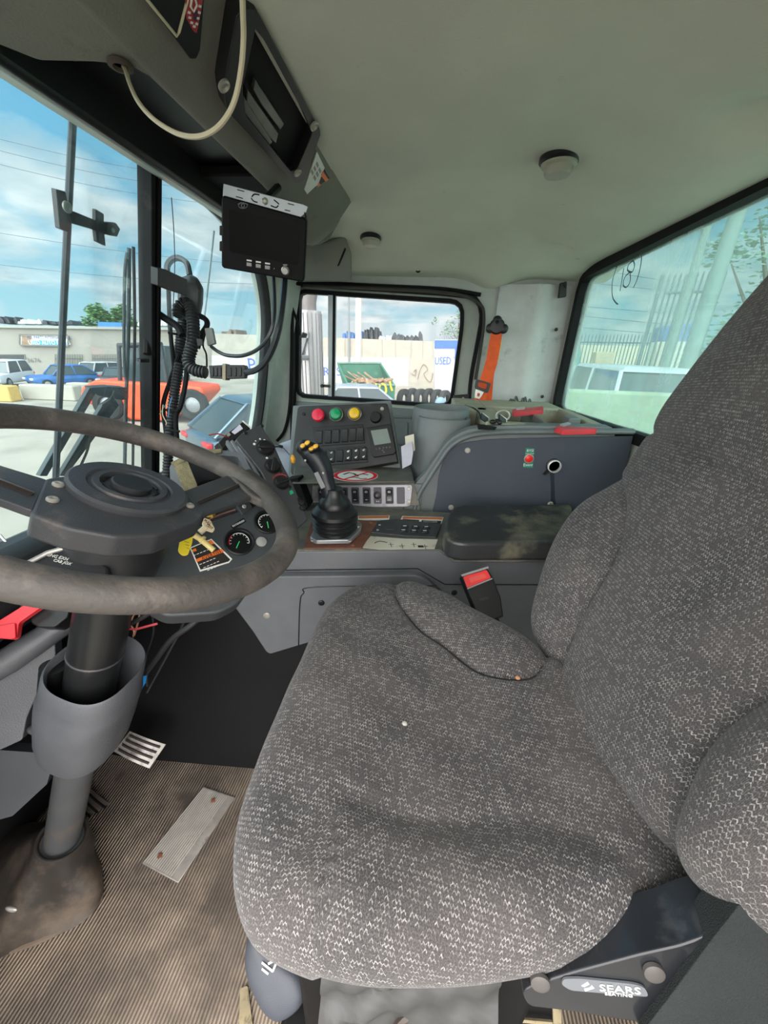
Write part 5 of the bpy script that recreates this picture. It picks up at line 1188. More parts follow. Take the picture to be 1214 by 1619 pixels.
for u,v,rx in ((779,667,.010),(786,666,.009),(790,668,.007)): mb.ball(ZT.at(u,v,.006),(rx,.008,.007))
o=mb.build('key_fob',BLACKP); tag(o,'black lumpy key fob between the two key blades','fob')
mb=MB(); mb.tube(spline([ZT.at(735,640,.03),ZT.at(748,645,.035),ZT.at(757,652,.02),ZT.at(760,662,.004)],6),.0022,6); o=mb.build('black_lead',BLACKP); tag(o,'thin black lead looping over the box top from the door side','lead')
o=MB().pxprism(ZT,[(754,671),(785,676),(782,679),(756,678)],-.002,.002,r=.001).build('slot',BLACKM); tag(o,'dark slot cut in the front of the box top','slot')

# ---- orange seat belt hanging by the door
SBP=PL(at(775,580,'y',1.70),(-.1,-1,0),775,580)
belt=thing('seat_belt',SBP.at(757,650,-.02),'orange seat belt hanging from its black anchor beside the far door','seat belt')
c=SBP.at(785.5,516); mb=MB(); mb.lathe(c,SBP.n,[(.030,-.02),(.030,.004),(.024,.010),(.0001,.012)],24); 
for u,v in ((775,519),(796,520),(786,507)): mb.lathe(SBP.at(u,v),SBP.n,[(.018,-.02),(.018,.006),(.012,.010),(.0001,.010)],18)
mb.build('anchor',BLACKP,belt)
mb=MB(); mb.lathe(SBP.at(786,509,.010),SBP.n,[(.007,0),(.007,.004),(.0001,.004)],12); mb.build('bolt',BLACKM,belt)
mb=MB(); mb.pxprism(SBP,[(777,521),(795,522),(786,575),(778,600),(763,650),(745,648),(757,605),(768,570)],0,.003); mb.build('webbing',ORANGEB,belt)
mb=MB(); mb.pxprism(SBP.off(-.010),[(781,560),(786,555),(780,600),(776,650),(760,650),(766,610)],-.003,0); mb.build('rear_webbing',ORANGEB,belt)
S2=SBP.off(.006)
I=resample(fillet(S2.px([(757,603),(770,607),(768,616),(755,611)]),.004),28); O=resample(fillet(S2.px([(752,599),(776,606),(771,622),(750,614)]),.006),28); mb=MB(); mb.ring(S2,ray_out(O,I),O,-.004,.008); mb.build('tongue_loop',BLACKP,belt,smooth=False)
mb=MB(); mb.pxprism(S2,[(753,613),(766,618),(763,624),(758,631),(750,629),(751,620)],0,.003,r=.003); tg_=mb.build('tongue',mat('bright_tongue',s2l(208,206,200),.35,.5),belt,bevel=.001)
mb=MB(); mb.pxprism(S2,[(755,621),(759,622),(758,627),(754,626)],.003,.0036); mb.build('tongue_slot',flat('slot_orange',s2l(190,70,40),.6),tg_)
mb=MB(); mb.pxprism(SBP.off(-.004),[(786,541),(793,541),(791,552),(790,555),(787,571),(783,570),(785,556)],-.001,.001); mb.build('yellow_tag',flat('belt_tag_yellow',s2l(222,212,50),.5),belt)
# crumpled cable pile behind the box by the corner
mb=MB(); PC=PL(at(818,635,'y',1.72),(0,-1,0),818,635)
for k in range(7): 
    u0=802+k*5; mb.tube(spline([PC.at(u0,650,.0),PC.at(u0+3,636-(k%3)*4,.01),PC.at(u0+6,632+(k%2)*6,.0),PC.at(u0+9,650)],5),.0035,6)
o=mb.build('cable_coil',mat('coil_grey',s2l(88,90,86),.6)); tag(o,'small tangle of grey cable in the corner behind the equipment box','cable')
mb=MB(); mb.pxprism(PL(at(800,645,'y',1.73),(0,-1,0),800,645),[(792,643),(860,640),(862,660),(770,660),(778,645)],-.02,0,r=.01); o=mb.build('corner_block',mat('corner_dark',s2l(66,68,66),.7,var=.2)); tag(o,'dark lump of trim at the foot of the corner behind the box','trim')
# ================================================================== OVERHEAD CONSOLE
OHM=mat('overhead_moulding',s2l(120,118,108),.7,var=.1,vs=6,dirt=s2l(88,84,72),ds=10,dth=.6,bump=.3,bs=300)
FN=PL((-.262,.8,1.388),Vector((0,1,0)).cross(Vector((-.098,0,-.068))),430,200).off(.0015)
FN.a=Vector((0,0,1)).cross(FN.n).normalized(); FN.b=FN.n.cross(FN.a)
ohc=thing('overhead_console',(-.45,.6,1.31),'grey moulded overhead console above the windscreen','overhead console')
sec=[(-.262,1.388),(-.312,1.353),(-.360,1.320),(-.378,1.312),(-.395,1.315),(-.405,1.330),(-.405,1.40),(-.262,1.40)]
mb=MB(); loops=[]
for y,dx in [(y,0) for y in np.linspace(0,1.18,12)]+[(1.22,.0),(1.26,.01),(1.285,.03)]:
    k=min(1,max(0,(y-1.0)/.25)); drop=.05*k*k
    loops.append([Vector((x+(0 if z>1.37 else -dx*.0),y,z-(drop if z<1.36 else 0)+(dx if z<1.37 else 0))) for x,z in sec])
mb.loft(loops); mb.build('console_lip',OHM,ohc,bevel=.010,bseg=3)
ZB=zplane(1.314,170,95)
pA=[ZB.to2(at(u,v,'z',1.314)) for u,v in ((250,132),(240,122),(205,103),(150,97),(62,95))]
w=[ZB.to2(Vector((x,y,1.314))) for x,y in ((-.575,.50),(-.575,.0),(-.385,.0),(-.385,.72))]
mb=MB(); mb.prism(ZB,fillet(pA+w,.006),-.06,0); mb.build('underside',OHM,ohc,bevel=.008,bseg=3)
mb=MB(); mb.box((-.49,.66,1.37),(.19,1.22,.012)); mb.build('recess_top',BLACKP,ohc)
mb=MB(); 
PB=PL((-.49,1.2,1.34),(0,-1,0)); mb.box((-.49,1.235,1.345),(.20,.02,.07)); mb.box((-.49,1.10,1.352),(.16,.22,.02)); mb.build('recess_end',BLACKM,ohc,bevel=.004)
mb=MB(); q=at(205,190,'z',1.362); mb.box(q,(.05,.018,.002),Euler((0,0,1.2))); mb.build('stray_label',mat('brown_label',s2l(92,84,64),.6),ohc)
P=[at(u,v,'z',1.325) for u,v in ((268,142),(330,200),(390,252),(440,298))]; 
# blend piece running from the console end into the door pillar
EB=PL(at(520,340,'y',1.40),(.25,-.9,-.35),520,340)
mb=MB(); mb.pxprism(EB,[(472,300),(500,290),(548,300),(549,320),(536,352),(520,380),(505,388),(480,388),(470,360)],-.12,0,r=.01); mb.build('end_cap',OHM,ohc,bevel=.02,bseg=4)
EC=PL(at(520,410,'y',1.55),(.30,-.9,-.3),520,410)
mb=MB(); mb.pxprism(EC,[(470,378),(512,384),(545,372),(556,400),(556,446),(470,446)],-.2,0,r=.012); ec=mb.build('pillar_cover',OHM,ohc,bevel=.02,bseg=4)
mb=MB(); mb.pxprism(EC,[(545,391),(547,394),(543,404),(536,420),(533,421),(538,408)],-.001,.0015); mb.build('slit',BLACKM,ec)
# empty radio slot with its black surround
F1=FN.off(.002)
O=resample(fillet(F1.px([(362,-10),(341,120),(348,157),(459,279),(474,275),(500,196),(392,-10)]),.006),72)
I=ray_out(O,fillet(F1.px([(392,20),(372,120),(378,165),(452,258),(462,255),(486,196),(470,160),(410,50)]),.004))
mb=MB(); mb.ring(F1,I,O,-.004,.016); sr=mb.build('slot_surround',mat('slot_black',s2l(22,22,23),.45,var=.2),ohc,smooth=False,bevel=.001)
mb=MB(); mb.prism(F1,I,-.0025,-.001); mb.build('slot_back',BLACKM,ohc)
FQ=F1.off(-.001); mb=MB()
for px,h in (([(386,132),(398,150),(436,204),(432,220),(418,206),(384,160)],.008),([(400,120),(420,150),(446,190),(440,200),(410,160),(396,135)],.006),([(378,140),(384,150),(425,214),(420,220),(378,165)],.011)): mb.pxprism(FQ,px,0,h)
mb.build('radio_cage',mat('cage_grey_metal',s2l(110,112,108),.4,.6,var=.3),ohc,bevel=.001)
for u,v in ((353,134),(496,198),(470,272)): 
    mb=MB(); mb.lathe(F1.at(u,v,.016),F1.n,[(.0085,0),(.0085,.003),(.006,.004),(.004,.001),(.0001,.001)],20); mb.build('ring_screw',SCREW,ohc)
# instruction decal
mb=MB(); mb.pxprism(FN,[(500,238),(520,280),(503,334),(480,298)],.0,.0025); dc=mb.build('instruction_decal',WHITE,ohc)
mb=MB(); mb.pxprism(FN,[(512,264),(520,280),(503,332),(492,316)],.0025,.0030); mb.build('decal_black',INK,ohc)
for px in ([(494,312),(497,305),(507,321),(504,328)],[(500,293),(503,286),(513,302),(510,309)],[(506,275),(509,268),(519,283),(517,290)]):
    mb=MB(); mb.pxprism(FN,px,.0030,.0034); mb.build('decal_orange',flat('safety_orange',s2l(238,118,40),.5),ohc)
mb=MB()
for i in range(3):
    for j in range(2): mb.pxprism(FN,[(u_:=492+i*4+j*4,265-i*6+j*9),(u_+3,271-i*6+j*9),(u_+1,276-i*6+j*9),(u_-2,270-i*6+j*9)],.0025,.0028)
mb.build('decal_table',mat('print_grey',s2l(150,150,146),.6),ohc)
# black sign plate with a cream line, red and white hexagon sticker
mb=MB(); mb.pxprism(FN,[(215,-30),(233,0),(277,58),(290,76),(300,76),(306,62),(312,-30)],0,.012,r=.002); pb_=mb.build('sign_plate',mat('plate_black',s2l(16,16,17),.3),ohc,bevel=.002)
F2=FN.off(.0125); mb=MB(); mb.tube([F2.at(212,-30),F2.at(233,0),F2.at(279,57),F2.at(283,50),F2.at(296,0),F2.at(303,-30)],.0016,6); mb.build('cream_line',mat('cream_line',s2l(206,198,168),.5),pb_)
mb=MB(); mb.pxprism(F2,[(292,-10),(322,-20),(318,10),(310,51),(305,48),(294,28)],0,.001); hx=mb.build('hexagon_sticker',flat('hex_red',s2l(176,48,56),.5),ohc)
mb=MB(); 
for u,v in ((298,18),(299,26),(302,34),(306,40),(315,8),(314,18),(312,27),(310,36)): a,b=F2.to2(F2.at(u,v)); mb.plbox(F2,a,b,.0035,.0022,.001,.0014,.5)
mb.tube([F2.at(303,-2,.0012),F2.at(301,10,.0012),F2.at(306,18,.0012),F2.at(311,8,.0012),F2.at(308,-4,.0012)],.0012,6); mb.build('sticker_print',WHITE,hx)
mb=MB(); mb.pxprism(F2,[(303,15),(310,14),(313,22),(309,33),(305,30)],.001,.0013); mb.build('sticker_centre',flat('sticker_purple',s2l(74,30,52),.5),hx)
# hanging cream cable
c0=at(190,101,'z',1.318); d0=-(RM.transposed()@(c0-CAM)).z
pts=[(190,100,d0),(197,108,d0*.985),(206,135,d0*.95),(220,163,d0*.92),(245,190,d0*.89),(280,211,d0*.87),(312,216,d0*.85),(338,206,d0*.83),(358,185,d0*.81),(372,155,d0*.79),(381,110,d0*.76),(385,60,d0*.73),(384,20,d0*.70),(382,-30,d0*.67)]
o=MB().tube(spline([along(u,v,d) for u,v,d in pts]+[along(372,-90,d0*.66),Vector((-.285,.16,1.374))],8),.0025,8).build('hanging_cable',mat('cream_cable',s2l(186,178,150),.5,var=.05)); tag(o,'cream cable looping down from the overhead console','cable')
mb=MB(); mb.lathe(at(190,101,'z',1.312),(0,0,-1),[(.014,0),(.014,.003),(.009,.004),(.008,.0)],24); mb.build('cable_grommet',mat('grommet',s2l(76,66,54),.7),ohc)
# dome lamps
for i,(u,v,z,r) in enumerate(((885,252,None,.040),(586,376,None,.036))):
    P=at(u,v,'z',1.37)
    for _ in range(60): P=at(u,v,'z',P.z*.8+.2*ceil_z(P.x,P.y))
    P.z+=.002; nn=Vector((0,0,-1)) if i==0 else Vector((0,-.10,-1))
    r_=thing('dome_lamp',P,('large round dome lamp on the ceiling, nearer the rear window','small round dome lamp on the ceiling near the far door')[i],'lamp','ceiling dome lamps')
    mb=MB(); mb.lathe(P,nn,[(r*1.02,-.004),(r*1.02,.006),(r*.9,.010),(r*.88,.008)],40); mb.build('black_bezel',BLACKP,r_)
    mb=MB(); mb.lathe(P,nn,[(r*.9,.006),(r*.88,.013),(r*.72,.016),(r*.70,.024),(r*.62,.029),(.0001,.031)],40); mb.build('lens',mat('frosted_lens',s2l(168,166,150),.35,var=.06),r_)
# stains on the headliner
# ---- monitor hanging on its silver bracket
MP=PL(along(418,370,.80),(.22,-1,-.30),418,370)
mon=thing('monitor',MP.at(418,300,.0),'black reversing camera monitor hanging from a silver bracket','monitor')
mb=MB(); mb.pxprism(MP,[(350,313),(353,309),(482,345),(485,349),(481,443),(478,446),(353,424),(350,420)],-.028,0,r=.003); mc=mb.build('case',mat('monitor_black',s2l(14,14,15),.6,var=.1,spec=.2),mon,bevel=.003)
mb=MB(); mb.pxprism(MP,[(362,330),(473,357),(472,420),(363,398)],0,.0006); mb.build('screen',mat('dead_screen',s2l(8,9,11),.3,spec=.12),mon)
M2=MP.off(.0008)
for k,u in enumerate((394,408.5,423)):
    v=412+k*2.4
    mb=MB(); mb.pxprism(M2,[(u-4,v-2),(u+4,v-.8),(u+4,v+1.6),(u-4,v+.4)],0,.0008); mb.build('button_print',WHITE,mon)
    mb=MB(); mb.pxprism(M2,[(u-4,v+2.5),(u+4,v+3.7),(u+4,v+9.5),(u-4,v+8.3)],0,.002); mb.build('button',mat('button_silver',s2l(150,148,146),.4,.3),mon,bevel=.0005)
knob(M2,451,428,.0078,.006,mat('knob_silver',s2l(172,172,170),.3,.6),mon,'dial')
text(M2,'MENU',451,419,.0035,WHITE,mon)
mb=MB(); mb.tube([M2.at(384+7*math.cos(a),325+4.5*math.sin(a)) for a in np.linspace(0,2*math.pi,20,endpoint=False)],.0006,6,closed=True); mb.tube([M2.at(384+2.5*math.cos(a),325+3*math.sin(a)) for a in np.linspace(0,2*math.pi,12,endpoint=False)],.0008,6,closed=True)
mb.tube([M2.at(376,323),M2.at(381,320),M2.at(392,323)],.0006,6); mb.build('eye_logo',mat('logo_grey',s2l(120,120,122),.4),mon)
mb=MB(); mb.tube([M2.at(433,424.5),M2.at(433.4,425)],.0012,6); mb.build('indicator',WHITE,mon)
mb=MB(); mb.pxprism(MP.off(-.006),[(353,290),(479,323),(487,327),(484,336),(475,344),(352,312)],-.002,0); br_=mb.build('bracket',mat('silver_bracket',s2l(168,178,184),.3,.55,var=.06),mon,bevel=.0008)
MB3=MP.off(-.0055)
mb=MB()
for px in ([(375,299),(386,302),(386,303.5),(375,300.5)],[(373,310),(384,313),(384,314.5),(373,311.5)],[(455,321),(465,323.5),(465,325),(455,322.5)],[(450,331),(459,333),(459,334.5),(450,332.5)]): mb.pxprism(MB3,px,0,.0008)
for pp in ([(410,308),(402,307),(398,311)],[(397,313),(401,318),(407,320)],[(433,316),(438,320),(441,323)],[(440,325),(436,328),(428,325)]): mb.tube(spline([MB3.at(u,v) for u,v in pp],4),.0012,6)
mb.build('bracket_slots',BLACKM,br_)
mb=MB(); mb.lathe(MB3.at(419,318),MP.n,[(.0065,0),(.0065,.002),(.003,.005),(.0001,.005)],6); mb.build('hex_nut',SCREW,br_)
mb=MB(); mb.tube([MP.at(419,318,-.01),Vector(MP.at(440,296,-.06))],.008,10); mb.tube([MP.at(480,330,-.01),MP.at(484,345,-.004)],.002,6); mb.build('mount_stem',BLACKP,mon)
mb=MB()
for v in (365,390): mb.pxprism(MP,[(346,v-8),(350,v-7),(350,v+8),(346,v+7)],-.02,-.004)
mb.build('side_clips',BLACKP,mon,bevel=.001)

# ================================================================== ON AND BEYOND THE WINDSCREEN
WO=WP.off(-.045); TEAL=mat('dark_teal_metal',s2l(46,62,66),.45,var=.2); 
def wtube(px,w,m_,name,lab,cat,pl,k=6,h=0,parent=None,seg=8,**kw):
    P=[pl.at(u,v,h) for u,v in px]; P=spline(P,k) if len(P)>2 else P
    o=MB().tube(P,w,seg,**kw).build(name,m_,parent); 
    return tag(o,lab,cat) if parent is None else o
wtube([(115,190),(108,330),(98,540),(88,760)],.0060,mat('pole_dark',s2l(40,48,54),.4,var=.1),'mirror_pole','thin dark vertical pole in front of the left windscreen pane','pole',WO)
br=thing('pole_bracket',WO.at(105,360,.02),'black bracket clamped to the thin pole left of the divider','bracket')
BK2=WO.off(.02); mb=MB(); mb.pxprism(BK2,[(89,299),(104,303),(108,322),(110,368),(95,362),(92,330)],-.01,0,r=.002); mb.build('clamp_plate',BLACKP,br,bevel=.001)
mb=MB(); mb.pxprism(BK2,[(106,335),(116,334),(150,348),(150,330),(163,338),(163,351),(182,352),(189,362),(184,374),(172,372),(164,370),(166,389),(152,382),(150,364),(112,353)],-.006,.002,r=.002); ar_=mb.build('arm',BLACKP,br,bevel=.001)
mb=MB(); mb.lathe(BK2.at(105,327,.003),BK2.n,[(.009,0),(.009,.003),(.006,.004),(.005,.001),(.0001,.001)],20); mb.build('bolt',SCREW,br)
mb=MB(); mb.lathe(BK2.at(178,364,.002),BK2.n,[(.004,0),(.004,.002),(.0001,.002)],12); mb.build('hole_rivet',SCREW,br)
# wiper: blade and linkage
WX=WO.off(-.022)
wp=thing('wiper',WX.at(160,640,.0),'dark teal windscreen wiper with its long blade upright beside the divider','wiper')
wtube([(204,392),(203,520),(199,640),(197,745)],.0045,TEAL,'blade_spine','','',WX,parent=wp); wtube([(211,390),(213,520),(211,640),(210,745)],.0035,BLACKR,'rubber_edge','','',WX,parent=wp)
wtube([(201,400),(197,440),(196,560),(199,600)],.0035,TEAL,'blade_bow','','',WX,parent=wp)
mb=MB()
for px in ([(60,752),(72,752),(150,620),(140,612)],[(92,752),(102,752),(186,640),(178,628),(160,640)],): mb.pxprism(WX,px,-.006,.004,r=.002)
mb.build('linkage_arms',TEAL,wp,bevel=.001)
mb=MB(); mb.pxprism(WX,[(140,612),(170,610),(197,612),(200,628),(190,632),(150,624)],-.012,.006,r=.004); mb.build('pivot_block',TEAL,wp,bevel=.002)
wtube([(150,664),(143,690),(137,715),(120,752)],.0028,BLACKR,'washer_hose','','',WX,parent=wp,h=.01)
# small hanging marks: antenna rods, thin wire
wtube([(338,365),(331,430),(323,500)],.0032,mat('rod_grey',s2l(128,146,150),.4),'antenna_rod','slim pale grey rod leaning behind the right windscreen pane','rod',WO)
wtube([(271,312),(275,370),(276,430),(272,520)],.0010,mat('wire_violet',s2l(78,76,104),.5),'thin_wire','thin violet wire hanging beside the divider top','wire',WP,h=.02)
# mirror arm, sensor box and cable looms on the divider
arm=thing('sensor_mount',WP.at(270,450,.03),'black mount arm with a dark grey moulded sensor box, right of the windscreen divider','sensor')
WI=WP.off(.035)
mb=MB(); mb.pxprism(WI,[(250,424),(262,426),(296,442),(296,468),(276,462),(250,452)],-.018,0,r=.002); mb.build('mount_arm',BLACKP,arm,bevel=.002)
mb=MB(); L_=[]
SBx=PL(along(305,475,1.0),(.5,-1,.0),305,475)
for f,h in ((.9,-.035),(1,-.02),(1,.006),(.9,.02),(.68,.026)):
    base=fillet(SBx.px([(284,440),(302,434),(313,440),(321,455),(320,480),(315,505),(300,512),(285,498),(281,470)]),.006); c=np.mean(base,axis=0); L_.append([SBx.P(*(c+(np.array(p)-c)*f),h) for p in base])
mb.loft(L_); mb.build('sensor_box',mat('sensor_grey',s2l(52,56,58),.5,var=.1),arm,bevel=.002)
mb=MB(); mb.lathe(SBx.at(275,449,.02),SBx.n,[(.008,0),(.008,.004),(.0001,.004)],14); mb.build('bolt',BLACKP,arm)
def cable(px,w,lab,d0=1.0,m_=BLACKR,name='cable',seg=8,cat='cable',k=8):
    P=spline([along(u,v,d if len(r)==0 else r[0]) for (u,v,*r) in px for d in (d0,)],k); o=MB().tube(P,w,seg).build(name,m_); return tag(o,lab,cat)
def corrug(px,w,lab,d0=1.0,name='corrugated_hose',m_=None):
    P=spline([along(u,v,d0 if not r else r[0]) for (u,v,*r) in px],8); Ls=[0]
    for a,b in zip(P[:-1],P[1:]): Ls.append(Ls[-1]+(b-a).length)
    n=int(Ls[-1]/.0026); Q=[];R_=[]
    for i in range(n):
        t=Ls[-1]*i/(n-1); j=max(0,min(len(P)-2,int(np.searchsorted(Ls,t))-1)); f=(t-Ls[j])/max(1e-9,Ls[j+1]-Ls[j]); Q.append(P[j].lerp(P[j+1],f)); R_.append(w*(1.0 if i%3 else .80))
    o=MB().tube(Q,R_,14).build(name,m_ or mat('corrugated_black',s2l(38,40,42),.45,var=.15)); return tag(o,lab,'hose')
corrug([(283,500),(283,488),(292,480),(300,485),(305,505),(305,540),(298,570),(306,584),(326,589)],.0155,'thick corrugated hose curving over the sensor box and down to the plug',.94)
corrug([(284,575),(276,620),(270,670),(266,720),(263,775)],.0125,'corrugated hose running down behind the steering wheel rim',.99,)
corrug([(290,505),(283,560),(278,600)],.014,'short corrugated hose behind the thick one',1.02)
cable([(268,455),(264,425),(270,412),(282,408),(295,416),(300,436)],.0075,'black cable arched above the sensor box',.99,mat('hose_black',s2l(44,47,49),.45,var=.12))
cable([(266,440),(269,520),(276,600),(270,660)],.0055,'black cable close to the right side of the divider',1.0)
cable([(283,560),(270,600),(258,640),(262,680),(268,740),(268,790)],.0060,'black cable running from the loom down past the wheel rim',1.0)
cable([(295,560),(294,600),(286,640),(278,660),(280,700),(278,720)],.0060,'black cable bowed out right of the loom',.98)
cable([(232,560),(233,520),(233,500),(245,494),(262,504),(280,516),(288,530)],.0085,'taped black strap hooked over the divider',.915)
cable([(312,498),(325,505),(327,515),(318,530),(312,550)],.007,'black cable hooked out right of the sensor box',.98)
o=MB().pxprism(WP.off(.03),[(222,568),(236,568),(236,573),(222,573)],-.01,.0).build('small_clip',BLACKP); tag(o,'tiny black clip on the left side of the divider','clip')
mb=MB()
for (a,b) in (((262,648),(282,650)),((266,526),(288,530)),((262,680),(284,682))): mb.tube([along(*a,.965),along(*b,.965)],.003,6)
o=mb.build('loom_tie',BLACKM); tag(o,'black cable ties holding the loom by the divider','cable tie')
mb=MB(); mb.tube([along(252,655,.96),along(262,640,.955),along(266,636,.955)],.001,5); o=mb.build('wire_end',flat('wire_green',s2l(60,140,110),.5)); tag(o,'loose green wire end on the loom','wire')
mb=MB(); mb.tube([along(266,660,.955),along(268,640,.95),along(272,628,.95)],.001,5); o=mb.build('wire_end',flat('wire_blue',s2l(70,130,180),.5)); tag(o,'loose pale blue wire end on the loom','wire')
mb=MB(); mb.tube(spline([along(258,640,.955),along(257,655,.955),along(263,668,.955),along(262,672,.955)],5),.0012,5); o=mb.build('wire_end',flat('wire_cream',s2l(190,176,150),.5)); tag(o,'cream wire curl on the loom below the cable tie','wire')
# plug connector and the two monitor cables
PG=PL(along(360,587,.92),(.1,-1,.1),360,587); pg=thing('plug_connector',PG.at(360,600,-.01),'large black multi-pin plug joining the hose to the monitor cable','connector')
for nm,px,h in (('socket_half',[(330,578),(352,577),(352,599),(332,598)],.0),('plug_half',[(357,577),(386,577),(388,582),(386,598),(357,599)],.0)):
    mb=MB(); mb.pxprism(PG,px,-.022,h,r=.002); 
    for u in ((334,340,346) if nm[0]=='s' else (362,370,378)): mb.pxprism(PG,[(u,581),(u+4,581),(u+4,595),(u,595)],h,.002)
    mb.build(nm,BLACKP,pg,bevel=.001)
mb=MB(); mb.pxprism(PG,[(352,575),(357,575),(357,601),(352,601)],-.024,.002); mb.build('seal_ring',mat('seal_tan',s2l(150,140,116),.6),pg)
mb=MB(); mb.pxprism(PG,[(386,581),(393,583),(393,592),(386,594)],-.016,-.002,r=.001); mb.build('strain_relief',BLACKP,pg,bevel=.001)
cable([(388,588,.92),(402,586,.90),(418,574,.87),(432,548,.84),(443,510,.82),(448,470,.84),(451,430,.90)],.0072,'thick black monitor cable sweeping up from the plug',.9,mat('cable_satin',s2l(38,42,46),.35,var=.1))
cable([(334,548,.96),(345,556,.95),(360,562,.94),(385,562,.92),(410,550,.88),(428,525,.86),(434,490,.86),(432,430,.92)],.0045,'thinner black monitor cable looping to the small grey module',.9,MATS['cable_satin'])
MD=PL(along(332,531,.95),(.2,-1,.1),332,531); o=MB().pxprism(MD,[(323,519),(335,518),(340,543),(328,547)],-.012,0,r=.002).build('inline_module',mat('module_grey',s2l(120,124,120),.5,var=.1),bevel=.001); tag(o,'small grey inline module hanging right of the corrugated hose','module')
cable([(326,520),(321,545),(326,560),(327,580)],.0022,'thin dark lead hanging below the grey module',.96)
o=MB().tube(spline([at(u,v,'y',YD-.012) for u,v in ((459,482),(465,495),(471,512),(473,530))],5),.006,8).build('stay',BLACKR); tag(o,'short black stay beside the left edge of the far door window','stay')
o=MB().pxprism(PL(along(316,542,.93),(.2,-1,.1),316,542),[(310,535),(319,536),(321,545),(312,547)],-.008,0,r=.001).build('fuse_block',BLACKP,bevel=.001); tag(o,'tiny black fuse block beside the corrugated hose','fuse')
# ================================================================== THE YARD OUTSIDE (ground 2.7 m below the viewer)
GZ=-1.7
def gr_at(u,v): return at(u,v,'z',GZ)
m=mat('gravel_ground',s2l(152,147,135),.95,var=.14,vs=.6,dirt=s2l(108,106,98),ds=.35,dth=.52,bump=.5,bs=30)
struct(MB().box((0,40,GZ-.1),(240,150,.2)),'ground',m)
STUC=mat('beige_stucco_wall',s2l(146,142,134),.9,var=.06,vs=.8,dirt=s2l(150,142,128),ds=.7,dth=.58)
CONC=mat('old_concrete_panels',s2l(160,156,146),.9,var=.08,vs=1.2,dirt=s2l(160,156,140),ds=.9,dth=.55)
WPNT=mat('white_painted_wall',s2l(186,190,192),.85,var=.05,vs=1)
A_,B_,C_,D_=gr_at(-230,591),gr_at(330,596),gr_at(690,612),gr_at(820,620)
def wallpl(a,b,u,v): return PL(a,(b-a).cross(Vector((0,0,1))),u,v)
W1=wallpl(A_,B_,100,560); W2_=wallpl(B_,C_,560,560)
shop=thing('shop_building',(A_+B_)/2,'long beige shop building with a painted sign, beyond the parked cars','building')
mb=MB(); mb.pxprism(W1,[(-230,513),(335,521),(335,606),(-230,602)],-6,0); sb_=mb.build('front_wall',STUC,shop)
def on1(px,h0,h1,nm,m_,par=shop,pl=W1): return MB().pxprism(pl,px,h0,h1).build(nm,m_,par)
on1([(-230,511),(335,519),(335,523),(-230,515)],0,.25,'parapet',mat('parapet_grey',s2l(150,150,144),.8))
on1([(-60,560),(40,560),(44,598),(-60,598)],0,.06,'shutter',mat('shutter_grey',s2l(110,112,110),.7)); on1([(-60,561),(38,561),(38,572),(-60,572)],.06,.1,'shutter_box',mat('shutter_dark',s2l(60,62,62),.7))
for k,(x0_,x1_) in enumerate(((87,130),(146,190),(205,240))):
    w_=on1([(x0_,560),(x1_,560),(x1_,584),(x0_,584)],0,.04,'barred_window',mat('window_shade',s2l(128,128,120),.6))
    mb=MB()
    for i in range(12):
        u=x0_+(x1_-x0_)*i/11; mb.tube([W1.at(u,560,.1),W1.at(u,584,.1)],.02,4)
    mb.tube([W1.at(x0_,567,.1),W1.at(x1_,567,.1)],.02,4); mb.tube([W1.at(x0_,577,.1),W1.at(x1_,577,.1)],.02,4); mb.build('window_bars',mat('bars_grey',s2l(90,92,90),.6),w_)
text(W1,'3676',54,570,.45,mat('number_grey',s2l(96,96,92),.6),shop,h=.05)
sg=thing('shop_sign',W1.at(70,547,.1),'framed sign board on the beige shop wall with blue lettering','sign')
on1([(33,529),(109,530),(109,547),(33,546)],.05,.16,'board',mat('sign_board',s2l(214,216,208),.6),sg); 
on1([(52,538),(108,538.5),(108,546),(52,545.5)],.16,.18,'blue_band',mat('sign_blue',s2l(70,150,205),.6),sg); on1([(36,531),(51,531),(51,545),(36,545)],.16,.18,'picture_panel',mat('sign_brown',s2l(150,126,104),.6,var=.3,vs=3),sg)
mb=MB(); mb.ring(W1,*[resample(W1.px(q),32) for q in ([(34,530),(108,531),(108,546),(34,545)],[(32,528),(110,529),(110,548),(32,547)])],.1,.25); mb.build('sign_frame',mat('sign_frame',s2l(110,104,98),.6),sg,smooth=False)
text(W1,'ALL PARTS INTERNATIONAL',80,534,.31,mat('sign_dark_blue',s2l(50,70,130),.5),sg,h=.2,sx=.72); text(W1,'USED AUTO PARTS',80,542,.42,WHITE,sg,h=.2,sx=.75)
# boundary wall seen through the far door window
yw=thing('yard_wall',(B_+C_)/2,'long concrete panel wall across the yard beyond the dumpster','wall')
on1([(335,527),(725,541),(725,618),(335,606)],-.3,0,'wall_panels',CONC,yw,W2_)
on1([(335,562),(647,566),(645,612),(335,604)],0,.04,'white_paint_field',WPNT,yw,W2_)
mb=MB()
for u in (545,572,604,625,650,668,684): mb.pxprism(W2_,[(u,536),(u+.5,536),(u+.5,566),(u,566)],0,.03)
mb.build('panel_joints',mat('joint_grey',s2l(150,146,134),.9),yw)
text(W2_,'D PARTS',506,588,1.0,mat('paint_blue',s2l(56,86,160),.7),yw,h=.06); text(W2_,'P',398,578,1.6,MATS['paint_blue'],yw,h=.06)
mb=MB(); mb.tube(spline([W2_.at(u,v,.05) for u,v in ((660,600),(664,585),(670,576),(676,584),(670,592),(680,604),(684,590))],5),.03,5); mb.tube(spline([W2_.at(u,v,.05) for u,v in ((654,588),(658,584),(656,594),(650,590))],5),.03,5); mb.build('graffiti',mat('graffiti_brown',s2l(140,118,100),.8),yw)
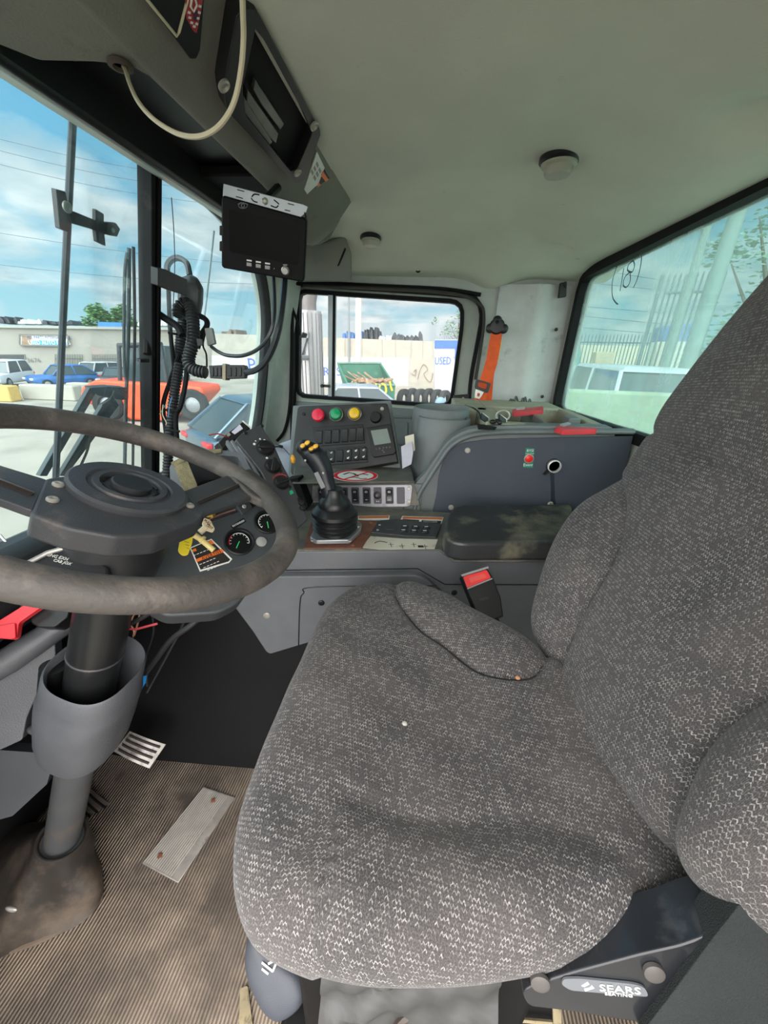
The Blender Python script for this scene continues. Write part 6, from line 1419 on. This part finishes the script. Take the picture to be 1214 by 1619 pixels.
# blue bordered panel reading USED TR(UCKS)
PN=PL(gr_at(700,640),(.1,-1,0),705,600); pn=thing('painted_panel',gr_at(705,645),'white wall panel with a blue border and blue lettering at the window edge','sign')
on1([(687,537),(760,537),(760,660),(687,652)],-.3,0,'panel',mat('panel_offwhite',s2l(180,182,186),.8,var=.06,vs=1),pn,PN); on1([(687,538),(760,538),(760,551),(687,551)],0,.03,'blue_border',mat('border_blue',s2l(60,100,190),.7),pn,PN)
on1([(719,551),(724,551),(724,640),(719,640)],0,.03,'blue_border',MATS['border_blue'],pn,PN); 
text(PN,'USED TR',708,571,.55,MATS['border_blue'],pn,h=.05,sx=.68)
mb=MB(); 
for u in range(688,750,3): mb.pxprism(PN,[(u,537),(u+.5,526+((u*7)%3)),(u+1,537)],-.15,-.1)
mb.build('spikes',mat('spike_grey',s2l(120,124,128),.6),pn)
# scrap heap things on the roofs and wall tops
JM=[mat('scrap_dark',s2l(60,64,70),.6,.3,var=.4,vs=3),mat('scrap_white',s2l(206,208,208),.5,var=.2,vs=2),mat('scrap_blue',s2l(64,104,160),.5,var=.3,vs=2),mat('scrap_brown',s2l(110,96,84),.7,var=.3,vs=3)]
def scrap(u0,u1,vb,vt,pl,back,mi,lab,n=7,seed=0):
    r=random.Random(seed); mb=MB()
    for i in range(n):
        u=u0+(u1-u0)*(i+.5)/n; a,b=pl.to2(pl.at(u,vb)); w_=abs(pl.to2(pl.at(u1,vb))[0]-pl.to2(pl.at(u0,vb))[0])/n; h=abs(pl.to2(pl.at(u,vt))[1]-b)*r.uniform(.45,1)
        q=[(a-w_*.5,b),(a+w_*.5,b),(a+w_*r.uniform(.2,.5),b+h*.7),(a+w_*r.uniform(-.3,.3),b+h),(a-w_*.5,b+h*r.uniform(.4,.8))]
        mb.prism(pl,q,back-1.4-r.random(),back+r.uniform(-.4,.3))
    o=mb.build('scrap_car',JM[mi]); return tag(o,lab,'scrap car','scrap on the wall tops')
for k,(u0,u1,vb,vt,mi,lab) in enumerate(((-10,22,515,498,0,'dark crushed scrap at the left end of the shop roof'),(20,62,516,503,1,'pale crushed car on the shop roof above the shutter'),(64,112,517,505,0,'dark and pale scrap on the shop roof above the sign'),(214,262,519,504,1,'pale scrap frame behind the windscreen divider'))): scrap(u0,u1,vb-4.5,vt,W1,-.6,mi,lab,seed=k)
for k,(u0,u1,vb,vt,mi,lab) in enumerate(((540,572,535,522,2,'blue scrap left of the utility pole on the wall top'),(574,600,537,516,0,'dark twisted scrap just right of the utility pole'),(598,622,538,527,1,'white crushed car on the wall top'),(618,668,539,519,0,'long dark crushed car at the right of the wall top'),(345,372,528,520,3,'brown scrap on the wall seen through the right windscreen pane'))): scrap(u0,u1,vb,vt,W2_,-.3,mi,lab,seed=k+9)
on1([(155,509),(192,510),(192,522),(155,521)],-2,0,'roof_tank',mat('tank_blue',s2l(50,120,200),.5),shop,W1.off(-.8))

# ---- vehicles
TYRE=mat('tyre_rubber',s2l(34,35,36),.8,var=.2); CGL=flat('car_glass',s2l(44,62,68),.08); HUBC=mat('wheel_rim',s2l(150,152,154),.4,.6)
def car(name,pos,head,L_,W_,H_,m_,label,kind='suv',cat='car',group=None,parts=()):
    group=group or {'wreck':'wrecked cars by the shop','car':'parked cars in the yard'}.get(cat)
    r=thing(name,pos,label,cat,group); R3=Matrix.Rotation(head,3,'Z')
    X=lambda x,y,z: Vector(pos)+R3@Vector((x,y,z))
    w2=W_/2; cl=.22*1; zb=H_*.56
    # body stations from nose (-L/2) to tail
    st=[(-.50,.30,.40,.78),(-.485,.20,.50,.90),(-.40,.16,.545,.97),(-.20,.15,zb/H_,1),(.1,.15,zb/H_+.01,1),(.35,.16,zb/H_+.02,1),(.47,.2,.56,.96),(.50,.32,.52,.86)]
    loops=[]
    for fx,z0,z1,k in st:
        x=fx*L_; a=w2*k; z0*=H_; z1*=H_
        loops.append([X(x,-a,z0+.08),X(x,-a*.94,z0),X(x,a*.94,z0),X(x,a,z0+.08),X(x,a*1.0,(z0+z1)/2+.05),X(x,a*.95,z1-.03),X(x,a*.86,z1),X(x,-a*.86,z1),X(x,-a*.95,z1-.03),X(x,-a*1.0,(z0+z1)/2+.05)])
    if cat=='wreck':
        q=random.Random(int(abs(pos.x)*100)); loops=[[p+Vector((q.uniform(-.12,.12),q.uniform(-.1,.1),q.uniform(-.14,.12) if k in (0,1,2,6,7) else 0)) for p in L2] for k,L2 in enumerate(loops)]
    MB().loft(loops).build('body',m_,r,sub=1)
    g={'suv':[(-.22,-.12,.47,.40),( )],'hatch':[(-.20,-.06,.46,.28),()],'pickup':[(-.18,-.08,.12,.08),()],'van':[(-.36,-.28,.49,.47),()]}[kind][0]
    xb0,xt0,xb1,xt1=[q*L_ for q in g]
    def house(sc,z0,z1): 
        f=lambda x,k,z:[X(x,-w2*k,z),X(x,w2*k,z)]
        return [[X(xb0,-w2*.88*sc,z0),X(xb0,w2*.88*sc,z0),X(xt0,w2*.76*sc,z1),X(xt0,-w2*.76*sc,z1)],[X(xb1,-w2*.88*sc,z0),X(xb1,w2*.88*sc,z0),X(xt1,w2*.76*sc,z1),X(xt1,-w2*.76*sc,z1)]]
    MB().loft(house(1,zb-.02,H_*.96)).build('windows',CGL,r,bevel=.03)
    z0,z1=H_*.955,H_
    MB().loft([[X(xt0-.06,-w2*.77,z0),X(xt0-.06,w2*.77,z0),X(xt0+.1,w2*.70,z1),X(xt0+.1,-w2*.70,z1)],[X(xt1+.06,-w2*.77,z0),X(xt1+.06,w2*.77,z0),X(xt1-.1,w2*.70,z1),X(xt1-.1,-w2*.70,z1)]]).build('roof',m_,r,bevel=.03)
    mb=MB()
    for s in(-1,1):
        for xb,xt in ((xb0,xt0),(xb1,xt1),((xb0+xb1)/2,(xt0+xt1)/2)): mb.tube([X(xb,s*w2*.885,zb),X(xt,s*w2*.765,H_*.96)],.04,6)
    mb.build('pillars',m_,r)
    wr=H_*.20
    for x in(-.31,.31):
        for s in(-1,1):
            mb=MB(); mb.lathe(X(x*L_,s*w2*.97,wr),R3@Vector((0,s,0)),[(wr*.7,-.2),(wr,-.17),(wr,0),(wr*.85,.02),(wr*.62,.02),(wr*.6,.0)],22); wh=mb.build('wheel',TYRE,r)
            MB().lathe(X(x*L_,s*w2*.97,wr),R3@Vector((0,s,0)),[(wr*.58,0),(wr*.5,.02),(wr*.2,.03),(.001,.03)],14).build('hubcap',HUBC,wh)
    for s in (-1,1):
        c=X(L_*.488,s*w2*.72,H_*.47); MB().box(c,(.12,W_*.20,.12) ,Euler((0,0,head))).build('tail_light',flat('tail_red',s2l(190,40,46),.3),r,bevel=.03)
        c=X(-L_*.488,s*w2*.68,H_*.40); MB().box(c,(.12,W_*.18,.12),Euler((0,0,head))).build('headlight',flat('head_white',s2l(220,224,226),.2),r,bevel=.03)
    return r
def head(px): # world heading so that the tail points along image pixel direction px at the ground
    (u0,v0),(u1,v1)=px; d=gr_at(u1,v1)-gr_at(u0,v0); return math.atan2(d.y,d.x)
WCAR=mat('car_white',s2l(190,194,198),.3,var=.04); BCAR=mat('car_blue_grey',s2l(70,92,108),.22,.3,var=.05,coat=.5); DCAR=mat('car_dark_wreck',s2l(58,62,70),.5,var=.4,vs=2); BLW=mat('car_blue_wreck',s2l(40,92,150),.45,var=.4,vs=2)
RCAR=mat('car_silver_wreck',s2l(168,172,174),.45,var=.3,vs=2)
car('parked_suv',gr_at(12,611),2.0,3.9,1.6,1.5,WCAR,'white SUV parked in front of the shop at the far left')
car('wrecked_car',gr_at(104,611),1.15,3.6,1.6,1.3,BLW,'blue wrecked car beside the white SUV','hatch','wreck')
car('wrecked_car',gr_at(155,604),1.5,3.6,1.6,1.35,RCAR,'silver wrecked car in front of the barred windows','suv','wreck')
car('wrecked_car',gr_at(190,609),1.9,3.4,1.5,1.15,DCAR,'dark flattened wrecked car left of the windscreen divider','hatch','wreck')
car('parked_pickup',gr_at(262,603),1.5,4.6,1.8,1.6,WCAR,'white pickup behind the orange telehandler','pickup','pickup')
car('parked_hatchback',gr_at(455,722),head(((455,722),(320,745))),4.6,1.95,1.60,BCAR,'blue-grey hatchback just beyond the right windscreen pane','hatch')
car('parked_saloon',gr_at(545,672),.25,4.4,1.85,1.50,mat('car_pale_silver',s2l(168,178,196),.25,.4,var=.04),'pale silver car close beside the cab under the far window','hatch')
# orange telehandler
TH=thing('telehandler',gr_at(235,668),'orange telehandler with big wheels beyond the windscreen divider','telehandler')
OR=mat('machine_orange',s2l(232,84,44),.45,var=.08); OT=PL(gr_at(235,668)+Vector((0,0,0)),(.12,-1,0),235,640)
mb=MB(); mb.pxprism(OT,[(128,612),(150,600),(205,604),(262,606),(318,612),(322,622),(300,646),(262,666),(205,664),(178,640),(140,640),(126,628)],-1.6,0,r=.1); mb.build('chassis',OR,TH,bevel=.08,bseg=3)
mb=MB(); mb.pxprism(OT,[(190,548),(252,546),(262,606),(190,606)],-1.3,-.3,r=.1); mb.build('cab_glass',CGL,TH,bevel=.04)
mb=MB(); 
for px in ([(188,546),(190,607)],[(254,545),(264,607)],[(186,546),(256,544)],[(222,545),(226,607)]): mb.tube([OT.at(*px[0],-.25),OT.at(*px[1],-.25)],.07,8); mb.tube([OT.at(*px[0],-1.35),OT.at(*px[1],-1.35)],.07,8)
mb.build('cab_frame',mat('cab_frame_dark',s2l(44,50,54),.5),TH)
for u in (172,306):
    for h in (0,-1.5):
        c=OT.at(u,640,h); mb=MB(); mb.lathe(c-OT.n*.15,OT.n,[(.30,0),(.50,.02),(.55,.1),(.55,.22),(.48,.3),(.30,.3),(.28,.22)],28); w_=mb.build('wheel',TYRE,TH); MB().lathe(c-OT.n*.15,OT.n,[(.29,.1),(.27,.22),(.1,.26),(.001,.26)],18).build('rim',HUBC,w_)
# concrete barriers, low stones
for k,(u,v,w_,lab) in enumerate(((86,632,2.6,'pale concrete block in front of the blue wrecked car'),(8,634,1.2,'yellowish concrete block at the far left edge'),(152,628,2.4,'pale concrete block right of the thin mirror pole'))):
    o=MB().box(gr_at(u,v)+Vector((0,0,.35)),(w_,.6,.7),Euler((0,0,.1))).build('concrete_block',CONC if k!=1 else mat('block_yellow',s2l(190,160,90),.8),bevel=.06); tag(o,lab,'block','concrete blocks in the yard')
# dumpster with debris
dm=PL(gr_at(580,655),(.15,-1,0),580,620); dp=thing('dumpster',gr_at(580,655),'green dumpster full of debris with yellow graffiti','dumpster')
GRN=mat('dumpster_green',s2l(44,104,84),.6,var=.15,vs=3,dirt=s2l(90,96,80),ds=3,dth=.6)
I=None
mb=MB(); mb.pxprism(dm,[(548,607),(625,609),(622,652),(553,650)],-.06,0); mb.pxprism(dm.off(-1.7),[(533,575),(600,575),(625,609),(548,607)],-.06,0)
mb.loft([[dm.at(548,607),dm.at(553,650),dm.at(553,650,-1.7),dm.at(533,575,-1.7)],[dm.at(551,607),dm.at(556,650),dm.at(556,650,-1.7),dm.at(536,575,-1.7)]]); mb.loft([[dm.at(625,609),dm.at(622,652),dm.at(622,652,-1.7),dm.at(603,575,-1.7)],[dm.at(622,609),dm.at(619,652),dm.at(619,652,-1.7),dm.at(600,575,-1.7)]])
mb.pxprism(dm,[(553,646),(622,648),(622,652),(553,650)],-1.7,0); mb.build('bin',GRN,dp)
mb=MB(); mb.tube([dm.at(548,607,.02),dm.at(625,609,.02)],.05,6); mb.tube([dm.at(533,574,-1.7),dm.at(603,574,-1.7)],.05,6); mb.build('rim_bar',mat('rim_pale_green',s2l(96,130,116),.6),dp)
rd=random.Random(3)
hp2=mat('debris_brown',s2l(150,122,100),.9,var=.4,vs=4)
mb=MB()
for i in range(70):
    f=rd.random(); c=dm.at(556+f*60,606-rd.random()*5,-rd.uniform(.1,1.3)); mb.box(c,(rd.uniform(.15,.6),rd.uniform(.05,.3),rd.uniform(.03,.12)),Euler((rd.uniform(-.6,.6),rd.uniform(-.6,.6),rd.uniform(0,3))))
for i in range(5): mb.box(dm.at(558+i*8,600,-.8),(1.2,.12,.04),Euler((0,rd.uniform(.2,.7),rd.uniform(-.5,.5))))
o=mb.build('debris',hp2); tag(o,'heap of broken wood and rubble in the green dumpster','debris',kind='stuff')
mb=MB(); Y=dm.off(.03)
for pp in ([(590,606),(586,616),(581,624)],[(595,606),(591,616),(588,624)],[(601,608),(599,618),(604,624),(610,620),(609,610),(603,607)],[(616,603),(618,612),(620,618)]): mb.tube(spline([Y.at(u,v) for u,v in pp],5),.05,6)
mb.build('graffiti',flat('graffiti_yellow',s2l(220,196,60),.6),dp)
mb=MB(); mb.pxprism(Y,[(567,614),(596,616),(596,634),(568,633)],-.03,-.01); mb.build('faded_decal',mat('faded_decal',s2l(176,168,140),.7,var=.3,vs=6),dp)
# tyres lying by the wall
TY=None
def tyre(c,r,axv):
    mb=MB(); mb.lathe(c,axv,[(r*.55,-.10),(r*.75,-.13),(r*.97,-.12),(r,-.08),(r,.08),(r*.97,.12),(r*.75,.13),(r*.55,.10),(r*.52,.0)],28,cap=False); 
    o=mb.build('tyre',TYRE); return o
first=None
for k,(u,v,ay) in enumerate(((638,648,0),(651,646,0),(664,647,0),(677,646,0),(690,648,0),(702,650,0))):
    c=gr_at(u,v)+Vector((0,0,.5)); a=(1,-.55,.12)
    o=tyre(c,.52,a)
    tag(o,['leftmost of the old tyres below the far window','second old tyre from the left below the far window','third old tyre from the left below the far window','fourth old tyre from the left below the far window','fifth old tyre from the left below the far window','rightmost old tyre, nearest the window post'][k],'tyre','old tyres by the wall')
mb=MB(); c=gr_at(694,652)+Vector((0,-.35,.5)); mb.lathe(c,(.3,-1,.1),[(.28,0),(.26,.1),(.1,.14),(.001,.14)],18); tag(mb.build('wheel_rim',mat('rim_blue_grey',s2l(120,150,176),.4,.5)),'pale blue-grey wheel rim lying against the tyres','rim')
# utility pole, street lamp, wires, exhaust stack
PLN=mat('pole_concrete',s2l(186,184,176),.8,var=.06,vs=2)
q0=gr_at(566,618); mb=MB(); mb.tube([q0,q0+Vector((0,0,12))],[.24,.17],16); tag(mb.build('utility_pole',PLN),'thick pale utility pole behind the dumpster','pole')
q0=gr_at(552,606); mb=MB(); mb.tube([q0,q0+Vector((0,0,7.2))],[.10,.07],8); mb.box(q0+Vector((0,0,7.3)),(.9,.3,.15)); tag(mb.build('street_lamp',mat('lamp_post_grey',s2l(120,126,130),.6)),'slim dark street lamp left of the utility pole','lamp post')
ex=thing('exhaust_stack',at(490,650,'y',2.35)-Vector((0,0,.4)),'perforated vertical exhaust stack just outside the far door window','exhaust')
EX=mat('stack_steel',s2l(176,174,176),.4,.6,var=.1,vs=4)
c=at(491,560,'y',2.4); mb=MB(); mb.tube([Vector((c.x,c.y,.35)),Vector((c.x,c.y,at(492,492,'y',2.4).z))],.072,32); mb.build('heat_shield',EX,ex)
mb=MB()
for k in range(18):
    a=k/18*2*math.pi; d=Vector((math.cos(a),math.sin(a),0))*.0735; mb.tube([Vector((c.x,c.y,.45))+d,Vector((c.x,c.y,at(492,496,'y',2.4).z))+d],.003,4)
mb.build('shield_ribs',mat('rib_grey',s2l(130,128,130),.5,.3),ex)  # ribs in a darker grey than the shield
zt2=at(492,492,'y',2.4).z; mb=MB(); mb.tube([Vector((c.x,c.y,zt2)),Vector((c.x,c.y,zt2+.05)),Vector((c.x+.02,c.y,zt2+.14))],.045,18); mb.build('outlet_pipe',mat('outlet_pipe',s2l(120,116,116),.5,.5),ex)
mb=MB(); zc_=at(488,545,'y',2.32).z; mb.box(Vector((c.x-.02,c.y-.08,zc_)),(.03,.03,.13),Euler((0,.35,0))); mb.box(Vector((c.x-.005,c.y-.08,zc_+.05)),(.05,.03,.03)); mb.tube([Vector((c.x,c.y,.95)),Vector((c.x-.01,1.90,.95))],.015,8); mb.build('clamp_bracket',mat('clamp_grey',s2l(130,132,136),.45,.4),ex)
WM=mat('overhead_wire',s2l(84,92,104),.6)
for k,((u0,v0),(u1,v1),lab) in enumerate((((-40,210),(330,282),'highest overhead wire seen through the windscreen'),((-40,228),(330,302),'second overhead wire from the top through the windscreen'),((-40,250),(330,322),'third overhead wire from the top through the windscreen'),((-40,362),(470,424),'fourth overhead wire from the top, crossing behind the bracket'),((-40,414),(440,450),'lowest overhead wire through the windscreen'))):
    a,b=CAM+ray(u0,v0)*22,CAM+ray(u1,v1)*26; P=[a.lerp(b,f)-Vector((0,0,.25*math.sin(math.pi*f))) for f in np.linspace(0,1,10)]; tag(MB().tube(P,.014,5).build('overhead_wire',WM),lab,'wire','overhead wires')
# trees
LEAF=[mat('leaves_mid',s2l(84,124,72),.8,var=.35,vs=2),mat('leaves_pale',s2l(112,142,116),.85,var=.3,vs=2)]
def tree(base,h,rx,label,seed,lm,n=1500,z0=.35,size=.28,tr=.18,leaf=1):
    r=random.Random(seed); t_=thing('tree',base,label,'tree')
    mb=MB(); mb.tube([base,base+Vector((.1,0,h*.4)),base+Vector((-.1,0,h*.8))],[tr,tr*.75,tr*.3],8)
    for k in range(10):
        a=r.uniform(0,6.28); s_=base+Vector((0,0,h*r.uniform(.3,.7))); mb.tube([s_,s_+Vector((math.cos(a)*rx*.6,math.sin(a)*rx*.6,h*.2))],[tr*.4,tr*.1],5)
    mb.build('trunk',mat('bark',s2l(96,84,70),.9,var=.3),t_)
    mb=MB(); cl_=[(Vector((r.gauss(0,.42)*rx,r.gauss(0,.42)*rx,h*(z0+(1-z0)*r.random()))),r.uniform(.25,.45)*rx) for _ in range(22)]
    for i in range(n):
        c,cr=cl_[i%22]; d=Vector((r.gauss(0,1),r.gauss(0,1),r.gauss(0,1))).normalized()*cr*r.random()**.4; p=base+c+d
        e=Matrix.Rotation(r.uniform(0,6.3),3,'Z')@Matrix.Rotation(r.uniform(-1,1),3,'X'); s=size*r.uniform(.5,1.1)
        mb.add([p+e@Vector(q)*s for q in ((-.5,0,0),(0,-.25,.05),(.5,0,0),(0,.25,.05))],[(0,1,2,3)])
    mb.build('foliage',lm,t_,smooth=False); return t_
tree(gr_at(190,572)+Vector((0,0,0)),6.6,3.2,'round green tree behind the shop roof',1,LEAF[0],6000,.40,.62)
tree(gr_at(718,595),7.5,2.0,'thin pale tree above the blue-bordered panel',2,LEAF[1],900,.5,.35)

# ================================================================== BEHIND THE CAB, seen through the rear window
RZ=-1.1
struct(MB().box((30,20,RZ-.15),(52,60,.3)),'ground_raised',mat('pale_yard_slab',s2l(176,178,160),.9,var=.1,vs=.5,dirt=s2l(150,156,130),ds=.4,dth=.5))
def r_at(u,v): return at(u,v,'z',RZ)
# white pickup: roof height read from the photograph
pk=at(985,584,'y',9.6); pk=Vector((pk.x+.3,9.6,RZ)); 
car('parked_pickup',pk,1.45,5.4,2.0,at(985,582,'y',9.6).z-RZ+.05,WCAR,'white pickup cab seen through the lower rear window','van','pickup')
# picket fences
FM=mat('fence_steel',s2l(84,100,106),.6)
def fence(u0,u1,vt,vb,d0,d1,n,label,w=.03,cat='fence',rails=(.12,.9)):
    r=thing('steel_fence',CAM+ray((u0+u1)/2,vb)*((d0+d1)/2),label,cat,None); P=[]
    for i in range(n):
        f=i/(n-1); d=d0+(d1-d0)*f; u=u0+(u1-u0)*f
        t=CAM+ray(u,vt[0]+(vt[1]-vt[0])*f)*d; b=Vector((t.x,t.y,RZ)); P.append((t,b)); 
        mb=MB(); mb.tube([b,t-Vector((0,0,.1)),t],[w,w,w*.2],5); mb.build('picket',FM,r)
    for fr in rails:
        mb=MB(); mb.tube([p[1].lerp(p[0],1-fr) if fr<.5 else p[1].lerp(p[0],.3) for p in (P[0],P[-1])],w*1.1,6); mb.build('rail',FM,r)
    return r
fence(1060,1150,(432,425),520,12,10.5,11,'tall spiked steel fence right of the finger-drawn number')
fence(915,1045,(528,528),560,20,17,24,'far low spiked fence behind the white pickup',.025)
mb=MB(); t=CAM+ray(1048,435)*11; mb.tube([Vector((t.x,t.y,RZ)),t],.06,8); tag(mb.build('fence_post',FM),'slim steel post left of the tall spiked fence','post')
for (u,v,d,w_,lab,hh) in ((930,430,14,.16,'pale concrete post near the left edge of the rear window',None),(1118,358,10,.10,'grey lamp post with a short arm behind the headrest',None),(1178,300,8.5,.16,'thick green-grey pole leaning past the headrest',None)):
    t=CAM+ray(u,v)*d; mb=MB(); mb.tube([Vector((t.x,t.y,RZ)),t],w_,12); 
    if w_==.10: mb.box(t+Vector((-.35,0,-.02)),(.7,.12,.14))
    tag(mb.build('yard_pole',mat('pole_green_grey',s2l(118,136,132),.7)),lab,'pole','poles behind the rear window')
def rbox(px,d,dep,nm,m_,lab,cat):
    p=PL(CAM+ray(*px[0])*d,Vector((-.25,-1,0)),*px[0]); zb=p.to2(Vector((p.o.x,p.o.y,RZ)))[1]; q=p.px(px); q=[q[0],q[1],(q[2][0],zb),(q[3][0],zb)] if nm not in('blue_container',) else q; o=MB().prism(p,q,-dep,0).build(nm,m_,bevel=.03); return tag(o,lab,cat)
rbox([(918,545),(1060,548),(1060,640),(915,640)],22,.4,'rear_wall_block',mat('rear_beige',s2l(196,184,164),.8,var=.08,vs=1),'pale wall beyond the low spiked fence','wall')
rbox([(943,556),(972,557),(972,578),(943,578)],16,1.5,'site_cabin',mat('cabin_tan',s2l(196,176,148),.8),'tan box cabin behind the white pickup','cabin')
rbox([(888,550),(918,552),(918,600),(885,600)],19,.3,'green_hoarding',mat('hoarding_teal',s2l(96,140,136),.8,var=.1),'teal hoarding at the left of the rear window','hoarding')
rbox([(1046,516),(1095,512),(1095,540),(1044,540)],13,1.2,'blue_container',mat('container_blue',s2l(70,112,178),.6),'blue container top right of the pickup','container')
rbox([(1040,540),(1100,540),(1100,580),(1036,580)],12.8,1.0,'cream_truck_box',mat('truck_cream',s2l(216,214,200),.6),'cream box body below the blue container','truck box')
t=CAM+ray(1190,420)*12; tree(Vector((t.x+.6,t.y,RZ)),8.5,1.9,'feathery pale tree at the right edge of the rear window',5,LEAF[1],1800,.3,.28)
for k,((u0,v0),(u1,v1)) in enumerate((((930,425),(1060,445)),((930,447),(1055,460)),((925,485),(1050,495)),((922,500),(1045,512)),((918,518),(1040,528)))):
    a,b=CAM+ray(u0,v0)*14,CAM+ray(u1,v1)*11; tag(MB().tube([a,b],.008,5).build('fence_wire',WM),['topmost','second','third','fourth','lowest'][k]+' fence wire crossing the rear window view','wire','wires of the rear fence')

rbox([(876,614),(1075,622),(1075,720),(866,720)],3.0,.05,'guard_panel',mat('pale_green_panel',s2l(150,164,138),.7,var=.12,vs=4,dirt=s2l(170,178,160),ds=3,dth=.5),'pale green panel close behind the cab, below the white pickup','panel')
